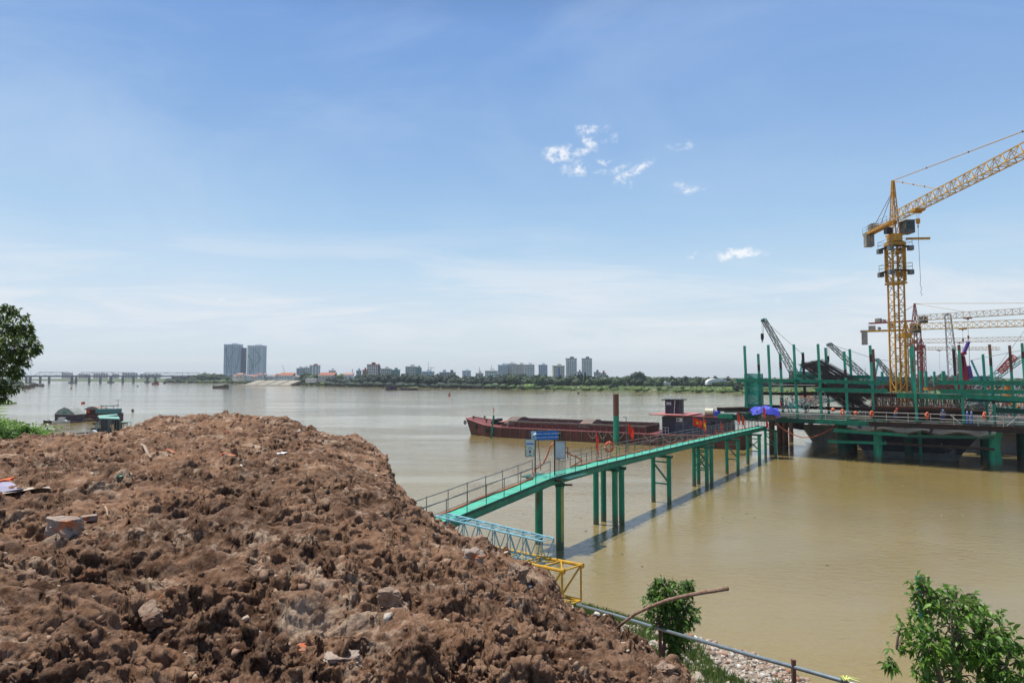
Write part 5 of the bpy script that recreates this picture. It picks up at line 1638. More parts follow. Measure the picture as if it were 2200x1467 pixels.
# people on the platform edge
def person(c, h, ang, vest, trousers, helmet, label, bend=0.0):
    c = Vector(c)
    X = Vector((math.cos(ang), math.sin(ang), 0)); F = Vector((-X.y, X.x, 0)) * -1
    o = thing("person", label, "person", c)
    def pt(x, f, z):
        z *= h; f2 = f
        if z > .52 * h: f2 = f + (z - .52 * h) * bend; z = .52 * h + (z - .52 * h) * (1 - .35 * bend)
        return c + X * x + F * f2 + UP * z
    J = [((0, 0, .53), .13), ((0, 0, .68), .135), ((0, 0, .81), .13), ((0, 0, .86), .055), ((0, .01, .93), .09), ((0, .01, .985), .075),
         ((.10, 0, .50), .09), ((.11, .03, .28), .065), ((.11, 0, .06), .045), ((.11, .12, .02), .04),
         ((-.10, 0, .50), .09), ((-.12, -.02, .28), .065), ((-.12, -.04, .06), .045), ((-.12, .08, .02), .04),
         ((.20, 0, .80), .06), ((.26, .02, .63), .045), ((.25, .16, .52), .035), ((.25, .22, .49), .03),
         ((-.20, 0, .80), .06), ((-.26, .02, .63), .045), ((-.25, .16, .52), .035), ((-.25, .22, .49), .03)]
    E = [(0, 1), (1, 2), (2, 3), (3, 4), (4, 5), (0, 6), (6, 7), (7, 8), (8, 9), (0, 10), (10, 11), (11, 12), (12, 13), (2, 14), (14, 15), (15, 16), (16, 17), (2, 18), (18, 19), (19, 20), (20, 21)]
    def skin(name, idx, m_, grow=1.0):
        me = bpy.data.meshes.new(name)
        mp = {k: i for i, k in enumerate(idx)}
        me.from_pydata([tuple(pt(*J[k][0]) - c) for k in idx], [(mp[a], mp[b]) for a, b in E if a in mp and b in mp], [])
        ob = link(name, me, o); md = ob.modifiers.new("skin", 'SKIN'); md2 = ob.modifiers.new("sub", 'SUBSURF'); md2.levels = 1; md2.render_levels = 1
        if not me.skin_vertices: me.skin_vertices.new()
        for i, k in enumerate(idx): me.skin_vertices[0].data[i].radius = (J[k][1] * grow,) * 2
        me.skin_vertices[0].data[0].use_root = True
        me.materials.append(m_)
        return ob
    skin("body", list(range(22)), mat("skin_tone", (.38, .22, .15), rough=.6))
    skin("vest", [0, 1, 2, 14, 18, 15, 19], vest, 1.13)
    skin("trousers", [0, 6, 7, 8, 10, 11, 12], trousers, 1.15)
    hd = pt(0, .01, .965)
    MB().ball(hd + UP * .03, .14, 12, 8, (1, 1, .75)).build("helmet", helmet, o, smooth=True)
    return o
VEST = mat("orange_vest", (.80, .16, .05), rough=.7); TRO = mat("blue_trousers", (.05, .08, .25), rough=.8); HEL = mat("red_helmet", (.65, .05, .03), rough=.4); HELY = mat("yellow_helmet", (.8, .6, .05), rough=.4)
t = t_px(1920, -.7); person(K(t, -.7, ZD), 1.62, .3, VEST, TRO, HEL, "worker in orange vest and blue trousers leaning at the platform rail", .35)
t = t_px(2022, -.6); person(K(t, -.6, ZD), 1.55, -.5, mat("blue_shirt", (.10, .22, .55), rough=.8), TRO, mat("blue_helmet", (.12, .28, .6), rough=.4), "worker in blue shirt standing in the shade behind the platform rail", .2)
# rebar cage leaning across the platform and the rusty pier formwork
REB = mat("rebar", (.055, .042, .038), (.10, .07, .06), scale=3, rough=.8)
rc = thing("rebar_cage", "great leaning fan of dark rebar between the left posts and the yellow crane", "rebar cage", K(14, 5, ZD))
rg = random.Random(4)
def bars(name, n, f, m_=REB, r=.035, parent=rc):
    m = MB()
    for i in range(n):
        a, b_ = f(i / (n - 1)); m.tube(a, b_, r, 4, cap=False)
    return m.build(name, m_, parent)
for j in range(4):
    Y0 = 97 + j * 1.3
    bars("upper_bars", 34, lambda u: (P(1716 + 42 * u + rg.uniform(-2, 2) + j * 3, 784 - 9 * u + rg.uniform(-2, 2) - j * 1.2, Y0), P(1843 + 55 * u, 868 - 22 * u + rg.uniform(-3, 3), Y0 - 1)))
    bars("lower_bars", 22, lambda u: (P(1735 + 60 * u, 808 + 28 * u + rg.uniform(-2, 2), Y0 + 1), P(1840 + 66 * u + rg.uniform(-3, 3), 900 + rg.uniform(-10, 3), Y0)))
for k in range(9):
    u = k / 8
    a = P(1722 + 110 * u, 786 + 72 * u, 97); b_ = P(1760 + 120 * u, 778 + 66 * u, 101.5)
    MB().tube(a, b_, .05, 5).build("hoop", REB, rc)
    MB().tube(a + UP * -1.6, b_ + UP * -1.4, .05, 5).build("hoop", REB, rc)
fm = thing("pier_formwork", "dark rusty formwork box of the bridge pier rising behind the platform rail", "formwork", K(24, 6, ZD))
ta, tb = t_px(1868, 3), t_px(2068, 3)
MB().box(K((ta + tb) / 2, 5.4, ZD + .75), (tb - ta, 4.6, 1.5), AX).build("form_panel", mat("rust_form", (.045, .022, .016), (.075, .034, .022), scale=1, rough=.9), fm)
MB().beam(K(ta, 2.9, ZD + 1.62), K(tb, 2.9, ZD + 1.62), .3, .22).beam(K(ta, 2.95, ZD + .9), K(tb, 2.95, ZD + .9), .2, .2).build("waling", mat("rust_waling", (.14, .06, .04), (.09, .04, .03), rough=.9), fm)
m = MB()
for k in range(95):
    t = ta + (tb - ta) * k / 94
    for s in (3.3, 5.5): m.tube(K(t + rg.uniform(-.1, .1), s, ZD + 1.4), K(t + rg.uniform(-.25, .25), s, ZD + 2.9 + rg.uniform(-.3, .7)), .03, 4, cap=False)
for z in (1.9, 2.3, 2.7):
    m.tube(K(ta, 3.3, ZD + z), K(tb, 3.3, ZD + z), .04, 4)
m.build("starter_bars", mat("rusty_rebar", (.13, .06, .045), (.07, .04, .03), rough=.9), fm)
m = MB()
for k in range(30):
    t = rg.uniform(t_px(1905, 6), t_px(2062, 6)); a = K(t, 6 + rg.uniform(-1, 1), z_py(1985, 846 + rg.uniform(-2, 3), 6))
    m.tube(a, a + U * rg.uniform(3, 6) + UP * rg.uniform(-.4, .1) + V_ * rg.uniform(-1, 1), .05, 4, cap=False)
m.build("loose_bars", mat("galv_bars", (.38, .36, .33), (.2, .18, .16), rough=.6), fm)
for nm, x0, x1, y, Y0, sd in (("rebar heap beside the main crane mast", 1897, 1942, 829, 112, 1), ("rebar heap in front of the far trees", 2005, 2085, 832, 118, 2)):
    m = MB(); rg2 = random.Random(sd)
    for k in range(150):
        a = P(rg2.uniform(x0, x1), y + rg2.uniform(-3, 9), Y0 + rg2.uniform(0, 3)); an = rg2.uniform(0, 3.1)
        m.path([a - Vector((math.cos(an), .3, 0)) * 1.3, a + UP * rg2.uniform(.2, .8), a + Vector((math.cos(an), .3, 0)) * 1.3], .03, 4)
    m.solo("rebar_heap", mat("rusty_rebar", (.13, .06, .045)), "tangled brown " + nm, "rebar")
# drooping safety net under the edge
vs = []; fs = []; n = 40
for i in range(n + 1):
    px = 1815 + 320 * i / n; s = -1.55
    t = t_px(px, s)
    sag = .12 + .42 * abs(math.sin(i * .31)) ** 1.5 + .12 * rg.random()
    vs += [K(t, s, ZD - .75), K(t, s - .35, ZD - .75 - sag), K(t, s - .1, ZD - 1.05 - sag * .9)]
for i in range(n):
    for j in range(2): fs.append((i * 3 + j, i * 3 + 3 + j, i * 3 + 4 + j, i * 3 + 1 + j))
NETG = mat("grey_net", (.22, .22, .22), (.12, .12, .12), scale=8, rough=.9)
n2_ = NB(NETG.node_tree); o_ = NETG.node_tree.nodes["Material Output"]; tr_ = n2_.n("ShaderNodeBsdfTransparent"); mx_ = n2_.n("ShaderNodeMixShader")
mx_.inputs[0].default_value = .30
n2_.l(tr_.outputs[0], mx_.inputs[1]); n2_.l(NETG.node_tree.nodes["Principled BSDF"].outputs[0], mx_.inputs[2]); n2_.l(mx_.outputs[0], o_.inputs[0])
MB().add(vs, fs).solo("safety_net", NETG, "torn grey safety net drooping under the brown platform edge beam", "net")
# ------------------------------------------------------------------ hulls moored under and behind the platform
def simple_barge(name, label, a, b_, wdt, h, m_, rake=2.0, rail=None, cat="barge"):
    a, b_ = Vector(a), Vector(b_); d = (b_ - a).normalized(); nn_ = Vector((-d.y, d.x, 0))
    if nn_.y < 0: nn_ = -nn_
    o = thing(name, label, cat, (a + b_) / 2)
    L = (b_ - a).length
    side = [Vector((0, 0, h)), Vector((rake, 0, -.4)), Vector((L - rake, 0, -.4)), Vector((L, 0, h))]
    MB().prism([a + d * q.x + UP * q.z for q in side], nn_ * wdt).build("hull", m_, o)
    MB().beam(a + UP * (h + .03), b_ + UP * (h + .03), .25, .14).beam(a + nn_ * wdt + UP * (h + .03), b_ + nn_ * wdt + UP * (h + .03), .25, .14).build("gunwale", rail or GRD, o)
    return o, d, nn_, L
GREYH = mat("grey_hull", (.40, .37, .33), (.28, .26, .23), scale=.6, rough=.8, patch=(.12, .08, .06), pscale=.6, pth=(.6, .7), streak=True)
a = W(1722, 959); b_ = W(2235, 975)
o, d, nn_, L = simple_barge("flat_barge", "long grey flat barge lying behind the platform piles", a, b_, 9, 3.4, GREYH, 2.5)
for z in (2.3, 1.3):
    MB().beam(a + d * 2.6 - nn_ * .08 + UP * z, b_ - d * 2.6 - nn_ * .08 + UP * z, .10, .16).build("rubbing_strake", GRD, o)
m = MB(); rg2 = random.Random(8)
for k in range(60):
    q = a + d * rg2.uniform(1, L - 1) + nn_ * rg2.uniform(.6, 4)
    m.box(q + UP * (3.4 + .2), (rg2.uniform(.6, 2.6), rg2.uniform(.4, 1), rg2.uniform(.15, .6)), (Vector((math.cos(k), math.sin(k), 0)), Vector((-math.sin(k), math.cos(k), 0)), UP))
m.build("deck_load", mat("pale_debris", (.45, .40, .36), (.25, .20, .17), scale=1, rough=.9), o)
MB().beam(W(1664, 951) + UP * 3.7, a + UP * 3.4 + d * .3, .6, 1.6).solo("fender_log", RUSTD, "dark timber fender beside the rusty piles at the bow of the grey barge", "fender")
a = W(1868, 981); b_ = W(2076, 992)
a2 = a - (b_ - a).normalized() * 3.2; b2 = b_ + (b_ - a).normalized() * 1.9
DBL = mat("dark_blue_hull", (.014, .02, .035), (.03, .035, .05), scale=.8, rough=.6, patch=(.16, .155, .15), pscale=.35, pth=(.60, .66))
o, d, nn_, L = simple_barge("ferry_hull", "dark blue raked hull moored directly under the platform edge", a2, b2, 7, 3.9, DBL, 3.4, DARKG, "boat")
lh = mat("lower_hull_grey", (.17, .18, .18), (.12, .125, .13), scale=.6, rough=.7)
m = MB().prism([a2 + d * 2.25 - nn_ * .03 + UP * .9, a2 + d * 3.25 - nn_ * .03 - UP * .3, a2 + d * (L - 3.25) - nn_ * .03 - UP * .3, a2 + d * (L - 2.25) - nn_ * .03 + UP * .9], -nn_ * .03).build("lower_plating", lh, o)
for f in (.32, .5, .72):
    MB().tube(a2 + d * (L * f) - nn_ * .1 + UP * 1.9, a2 + d * (L * f) - nn_ * .1 + UP * 2.3, .06, 6).build("draught_mark", GRD, o)

# ================================================================== cranes
YCR = mat("crane_yellow", (.62, .30, .012), (.50, .235, .010), scale=2, rough=.45, patch=(.30, .12, .03), pscale=1.2, pth=(.66, .76))
YCR2 = mat("crane_pale_yellow", (.64, .38, .07), (.54, .31, .05), scale=2, rough=.5)
WCR = mat("crane_white", (.58, .47, .33), (.46, .38, .28), scale=2, rough=.5)
RCR = mat("crane_red", (.28, .05, .03), (.20, .04, .03), scale=2, rough=.6)
CONC = mat("concrete_weight", (.34, .31, .27), (.22, .20, .18), scale=1.5, rough=.9)
CABG = mat("cab_grey", (.10, .11, .10), (.06, .07, .065), rough=.4)
WIRE = mat("wire_rope", (.10, .09, .085), rough=.6)
def tower_crane(label, base, w, zslew, apex, j, jl, cl, jz, mm, jm, group=None, rc=.12, rb=.05, cab=True, cwh=3.4, mastn=None, hookr=7, hookz=None, ties=True, jh=1.5, jw=1.3, cw_at=None, detail=True):
    base = Vector(base); top = Vector((base.x, base.y, zslew)); j = Vector(j).normalized(); perp = Vector((-j.y, j.x, 0))
    o = thing("tower_crane", label, "tower crane", base, group)
    n = mastn or max(4, int((zslew - base.z) / w * 1.0))
    MB().lattice(base, top, w, w, n, rc, rb, up=(0, 1, 0) if abs(j.x) < .5 else (1, 0, 0)).build("mast", mm, o)
    MB().tube(top, top + UP * .9, w * .68, 16).box(top + UP * 1.0, (w * 1.15, w * 1.15, .3)).build("turntable", mm, o)
    t2 = top + UP * 1.1
    hp = Vector((t2.x, t2.y, jz))
    MB().lattice(t2, Vector((base.x, base.y, apex)), w * .66, w * .66, max(4, int((apex - t2.z) / 1.6)), rc * .7, rb * .9, up=(0, 1, 0), w2=.25, h2=.25).build("tower_head", mm, o)
    # jib: triangular truss, apex up
    ja, jb = hp + j * .8 + UP * jh / 2, hp + j * jl + UP * jh / 2
    MB().lattice(ja, jb, jw, jh, max(6, int(jl / 1.6)), rc * .62, rb * .8, tri=True).build("jib", jm, o)
    # counter jib: solid twin girder with handrails
    cb = hp - j * cl
    m = MB()
    for s in (-1, 1): m.beam(hp - j * .4 + perp * (s * .55), cb + perp * (s * .55), .14, .42)
    m.beam(hp, cb, 1.0, .10)
    m.build("counter_jib", mm, o)
    if detail:
        m = MB()
        for s in (-1, 1):
            for z in (.6, 1.1): m.tube(hp - j * 1 + perp * (s * .65) + UP * z, cb + perp * (s * .65) + UP * z, .025, 5)
            for k in range(7): q = hp - j * (1 + (cl - 1) * k / 6) + perp * (s * .65); m.tube(q, q + UP * 1.1, .025, 5)
        m.build("handrail", RAILM, o)
    q = cb + j * (cw_at or .9)
    for k in (-1, 1):
        MB().box(q + perp * (.33 * k) - UP * (cwh / 2 - .25), (.6, 1.25, cwh), (perp, j, UP)).build("counterweight", CONC, o)
    MB().box(cb + j * 2.6 + UP * .75, (1.1, 1.5, 1.1), (perp, j, UP)).tube(cb + j * 4.2 - perp * .5 + UP * .6, cb + j * 4.2 + perp * .5 + UP * .6, .38, 12).build("winch", CONC, o)
    A = Vector((base.x, base.y, apex))
    if ties:
        for f in (.28, .90):
            e = hp + j * (jl * f) + UP * jh
            MB().tube(A, e, .055 if detail else .07, 6).build("pendant", YCR2 if detail else jm, o)
            if detail:
                for u in (.25, .5, .75): MB().ball(A.lerp(e, u), .12, 8, 5).build("pendant_joint", RUSTD, o)
        for s in (-.5, .5):
            MB().tube(A - UP * (1.5 if detail else .5), cb + j * (cl * .35) + perp * s + UP * .2, .045, 5).build("rear_pendant", RCR, o)
    if cab:
        cc = t2 + j * .6 + perp * 0 + Vector((1.7, 0, 1.0))
        cb_ = MB().box(cc, (1.35, 1.9, 1.9)).build("cab", CABG, o)
        MB().box(cc + Vector((0, -.96, .2)), (1.15, .03, 1.3)).build("window", mat("cab_glass", (.02, .03, .035), rough=.1), cb_)
        MB().box(cc + UP * 1.0, (1.55, 2.1, .1)).build("cab_roof", WCR, cb_)
        m = MB()
        for k in range(5): m.beam(cc + Vector((-.55, -.99, -.4 + k * .3)), cc + Vector((.55, -.99, -.4 + k * .3)), .03, .03)
        m.build("window_bars", RAILM, cb_)
    # trolley and hook
    th = hp + j * hookr
    MB().box(th - UP * .15, (1.4, 1.7, .3), (perp, j, UP)).tube(th + perp * .5 - UP * .4, th - perp * .5 - UP * .4, .18, 8).build("trolley", mm, o)
    hz = hookz if hookz is not None else jz - 3
    m = MB()
    for dx in (-.25, .25): m.tube(th + perp * dx, Vector((th.x, th.y, hz + .6)) + perp * dx * .4, .02, 4)
    m.build("hoist_rope", WIRE, o)
    hb = Vector((th.x, th.y, hz))
    MB().box(hb + UP * .35, (.5, .28, .6), (perp, j, UP)).ball(hb + UP * .1, .28, 10, 6, (1, .5, 1)).torus(hb - UP * .45, .17, .05, perp, 12, 6).build("hook_block", YCR if detail else RCR, o)
    return o, hp, j, perp, hb
jd = Vector((-.11, -1, 0)).normalized()
mc = P(1932, 862, 105)
tc_, hp, j, perp, hb = tower_crane("tall yellow tower crane, its jib rising towards the right edge", (mc.x, mc.y, ZD), 1.6, 31.8, 41.4, jd, 47, 10.5, 35.0, YCR, YCR2, hookr=7.6, hookz=33.0, cwh=2.4, rc=.10, rb=.038)
# climbing cage, working platforms, small davit
zc = 25.6
MB().lattice((mc.x, mc.y, zc), (mc.x, mc.y, 31.6), 1.95, 1.95, 4, .11, .05, up=(0, 1, 0)).build("climbing_frame", YCR, tc_)
for z in (25.3, 31.4):
    MB().box((mc.x, mc.y, z), (2.25, 2.25, .3)).build("frame_collar", YCR, tc_)
for z, wx_ in ((30.9, 3.3), (27.2, 3.2)):
    p_ = MB()
    for s in (-1, 1):
        p_.box((mc.x, mc.y + s * 1.35, z), (wx_, .6, .1)); p_.box((mc.x + s * 1.35, mc.y, z), (.6, wx_, .1))
    po = p_.build("service_walkway", BLACK, tc_)
    m = MB()
    R_ = wx_ / 2 + .05
    cs = [(-R_, -R_), (R_, -R_), (R_, R_), (-R_, R_)]
    for i in range(4):
        a, b_ = cs[i], cs[(i + 1) % 4]
        for zz_ in (.55, 1.1): m.tube((mc.x + a[0], mc.y + a[1], z + zz_), (mc.x + b_[0], mc.y + b_[1], z + zz_), .03, 5)
        m.tube((mc.x + a[0], mc.y + a[1], z - .5), (mc.x + a[0], mc.y + a[1], z + 1.1), .035, 5)
        m.box((mc.x + a[0] * .9, mc.y + a[1] * .9, z - .35), (.7, .7, .7))
    m.build("guard_rail", RAILM, po)
MB().beam((mc.x + 1, mc.y - 1.4, 32.0), (mc.x + 4.6, mc.y - 1.4, 32.05), .3, .32).build("davit", YCR, tc_)
MB().box((mc.x - 1.3, mc.y - .6, 33.4), (.9, .9, .9)).build("switch_box", BLACK, tc_)
# loose chain hanging from the hook
pts = [hb - UP * .6]
for (dx, z) in ((0, 31.5), (.03, 29), (.08, 26.5), (.12, 24.8), (.05, 24.2), (.22, 23.5), (.08, 23.0), (.3, 22.7), (.12, 22.5)): pts.append(Vector((hb.x + dx, hb.y, z)))
MB().path(pts, .03, 5).build("sling", WIRE, tc_)
# second and third tower cranes further back
def crane_from(label, mpx, mY, jy0, ex, ey, eY, cx_, w, apex_py, mm, jm, zb=5.0, **kw):
    m0 = P(mpx, jy0, mY); e = P(ex, ey, eY)
    jv = Vector((e.x - m0.x, e.y - m0.y, 0))
    cl = 0
    # counter-jib length so that its end sits at pixel column cx_
    jn = jv.normalized(); k = (cx_ - 1100) / FPX
    cl = (m0.x - k * m0.y) / (jn.x - k * jn.y)
    ap = P(mpx, apex_py, mY).z if apex_py else m0.z + 2
    return tower_crane(label, (m0.x, m0.y, zb), w, m0.z - 1.9, ap, jv, jv.length + 14, abs(cl), m0.z, mm, jm, detail=False, rc=.10, rb=.06, **kw)
crane_from("second tower crane with red mast top, its yellow counter-jib ending left of the main mast", 1966, 190, 689, 2260, 665, 165, 1870, 1.9, 652, RCR, WCR, hookr=13, hookz=21, cwh=2.0, cw_at=6.0)
crane_from("third tower crane, yellow, level jib and hanging grey counterweight left of main mast", 1946, 165, 709, 2260, 695, 150, 1850, 1.9, None, YCR, YCR2, hookr=11.5, hookz=19.2, ties=False, cwh=3.6, cw_at=.9)
crane_from("distant white tower crane with reddish mast, fourth jib down on the right", 1979, 255, 737, 2260, 725, 235, 1950, 2.0, None, RCR, WCR, hookr=12, hookz=12, ties=False, cab=False, cwh=1.5)
crane_from("farthest pale tower crane with the lowest thin jib, right of the masts", 1978, 330, 752, 2085, 752, 330, 1955, 2.0, None, RCR, WCR, hookr=9, hookz=7, ties=False, cab=False, cwh=1.5)
# lattice-boom crawler cranes
def crawler(label, foot, tip, w, m_, group=None, hook=None, body=True, n=None, col=None, bodycol=None):
    foot, tip = Vector(foot), Vector(tip)
    o = thing("crawler_crane", label, "crawler crane", (foot.x, foot.y, foot.z - 2), group)
    L = (tip - foot).length; d = (tip - foot).normalized()
    hor = Vector((d.x, d.y, 0)).normalized(); side = Vector((-hor.y, hor.x, 0))
    MB().lattice(foot + d * 1.5, tip, w, w * .8, n or int(L / w), .065, .038, up=(0, 0, 1), w2=w * .55, h2=w * .45).build("boom", m_, o)
    MB().ball(tip, .38, 8, 6).box(tip + hor * .5 - UP * .2, (.3, .8, .5), (side, hor, UP)).build("boom_head", col or m_, o)
    mast = foot - hor * 3 + UP * 5
    MB().tube(tip, mast, .04, 5).build("pendant", WIRE, o)
    b = bodycol or m_
    if body:
        MB().box(foot - hor * 2.2 + UP * .4, (3.0, 5.6, 2.0), (side, hor, UP)).build("machine_house", b, o)
        MB().box(foot + side * -1.0 + UP * .6, (.9, 1.3, 1.8), (side, hor, UP)).build("cab", CABG, o)
        MB().beam(foot - hor * 1, mast, .3, .3).build("gantry", b, o)
        for s in (-1, 1): MB().box(foot - hor * 1.5 + side * (s * 1.9) - UP * 1.4, (.8, 6.2, 1.1), (side, hor, UP)).build("crawler_track", TYRE, o)
    if hook:
        h0 = tip + hor * .7 - UP * .3; z1 = hook
        MB().tube(h0, Vector((h0.x, h0.y, z1)), .035, 4).tube(h0 + side * .3, Vector((h0.x, h0.y, z1)) + side * .3, .035, 4).build("hoist_rope", WIRE, o)
        c = Vector((h0.x, h0.y, z1)); MB().box(c, (.5, .4, 1.0)).ball(c - UP * .6, .3, 8, 6).torus(c - UP * 1.1, .2, .06, side, 10, 5).build("hook_block", RUSTD, o)
    return o
TEAL = mat("teal_machine", (.03, .22, .20), (.02, .16, .15), rough=.5); GREYB = mat("grey_boom", (.20, .26, .27), (.14, .18, .19), rough=.5)
crawler("crawler crane with grey lattice boom and teal head, leftmost one over the platform", P(1712, 812, 148), P(1641, 687, 140), 1.35, GREYB, hook=P(1643, 722, 140).z, col=TEAL, bodycol=TEAL)
crawler("crawler crane with a low grey boom leaning left above the rebar cage", P(1872, 822, 150), P(1782, 739, 142), 1.2, GREYB, hook=P(1779, 770, 142).z, bodycol=TEAL)
crawler("small crane with dark boom just left of the main yellow mast", P(1926, 822, 165), P(1884, 772, 160), 1.1, GREYB, bodycol=TEAL)
crawler("tall crane with a near vertical grey lattice boom right of the tower crane masts", P(2050, 824, 205), P(2036, 675, 200), 2.6, mat("violet_grey_boom", (.17, .17, .22), (.12, .12, .16), rough=.5), bodycol=RCR)
crawler("crane at the right edge with a cyan lattice boom sloping up to the right", P(2118, 822, 150), P(2232, 745, 140), 1.6, mat("cyan_boom", (.14, .38, .36), (.10, .28, .27), rough=.5), bodycol=TEAL)
pr = thing("piling_rig", "crimson piling rig with A-frame and slanting purple leader right of the tall grey boom", "piling rig", P(2075, 835, 150))
CRI = mat("crimson_paint", (.38, .015, .05), (.28, .012, .04), rough=.5); PUR = mat("purple_paint", (.12, .06, .28), (.09, .05, .2), rough=.5)
for (a, b_, w_, m_) in (((2063, 765), (2070, 838), .8, CRI), ((2067, 765), (2080, 838), .8, CRI), ((2060, 765), (2074, 757), .7, CRI), ((2070, 760), (2081, 734), .55, PUR), ((2079, 786), (2085, 812), .8, PUR), ((2064, 800), (2074, 800), .4, CRI), ((2066, 818), (2077, 818), .4, CRI)):
    MB().beam(P(*a, 150), P(*b_, 150), w_).build("strut", m_, pr)
MB().box(P(2074, 833, 150), (4.5, 3, 2.2)).build("machine_house", CRI, pr)
MB().tube(P(2082, 736, 150), P(2083, 790, 150), .04, 4).build("rope", WIRE, pr)
o = thing("red_boom", "short red lattice boom slanting up beside the last posts on the right", "crane boom", P(2148, 800, 140))
MB().lattice(P(2148, 799, 140), P(2180, 765, 138), 1.0, 1.0, 9, .07, .045).build("boom", mat("red_boom_paint", (.50, .10, .08), (.4, .08, .06), rough=.5), o)
MB().tube(P(2135, 800, 141), P(2205, 705, 141), .035, 4).build("rope", WIRE, o)
# rear platform the machines stand on
YZ = 3.8
rp = thing("rear_platform", "low brown working platform on piles behind the main green one", "platform", K(60, 60, 0))
for i in range(6):
    MB().box(K(18 + i * 17, 62 + i * 3, YZ), (16.8, 84 + i * 6, .4), AX).build("deck_panel", mat("rear_deck", (.13, .10, .08), (.08, .065, .05), scale=.4, rough=.9), rp)
for i in range(14):
    q = K(12 + (i % 7) * 15, 22 + (i // 7) * 60, 0); MB().tube(q - UP, q + UP * (YZ - .2), .5, 10).build("pile", DARKG, rp)
for (px, py, Y0) in ((1895, 798, 150), (1933, 800, 150), (1914, 793, 190), (1989, 798, 140), (1977, 796, 141), (2007, 798, 170), (2025, 797, 180), (2028, 797, 180)):
    q = P(px, py, Y0)
    MB().beam((q.x, q.y, YZ), q, .42, .4).solo("steel_post", GREEN_S, {1895: "green post left of the main mast, beyond the rebar", 1933: "green post seen through the main mast", 1914: "farther green post left of the main mast", 1989: "green post just right of the tower crane masts", 1977: "green post hidden among the tower crane masts", 2007: "green post in front of the far trees", 2025: "left post of a close far pair before the tall boom", 2028: "right post of a close far pair before the tall boom"}[px], "post", "small green posts on the rear platform")
# stacked pipes, frames, barrels: the clutter seen between the right-hand posts
PAL = [mat("clutter_cyan", (.10, .42, .42), (.07, .3, .3), rough=.6), mat("clutter_pink", (.50, .16, .16), (.38, .1, .1), rough=.6), mat("clutter_grey", (.30, .28, .26), (.18, .17, .16), rough=.7), mat("clutter_teal", (.02, .28, .2), (.02, .2, .14), rough=.6), mat("clutter_cream", (.50, .46, .38), (.38, .34, .28), rough=.7), mat("clutter_orange", (.62, .24, .04), (.5, .18, .03), rough=.6)]
names = ["cyan", "pink red", "grey", "teal", "cream", "orange"]
rgc = random.Random(12)
spots = [(2070, 868, 0), (2095, 866, 2), (2120, 870, 4), (2150, 866, 1), (2165, 876, 3), (2185, 868, 5), (2085, 876, 4), (2110, 846, 1), (2150, 848, 0), (2188, 848, 4), (2170, 858, 1), (2140, 884, 2), (2185, 886, 4), (1700, 872, 2), (1745, 858, 1), (1765, 862, 4), (1725, 866, 2), (1905, 855, 2), (1915, 868, 4), (2098, 832, 2), (2178, 834, 0), (2128, 836, 5)]
where = {2070: "right behind the tall post after the gas cylinders", 2095: "in the pipe stack right of the formwork", 2120: "left of the second last front post", 2150: "right of the second last front post", 2165: "low between the last two front posts", 2185: "beside the last front post", 2085: "on the deck behind the gas cylinders", 2110: "between the upper beams left of the second last post", 2188: "high beside the last post", 2170: "between two beams near the last post", 2140: "on the deck right of the last life ring", 1700: "on the deck behind the third front post", 1745: "beside the fourth front post", 1765: "under the lower end of the rebar fan", 1725: "between the third and fourth front posts", 1905: "left of the crane mast foot", 1915: "at the foot of the crane mast", 2098: "on the rear deck below the piling rig", 2178: "on the rear deck at the far right", 2128: "on the rear deck left of the second last post"}
where2 = {(2150, 848): "between the two upper beams right of the second last post", (2185, 886): "on the deck below the last front post"}
for (px, py, ci) in spots:
    Y0 = 96 + (8 if py < 860 else 0) + (14 if py < 840 else 0)
    c = P(px, py, Y0)
    loc_ = where2.get((px, py), where.get(px))
    o = thing("frame_bundle", "%s pipe bundle %s" % (names[ci], loc_), "pipe bundle", c, "bundles of pipes and frames on the platform")
    for q in range(3):
        m = MB()
        for k in range(7):
            a = c + Vector((rgc.uniform(-1.0, 1.0), rgc.uniform(-1, 1), rgc.uniform(-.5, .5)))
            an = rgc.uniform(-.5, 1.0) + q
            dv = Vector((math.cos(an), rgc.uniform(-.4, .4), math.sin(an) * .8)) * rgc.uniform(.5, 1.1)
            m.tube(a - dv, a + dv, rgc.uniform(.03, .09), 6)
        m.build("pipe", PAL[(ci + (q * 2 if q else 0)) % 6] if q != 1 else PAL[2], o)
pk = MB(); pc = thing("pipe_stack", "stack of dark pipes with pale open ends right of the formwork", "pipe stack", P(2085, 868, 97))
ends = MB()
for r_ in range(6):
    for k in range(9):
        c = P(2070 + k * 5 + (r_ % 2) * 2.4, 884 - r_ * 5, 96.5 + r_ * .05)
        d_ = Vector((.45, .85, .12)).normalized()
        pk.tube(c, c + d_ * 5, .16, 8); ends.torus(c - d_ * .01, .13, .035, d_, 10, 5)
pk.build("pipe", RUSTD, pc); ends.build("pipe_end", PAL[4], pc)
for (px, y0, y1, Y0, lab) in ((2167, 828, 868, 100, "orange yellow hydraulic cylinder standing between the last two front posts"), (1996, 832, 838, 125, "small orange drum on the rear deck right of the crane masts")):
    a, b_ = P(px, y1, Y0), P(px, y0, Y0)
    o = thing("drum", lab, "drum", a)
    MB().tube(a, (a.x, a.y, b_.z), .45 if px > 2100 else .9, 12).build("body", PAL[5], o)
    MB().torus((a.x, a.y, b_.z), .42 if px > 2100 else .86, .06, UP, 12, 5).build("rim", RUSTD, o)
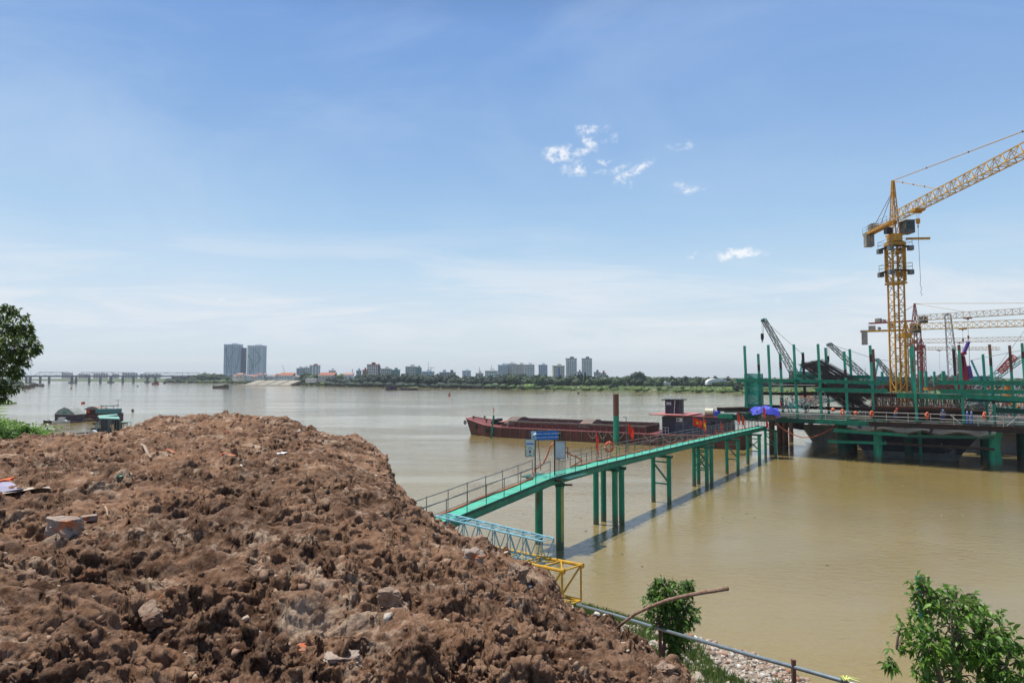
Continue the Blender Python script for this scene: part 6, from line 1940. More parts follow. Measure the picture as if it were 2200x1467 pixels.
# catwalk and red-dressed rails on the far side, left of the rebar
o = thing("access_walkway", "far access walkway with grey rails and red banners behind the left posts", "walkway", P(1730, 866, 120))
MB().beam(P(1718, 872, 118), P(1800, 858, 135), 1.4, .25).build("deck", DARKG, o)
m = MB()
for k in range(14):
    a = P(1718, 872, 118).lerp(P(1800, 858, 135), k / 13); m.tube(a, a + UP * 1.1, .04, 5)
    if k: m.tube(a + UP * 1.1, pa_ + UP * 1.1, .04, 5); m.tube(a, pa_ + UP * 1.1, .03, 5)
    pa_ = a
m.build("railing", GRD, o)
for k, (px, py) in enumerate(((1676, 856), (1701, 851), (1719, 853))):
    flag(P(px, py + 16, 118), 1.9, .5, 1.5, -.8, 1.3, ["red flag seen low between the first and second front posts", "red flag seen low left of the third front post", "red flag seen low right of the third front post"][k], False, "red flags on the far walkway")
# ================================================================== far bank: woodland
def shoreY(px):
    xs_ = [q[0] for q in FSH]; ys_ = [q[1] for q in FSH]
    y = float(np.interp(px, xs_, ys_))
    return W(px, y).y
TOPL = [(360, 811), (400, 808), (425, 803), (445, 801), (470, 803), (490, 806), (510, 812), (560, 815), (630, 814), (648, 806), (665, 803), (690, 808), (720, 809), (760, 807), (790, 803), (850, 802), (900, 804), (960, 804), (1000, 806), (1060, 806), (1100, 803), (1150, 806), (1180, 808), (1240, 805), (1300, 807), (1345, 806), (1370, 806), (1420, 809), (1500, 809), (1580, 811), (1650, 812), (1880, 812), (1985, 811), (2010, 805), (2050, 804), (2100, 808), (2150, 811), (2260, 812)]
TX = [q[0] for q in TOPL]; TY = [q[1] for q in TOPL]
import bmesh
_b = bmesh.new(); bmesh.ops.create_icosphere(_b, subdivisions=2, radius=1.0)
ICV = np.array([v.co[:] for v in _b.verts]); ICF = np.array([[v.index for v in f.verts] for f in _b.faces]); _b.free()
def crown_np(c, r, rg, nq=90, q=1.0):
    """lumpy core and a shell of leaf-clump faces"""
    n = ICV / np.linalg.norm(ICV, axis=1, keepdims=True)
    ph = rg.uniform(0, 6, 3)
    w = 1 + .18 * np.sin(n[:, 0] * 5 + ph[0]) * np.cos(n[:, 2] * 4 + ph[1]) + .10 * rg.normal(size=len(n))
    V1 = n * w[:, None] * np.array(r) * .82 + np.array(c)
    d = rg.normal(size=(nq, 3)); d[:, 2] = np.abs(d[:, 2]) * 1.1 - .25; d /= np.linalg.norm(d, axis=1, keepdims=True)
    wq = 1 + .18 * np.sin(d[:, 0] * 5 + ph[0]) * np.cos(d[:, 2] * 4 + ph[1])
    cc = d * (wq * rg.uniform(.78, 1.06, nq))[:, None] * np.array(r) + np.array(c)
    t1 = np.cross(d, rg.normal(size=(nq, 3))); t1 /= np.linalg.norm(t1, axis=1, keepdims=True)
    t2 = np.cross(d, t1) + d * rg.uniform(-.6, .6, (nq, 1))
    s = q * rg.uniform(.5, 1.15, (nq, 1))
    V2 = np.stack([cc - t1 * s, cc + t2 * s * .8, cc + t1 * s, cc - t2 * s * .8], 1).reshape(-1, 3)
    F2 = np.array([[0, 1, 2], [0, 2, 3]])[None] + (np.arange(nq) * 4)[:, None, None]
    return np.concatenate([V1, V2]), np.concatenate([ICF, F2.reshape(-1, 3) + len(V1)])
def merge(L):
    Vs, Fs, o = [], [], 0
    for v, f in L: Vs.append(v); Fs.append(f + o); o += len(v)
    return np.concatenate(Vs), np.concatenate(Fs)
WOODD = leafmat("wood_cloud_shade", (.009, .028, .013), (.018, .042, .017), trans=.0, rough=.7, isl=.45)  # greens taken below real foliage: cloud shade put into the colour
WOODM = leafmat("wood_mid", (.022, .054, .017), (.042, .085, .024), trans=.0, rough=.7, isl=.45)
WOODL = leafmat("wood_light", (.10, .17, .035), (.15, .22, .05), trans=.0, rough=.7, isl=.35)
rg = np.random.default_rng(31)
dark, mid, light = [], [], []
px = 366.0
while px < 2320:
    Y0 = shoreY(px)
    step = 6.0 / Y0 * FPX
    top = float(np.interp(px, TX, TY))
    open_right = px > 1185
    for row in range(4):
        dy = (16, 30, 52, 22)[row] + rg.uniform(-5, 5)
        if open_right: dy += (34 if px < 1420 else 62) + row * 16
        if 515 < px < 640: dy += 60
        Yr = Y0 + dy
        zt = P(px, top + rg.uniform(-2.2, 2.2) + (5.5, 2.6, 0, 7)[row], Yr).z
        zt = max(zt, 5.0)
        rx = rg.uniform(3.0, 5.6); rz = min((zt - 1) * .52, rg.uniform(3.2, 5.5))
        jx = px + rg.uniform(-.5, .5) * step
        q = P(jx, 808, Yr)
        c = (q.x, Yr, zt - rz)
        L = dark if (700 < px < 1090 or row == 2 or rg.random() < .35) else mid
        L.append(crown_np(c, (rx, rx, rz), rg, 80, 1.15))
        if zt - rz * 2 > 4: L.append(crown_np((q.x + rg.uniform(-2, 2), Yr - 1, (zt - rz * 2) * .6), (rx * .9, rx * .9, rz * .8), rg, 50, 1.2))
    # waterside bushes
    for k in range(3):
        if 530 < px < 628: continue
        Yb = Y0 + rg.uniform(1.5, 8); rz = rg.uniform(.6, 2.4) * (1.4 if px < 1180 else .7)
        q = P(px + rg.uniform(-.5, .5) * step, 808, Yb)
        (light if (px > 1185 or (420 < px < 520 and k) or rg.random() < .12) else (dark if 700 < px < 1040 else mid)).append(crown_np((q.x, Yb, rz * .6 + .5), (rz * 2.2, rz * 1.6, rz), rg, 34, .8))
    if open_right:
        for k in range(3):
            Yb = Y0 + rg.uniform(8, 70); rz = rg.uniform(.4, 1.1)
            q = P(px + rg.uniform(-1, 1) * step, 808, Yb)
            (light if k < 2 else mid).append(crown_np((q.x, Yb, 2.3 + rz * .4), (rz * 2.6, rz * 1.6, rz), rg, 22, .6))
    px += step
for nm, L, m_, lab in (("woodland", dark, WOODD, "dark green belt of trees along the far river bank"), ("woodland", mid, WOODM, "mid green trees and bushes along the far river bank"), ("riverside_scrub", light, WOODL, "light green scrub on the open far bank at the right")):
    V, F = merge(L); tag(link(nm, np_mesh(nm, V, F, m_)), lab, "woodland" if nm == "woodland" else "scrub", kind="stuff")
def far_tree(px, top, bot, wpx, dY, m_, label, conifer=False, seed=0):
    Y0 = shoreY(px) + dY; rg_ = np.random.default_rng(seed)
    b0 = P(px, bot, Y0); t0 = P(px, top, Y0); r = wpx / 2 * Y0 / FPX; h = t0.z - b0.z
    o = thing("tree" if not conifer else "conifer", label, "tree", (b0.x, Y0, b0.z))
    if conifer: L = [crown_np((b0.x, Y0, b0.z + h * f), (r * (1.1 - f), r * (1.1 - f), h * .22), rg_, 60, .7) for f in (.3, .5, .7, .86)]
    else: L = [crown_np((b0.x + dx * r, Y0 - abs(dx), b0.z + h * (.62 + dz)), (r * .62, r * .6, h * .34), rg_, 120, .95) for dx, dz in ((-.35, -.02), (.35, -.04), (0, .08), (.05, -.2))]
    V, F = merge(L); V = V - np.array((b0.x, Y0, b0.z))
    link("crown", np_mesh("crown", V, F, m_), o)
    MB().tube((b0.x, Y0, b0.z - .5), (b0.x, Y0, b0.z + h * .5), .35, 8, .2).build("trunk", BARK, o)
far_tree(1371, 799, 824, 36, 70, WOODD, "large rounded tree rising above the far tree line right of the tube pile", seed=1)
far_tree(1318, 825, 841, 20, 8, WOODD, "dark round bush standing alone at the water of the far bank", seed=2)
far_tree(1585, 826, 846, 22, 6, WOODD, "dark tree at the far waterline just left of the stair tower", seed=3)
far_tree(1257, 801, 822, 7, 40, WOODD, "taller right one of two dark pointed conifers on the far bank", True, 4)
far_tree(1250, 804, 822, 6, 40, WOODD, "shorter left one of two dark pointed conifers on the far bank", True, 5)
far_tree(1104, 806, 832, 40, 14, WOODM, "broad mid green tree at the front of the far bank below the pale apartment blocks", seed=6)
far_tree(1138, 812, 834, 34, 14, WOODM, "broad tree right of the one below the pale apartment blocks", seed=7)
far_tree(440, 801, 824, 40, 22, WOODM, "leafy tree left of the twin towers near the bridge end", seed=8)
far_tree(658, 800, 818, 22, 50, WOODM, "round tree behind the red roofed hall on the far bank", seed=9)
far_tree(672, 805, 822, 18, 40, WOODL, "bright green tree next to the red roofed white house", seed=10)
far_tree(735, 803, 818, 22, 46, WOODL, "bright green tree right of the red roofed white house", seed=11)

# ================================================================== far buildings
def bmat(name, a, b=None): return mat(name, a, b or tuple(x * .85 for x in a), scale=.2, rough=.7)
GLZ = mat("far_glazing", (.12, .15, .19), (.18, .21, .25), scale=.3, rough=.3)
GLB = mat("far_glazing_blue", (.24, .32, .42), (.32, .40, .48), scale=.15, rough=.3)
TGR = mat("far_green_panel", (.22, .33, .36), (.26, .38, .40), scale=.2, rough=.4)
def block(label, x0, x1, ytop, Y, wall, bays=4, floors=None, depth=None, glz=None, base=806, yaw=.18, cap=True, cat="building", roofm=None, name="apartment_block", balc=True, steps=None, group=None):
    a, b_ = P(x0, ytop, Y), P(x1, ytop, Y)
    w = (b_.x - a.x); cx = (a.x + b_.x) / 2; zt = a.z; z0 = 3.0
    d = depth or min(w * .6, 18)
    ca, sa = math.cos(yaw), math.sin(yaw)
    X = Vector((ca, sa, 0)); Yv = Vector((-sa, ca, 0)); w = (w - abs(sa) * d) / ca if w > abs(sa) * d * 1.5 else w
    c = Vector((cx, Y + d / 2, 0))
    o = thing(name, label, cat, (cx, Y + d / 2, z0), group)
    H = zt - z0; fl = floors or max(2, int(H / 3.3))
    MB().box(c + UP * (z0 + H / 2), (w, d, H), (X, Yv, UP)).build("wall", wall, o)
    g = glz or GLZ
    for i in range(bays):
        u = (i + .5) / bays - .5
        bw = w / bays * .52
        MB().box(c + X * (u * w) - Yv * (d / 2 + .12) + UP * (z0 + H * .5), (bw, .3, H * .94), (X, Yv, UP)).build("window_bay", g if (not steps or i not in steps) else steps[i], o)
    for i in range(max(1, int(bays * d / w * .8))):
        n_ = max(1, int(bays * d / w * .8)); u = (i + .5) / n_ - .5
        for sgn in (1,):
            MB().box(c + X * (sgn * (w / 2 + .1)) + Yv * (u * d) + UP * (z0 + H * .5), (.26, d / n_ * .45, H * .92), (X, Yv, UP)).build("window_bay", g, o)
    if balc:
        m = MB()
        for k in range(1, fl):
            z = z0 + H * k / fl
            m.box(c - Yv * (d / 2 + .25) + UP * z, (w * .98, .55, H / fl * .34), (X, Yv, UP))
        m.build("floor_slab", wall, o)
    if cap:
        MB().box(c + UP * (zt + .5), (w + .6, d + .6, 1.0), (X, Yv, UP)).build("parapet", roofm or wall, o)
        MB().box(c + UP * (zt + 2.2) + X * (w * .08), (w * .34, d * .4, 2.6), (X, Yv, UP)).build("plant_room", roofm or wall, o)
    return o, c, X, Yv, w, d, z0, H
WH = bmat("far_white", (.80, .79, .77)); GY = bmat("far_grey", (.46, .50, .55)); GB = bmat("far_grey_blue", (.60, .66, .73)); CR = bmat("far_cream", (.66, .62, .52)); RD = bmat("far_red", (.36, .09, .08)); GN = bmat("far_green", (.22, .36, .32)); YG = bmat("far_lime", (.42, .48, .30)); BG = bmat("far_beige", (.66, .63, .58)); LB_ = bmat("far_pale_blue", (.70, .74, .78)); TL = bmat("far_tile", (.33, .12, .08)); PKR = bmat("far_pink_roof", (.42, .22, .20)); GRF = bmat("far_grey_roof", (.20, .21, .22))
# twin towers
o, c, X, Yv, w, d, z0, H = block("left one of the twin blue grey towers, square with a lower wing coloured dark as in shade", 480, 516, 740.5, 1350, GB, 9, 36, 18, GLB, yaw=.10, steps={1: GLZ, 4: GLZ}, name="tower_block")
MB().box(c + X * (w / 2 + 3.4) + Yv * 5 + UP * (z0 + H * .46), (6.5, 13, H * .92), (X, Yv, UP)).build("side_wing", bmat("far_shaded_wing", (.14, .17, .24)), o)  # side away from the sun: its shade is put into the wall colour
MB().box(c - Yv * 4 + UP * (z0 + 3.5), (w + 12, d + 8, 7), (X, Yv, UP)).build("podium", LB_, o)
m = MB()
for k in range(34):
    u = k / 33; f = -.46 + .34 * u + .25 * u * u
    for ff in (-.42 + .42 * u, .44 - .36 * u * u, -.30 + .5 * (1 - u) ** 2):
        m.box(c + X * (w * ff) - Yv * (d / 2 + .5) + UP * (z0 + H * (.9 - .8 * u)), (1.7, .35, 1.9), (X, Yv, UP))
m.build("green_balcony", TGR, o)
o, c, X, Yv, w, d, z0, H = block("right one of the twin blue grey towers, with a rounded top edge", 531, 566, 743, 1360, LB_, 8, 36, 20, GLB, yaw=-.12, steps={3: GLZ, 6: GLZ}, name="tower_block")
for s in (-1, 1): MB().tube(c + X * (s * (w / 2 - 2.5)) - Yv * (d / 2 - 2.3) + UP * z0, c + X * (s * (w / 2 - 2.5)) - Yv * (d / 2 - 2.3) + UP * (z0 + H + 1), 2.9, 16).build("round_corner", LB_ if s < 0 else GB, o)
m = MB()
for k in range(40):
    a = math.pi * k / 39
    m.box(c + X * (w * (-.30 + .30 * math.sin(a) - .12)) - Yv * (d / 2 + .5) + UP * (z0 + H * (.72 - .62 * k / 39)), (1.7, .35, 1.9), (X, Yv, UP))
    m.box(c + X * (w * (.24 - .20 * math.cos(a * 2) * .9)) - Yv * (d / 2 + .5) + UP * (z0 + H * (.9 - .5 * k / 39)), (1.7, .35, 1.9), (X, Yv, UP))
m.build("green_balcony", TGR, o)
MB().box(c - Yv * 4 + UP * (z0 + 3), (w + 10, d + 8, 6), (X, Yv, UP)).build("podium", LB_, o)
for args in (
    ("grey white apartment block with stepped roof, left of the white one behind the red hall", 637, 650, 792, 1250, GY, 4), ("pale block touching the grey one left of the tall white slab", 648, 664, 790, 1260, WH, 4),
    ("plain white slab block behind the trees left of the red roofed white house", 665, 685, 785.5, 1300, WH, 3),
    ("small white house with roof terrace right of the white slab", 706, 720, 797, 900, WH, 3), ("grey stepped house next to the antenna left of the lime block", 764, 776, 797, 860, GY, 3),
    ("low lime green block left of the red striped building", 778.5, 789, 796, 830, YG, 3),
    ("red and white striped building with dark red roof", 788, 811, 784, 900, WH, 5), ("narrow dark green block joined to the right of the striped building", 810, 817, 787, 905, GN, 2),
    ("beige stepped apartment block right of the dark green one", 818, 839, 793, 950, BG, 5), ("low teal green block between the beige one and the large netted one", 840, 858, 795.5, 930, GN, 5),
    ("large grey apartment block left half wrapped in green netting", 871, 896, 788.5, 960, BG, 6), ("bright green netted wing of the large grey block", 894, 905, 791, 955, GN, 3),
    ("long low blue grey block behind trees right of the netted one", 906, 932, 799, 1000, GB, 6), ("low dark building with a flat roof left of the small blue tower", 944, 962, 801, 760, GY, 4), ("low brown roofed building on the far bank beside the flat roofed one", 960, 978, 801.5, 750, BG, 3),
    ("small pale blue building alone on the skyline", 993, 1011, 797, 1200, LB_, 5), ("cream low house at the left of the white office with mast", 1022, 1038, 803, 800, CR, 3),
    ("white office building with a thin mast", 1042, 1069, 797.5, 900, WH, 7),
    ("leftmost blue grey block of the joined pale apartment row", 1070, 1092, 785, 1080, GB, 5), ("tallest middle block of the joined pale apartment row", 1087, 1110, 782, 1090, WH, 6), ("cream block in the right half of the joined apartment row", 1108, 1130, 784, 1080, BG, 7), ("rightmost block of the joined pale apartment row", 1127, 1148, 784, 1070, WH, 6),
    ("single blue grey block between the apartment row and the blue banded building", 1157, 1176, 784.5, 1100, GB, 5),
    ("cream building with a blue vertical band on its front", 1187, 1213, 786.5, 1000, CR, 6),
    ("left one of two tall pale apartment towers right of centre", 1216, 1239, 771, 1020, WH, 6), ("right one of two tall pale apartment towers right of centre", 1250, 1273, 771, 1020, WH, 6),
    ("small blue grey house between the two tall pale towers", 1240, 1250, 800, 900, LB_, 2), ("white house with a black roof tank right of the two tall towers", 1276, 1290, 801, 760, WH, 3), ("small white house with red roof at the right end of the skyline", 1291, 1302, 803, 760, WH, 3)):
    lab, x0, x1, yt, YY, wm_, bays = args
    r_ = block(lab, x0, x1, yt, YY, wm_, bays, roofm=(RD if "striped" in lab or "red roof" in lab else (GRF if "two tall" in lab or "brown" in lab else None)), glz=(RD if "striped" in lab else None), yaw=random.Random(int(x0)).uniform(-.25, .25))
    if "vertical band" in lab:
        o, c, X, Yv, w, d, z0, H = r_
        MB().box(c - Yv * (d / 2 + .5) + UP * (z0 + H * .45), (w * .10, .5, H * .9), (X, Yv, UP)).build("blue_band", BLUE, o)
    if "mast" in lab:
        o, c, X, Yv, w, d, z0, H = r_; MB().tube(c + UP * (z0 + H), c + UP * (z0 + H + 8), .25, 6).build("mast", GRF, o)
# small houses below the towers and along the bank
cols = [(WH, TL, "white house with orange tiled roof"), (CR, PKR, "cream house with pink roof"), (BG, GRF, "beige house with grey roof"), (WH, PKR, "white house with faded pink roof"), (BG, TL, "beige house with red roof")]
ordn = ["first", "second", "third", "fourth", "fifth", "sixth", "seventh", "eighth", "ninth", "tenth", "eleventh", "twelfth", "thirteenth", "fourteenth"]
def house(label, x0, x1, yeave, ybase, Y, wall, roof, rh=2.0, group=None):
    a, b_ = P(x0, yeave, Y), P(x1, yeave, Y); z0 = min(P(x0, ybase, Y).z, 4); w = b_.x - a.x; cx = (a.x + b_.x) / 2; d = w * .7; H = a.z - z0
    o = thing("house", label, "house", (cx, Y + d / 2, z0), group)
    MB().box((cx, Y + d / 2, z0 + H / 2), (w, d, H)).build("wall", wall, o)
    MB().prism([(cx - w / 2 - .4, Y - .4, a.z), (cx - w / 2 - .4, Y + d + .4, a.z), (cx - w / 2 - .4 + w * .1, Y + d / 2, a.z + rh)], Vector((w + .8, 0, 0))).build("roof", roof, o)
    n = max(2, int(w / 3.5))
    for i in range(n): MB().box((cx - w / 2 + w * (i + .5) / n, Y - .06, z0 + H * .62), (w / n * .4, .16, H * .22)).build("window", GLZ, o)
    return o
rgh = random.Random(3)
hx = [500, 509, 520, 530, 541, 552, 561, 573, 584, 592, 607, 617, 627, 636]
for i, x in enumerate(hx):
    wl, rf, lab = cols[i % 5]
    house("%s, %s from left below the twin towers" % (lab, ordn[i]), x, x + rgh.uniform(9, 13), 806 + rgh.uniform(-2, 3), 818, 1010 + rgh.uniform(-60, 60), wl, rf, rgh.uniform(1, 2.4), "small houses on the far bank below the twin towers")
house("hall with a bright red tiled roof and white wall above the stone embankment", 599, 628, 806, 818, 930, WH, bmat("far_bright_tile", (.38, .12, .06)), 3.6)
house("long white house with red roof among the trees", 684, 717, 806, 815, 800, CR, TL, 3.4)
house("house with a dark red roof right of the bright green tree", 738, 757, 805, 812, 790, WH, PKR, 2.4)
house("low white shed at the water right of the stone embankment", 656, 678, 814, 820, 790, WH, GRF, .8)
house("small pink building among the dark trees at the far water", 776, 792, 819, 826, 745, PKR, PKR, 1.0)
house("low brown pavilion in the dark trees right of the two conifers", 1290, 1318, 813, 820, 610, BG, GRF, 1.0)
# white arched shed and greenhouses
Y0 = shoreY(1541) + 75
a, b_ = P(1519, 824, Y0), P(1564, 824, Y0); R_ = (b_.x - a.x) / 2; h_ = P(1541, 813.5, Y0).z - a.z
o = thing("arched_shed", "bright white arched shed on the open far bank left of the platform", "shed", ((a.x + b_.x) / 2, Y0, a.z - 1))
pts = [Vector((a.x + R_ - R_ * math.cos(math.pi * i / 14), Y0, a.z - .8 + (h_ + .8) * math.sin(math.pi * i / 14) ** .6)) for i in range(15)]
MB().prism(pts, Vector((2, 16, 0))).build("roof_shell", mat("bright_white", (.80, .80, .80), (.74, .74, .74), scale=.4, rough=.5), o)
for k in range(5): MB().box((a.x + R_ * (.3 + .35 * k), Y0 - .1, a.z + .3), (.8, .2, 1.4)).build("window", GRF, o)
for i, x in enumerate((1336, 1358, 1380, 1402, 1424)):
    Y0 = shoreY(x) + 60; a, b_ = P(x, 824, Y0), P(x + 17, 824, Y0)
    MB().prism([Vector((a.x, Y0, a.z - 1)), Vector((a.x, Y0, a.z + .8)), Vector(((a.x + b_.x) / 2, Y0, a.z + 1.6)), Vector((b_.x, Y0, a.z + .8)), Vector((b_.x, Y0, a.z - 1))], Vector((0, 6, 0))).solo("greenhouse", BG, "%s from the left of the low pale sheds in a row on the far bank" % ordn[i], "shed", "low sheds in a row on the far bank")
# stone embankment
a = W(524, 827.6); b_ = W(622, 828.6)
o = thing("stone_embankment", "pale sloping stone embankment with steps on the far bank", "embankment", (a + b_) / 2)
EMB = mat("pale_stone", (.34, .31, .25), (.26, .24, .19), scale=.15, rough=.9)
n = 4
for i in range(n):
    p_, q_ = a.lerp(b_, i / n + .01), a.lerp(b_, (i + 1) / n - .02)
    up_ = Vector((6, 26, 6.0))
    MB().prism([p_ + UP * .8, q_ + UP * .8, q_ + up_, p_ + up_], Vector((0, 1, -1.5))).build("slope_panel", EMB, o)
MB().prism([a + Vector((-10, -3, .5)), b_ + Vector((4, -3, .5)), b_ + UP * 1.0, a + Vector((0, 0, 1.0))], Vector((0, 0, -1.2))).build("quay", EMB, o)
# thin masts and distant cranes on the skyline
for (px, y0, y1, Y, r, lab) in ((757, 793, 806, 900, .5, "thin brown chimney left of the lime green block"), (920, 776, 801, 1000, .22, "very thin tall mast above the far trees"), (1859, 790, 812, 500, .12, "thin pole above the far tree line"), (613, 784, 802, 950, .25, "thin leaning crane jib above the red roofed hall")):
    a = P(px, y1, Y); b_ = P(px - (6 if px == 613 else 0), y0, Y)
    MB().tube(a - UP * 3, b_, r, 6).solo("mast", GRF if px != 757 else PKR, lab, "mast")
a = P(926, 801, 1000); t0 = P(926, 788, 1000)
o = thing("tower_crane", "tiny tower crane on the skyline right of the netted block", "tower crane", a)
MB().tube(a - UP * 3, t0, .3, 6).build("mast", GRF, o); MB().tube(P(920, 790, 1000), P(934, 789.5, 1000), .3, 6).build("jib", GRF, o)
# pale far skyline behind the bridge
for i, (x0, x1, yt) in enumerate(((132, 150, 800.5), (168, 188, 803), (200, 226, 801.5), (240, 252, 803), (262, 290, 801), (300, 340, 803))):
    block("pale distant block behind the bridge, %s from the left" % ordn[i], x0, x1, yt, 2300, LB_, 5, base=808, cap=False, yaw=.1, group="distant blocks behind the bridge", balc=False)

# ================================================================== bridges on the left
BA_, BB_ = Vector((-740, 1050, 0)), Vector((-580, 1200, 0)); BD = (BB_ - BA_).normalized(); BNn = Vector((-BD.y, BD.x, 0)); SP = (BB_ - BA_).length / 4
BCON = mat("bridge_concrete", (.20, .20, .20), (.15, .15, .155), scale=.1, rough=.8); BST = mat("bridge_steel", (.13, .14, .15), (.10, .11, .12), scale=.1, rough=.6)
br = thing("road_bridge", "long low concrete road bridge on round headed piers at the far left", "bridge", BA_)
for i in range(-4, 6):
    p_, q_ = BA_ + BD * (SP * i), BA_ + BD * (SP * (i + 1))
    MB().beam(p_ + UP * 10.6, q_ + UP * 10.6, 9, 2.0).build("girder", BCON, br)
    MB().beam(p_ + UP * 12.2, q_ + UP * 12.2, 11, .35).build("parapet", BST, br)
    if i < 5:
        MB().beam(p_ - UP * 1, p_ + UP * 9.7, 5, 3.2, up=BD).build("pier", BCON, br)
        MB().tube(p_ - UP * 1, p_ + UP * 2.0, 5.6, 12, 5.0).build("pile_cap", BCON, br)
        MB().beam(p_ + BNn * -5 + UP * 9.2, p_ + BNn * 5 + UP * 9.2, 3, 1.2).build("crosshead", BCON, br)
    MB().tube(p_ + UP * 12 + BNn * -5, p_ + UP * 19 + BNn * -5, .12, 5).build("lamp_post", BST, br)
tb = thing("truss_bridge", "dark steel truss railway bridge with gaps between its spans, behind the road bridge", "bridge", BA_ + BNn * 90)
def TBp(px, z, off=95):
    o2 = BA_ + BNn * off; k = (px - 1100) / FPX; s = (k * o2.y - o2.x) / (BD.x - k * BD.y); return o2 + BD * s + UP * z
MB().beam(TBp(-150, 11.0), TBp(445, 11.0), 7, 1.6).build("deck", BST, tb)
for (x0, x1) in ((-60, 62), (74, 160), (165, 300), (302, 438)):
    for off in (92, 98):
        m = MB(); n = max(4, int((x1 - x0) / 11)); zt = 17.6
        P0 = [TBp(x0 + (x1 - x0) * i / n, 11.6, off) for i in range(n + 1)]; P1 = [TBp(x0 + (x1 - x0) * i / n, zt, off) for i in range(n + 1)]
        m.beam(P1[1], P1[n - 1], .7); m.beam(P0[0], P1[1], .6); m.beam(P0[n], P1[n - 1], .6)
        for i in range(1, n - 1):
            m.beam(P1[i], P0[i + 1] if i % 2 else P0[i], .4) if i % 2 else m.beam(P0[i], P1[i + 1], .4)
            m.beam(P1[i], P0[i], .3)
        m.build("truss_span", BST, tb)
for px in (18, 58, 88, 107, 165, 193, 217, 265, 288, 335, 372, 410):
    q = TBp(px, 0); MB().beam(q - UP, q + UP * 10.4, 5, 3, up=BD).build("pier", BCON, tb)
# left point of land in front of the bridge
_pts = [W(-160, 836), W(20, 833), W(40, 829.5), W(52, 826.5), W(50, 824)]
V = []
lp = MB()
ring0 = [Vector((p.x, p.y, -.3)) for p in _pts] + [W(-400, 823.5)]
lp.prism(ring0, UP * 2.2)
tag(lp.build("left_point", mat("far_bank_ground", (.085, .125, .035))), kind="structure")
L = []
for k in range(70):
    x = rg.uniform(-120, 48); yy = rg.uniform(825.5, 831 - max(0, x - 10) * .08); q = W(x, yy); rz = rg.uniform(1.5, 4.6) * (1 if x < 35 else .55)
    L.append(crown_np((q.x, q.y, 1.4 + rz * .7), (rz * 1.5, rz * 1.3, rz), rg, 60, 1.2))
V, F = merge(L); tag(link("woodland", np_mesh("woodland", V, F, WOODM)), "green trees on the left point of land in front of the bridge", "woodland", kind="stuff")
# green spit at the very left edge
sp_ = MB(); ring0 = [W(-200, 862), W(20, 863.5), W(36, 866), W(20, 868.5), W(-200, 873)]
tag(sp_.prism([Vector((p.x, p.y, -.3)) for p in ring0], UP * .7).build("grass_spit", WOODL), kind="structure")

# ================================================================== vessels
TIMB = mat("boat_timber", (.16, .115, .085), (.09, .065, .05), scale=1, rough=.85); TARG = mat("grey_tarp", (.36, .38, .35), (.24, .26, .24), scale=1.5, rough=.8); WHT = mat("boat_white", (.62, .62, .60), (.5, .5, .48), rough=.6); PURB = mat("dark_purple_wall", (.08, .05, .08), (.11, .07, .07), rough=.8)
def hull(o, a, b_, wdt, h, m_, name="hull", sheer=.4):
    a, b_ = Vector(a), Vector(b_); d = (b_ - a); L = d.length; d.normalize(); nn_ = Vector((-d.y, d.x, 0)); vs = []; fs = []
    N_ = 9
    for i in range(N_):
        u = i / (N_ - 1); w_ = wdt / 2 * (1 - abs(2 * u - 1) ** 3.2 * .8); z = h + sheer * abs(2 * u - 1) ** 2.5
        c = a + d * (L * u)
        vs += [c - nn_ * w_ + UP * z, c - nn_ * w_ * .8 - UP * .25, c + nn_ * w_ * .8 - UP * .25, c + nn_ * w_ + UP * z, c + nn_ * w_ * .85 + UP * (z - .15), c - nn_ * w_ * .85 + UP * (z - .15)]
    for i in range(N_ - 1):
        for j in range(6): fs.append((i * 6 + j, i * 6 + (j + 1) % 6, i * 6 + 6 + (j + 1) % 6, i * 6 + 6 + j))
    fs += [tuple(range(6))[::-1], tuple(range((N_ - 1) * 6, N_ * 6))]
    return MB().add(vs, fs).build(name, m_, o)
def vault(o, c, X, Yv, w, d, h0, h1, m_, name="roof", n=10, wob=.0):
    pts = [c + X * (-w / 2 + w * i / n) + UP * (h0 + (h1 - h0) * math.sin(math.pi * i / n) + wob * random.uniform(-1, 1)) for i in range(n + 1)]
    return MB().prism([p - Yv * (d / 2) for p in pts] + [pts[-1] - Yv * (d / 2) - UP * .1, pts[0] - Yv * (d / 2) - UP * .1], Yv * d).build(name, m_, o)
EX, EY = Vector((1, 0, 0)), Vector((0, 1, 0))
def sc(Y): return Y / FPX
# left houseboat
Y0 = 163; s = sc(Y0); c = W(153, 906); c.y = Y0; c.z = 0
o = thing("houseboat", "left houseboat with a grey vaulted tarpaulin roof and dark walls", "houseboat", c)
MB().box(c + UP * .15 + EY, (6.6, 5, .5)).build("raft", TIMB, o)
MB().box(c + Vector((.35, 1.2, 1.15)), (4.6, 3.4, 1.7)).build("cabin", PURB, o)
vault(o, c + Vector((.5, 1.2, 0)), EX, EY, 5.0, 3.8, 2.0, 3.6, TARG, "tarpaulin_roof", 12, .12)
MB().add([c + Vector((-2.4, -.6, 1.5)), c + Vector((-1.1, -.6, 2.1)), c + Vector((-1.1, 2.5, 2.3)), c + Vector((-2.6, 2.5, 1.6))], [(0, 1, 2, 3)]).build("awning", TARG, o)
MB().box(c + Vector((.75, -1.15, 2.4)), (.8, .1, .4)).build("green_patch", GREEN, o)
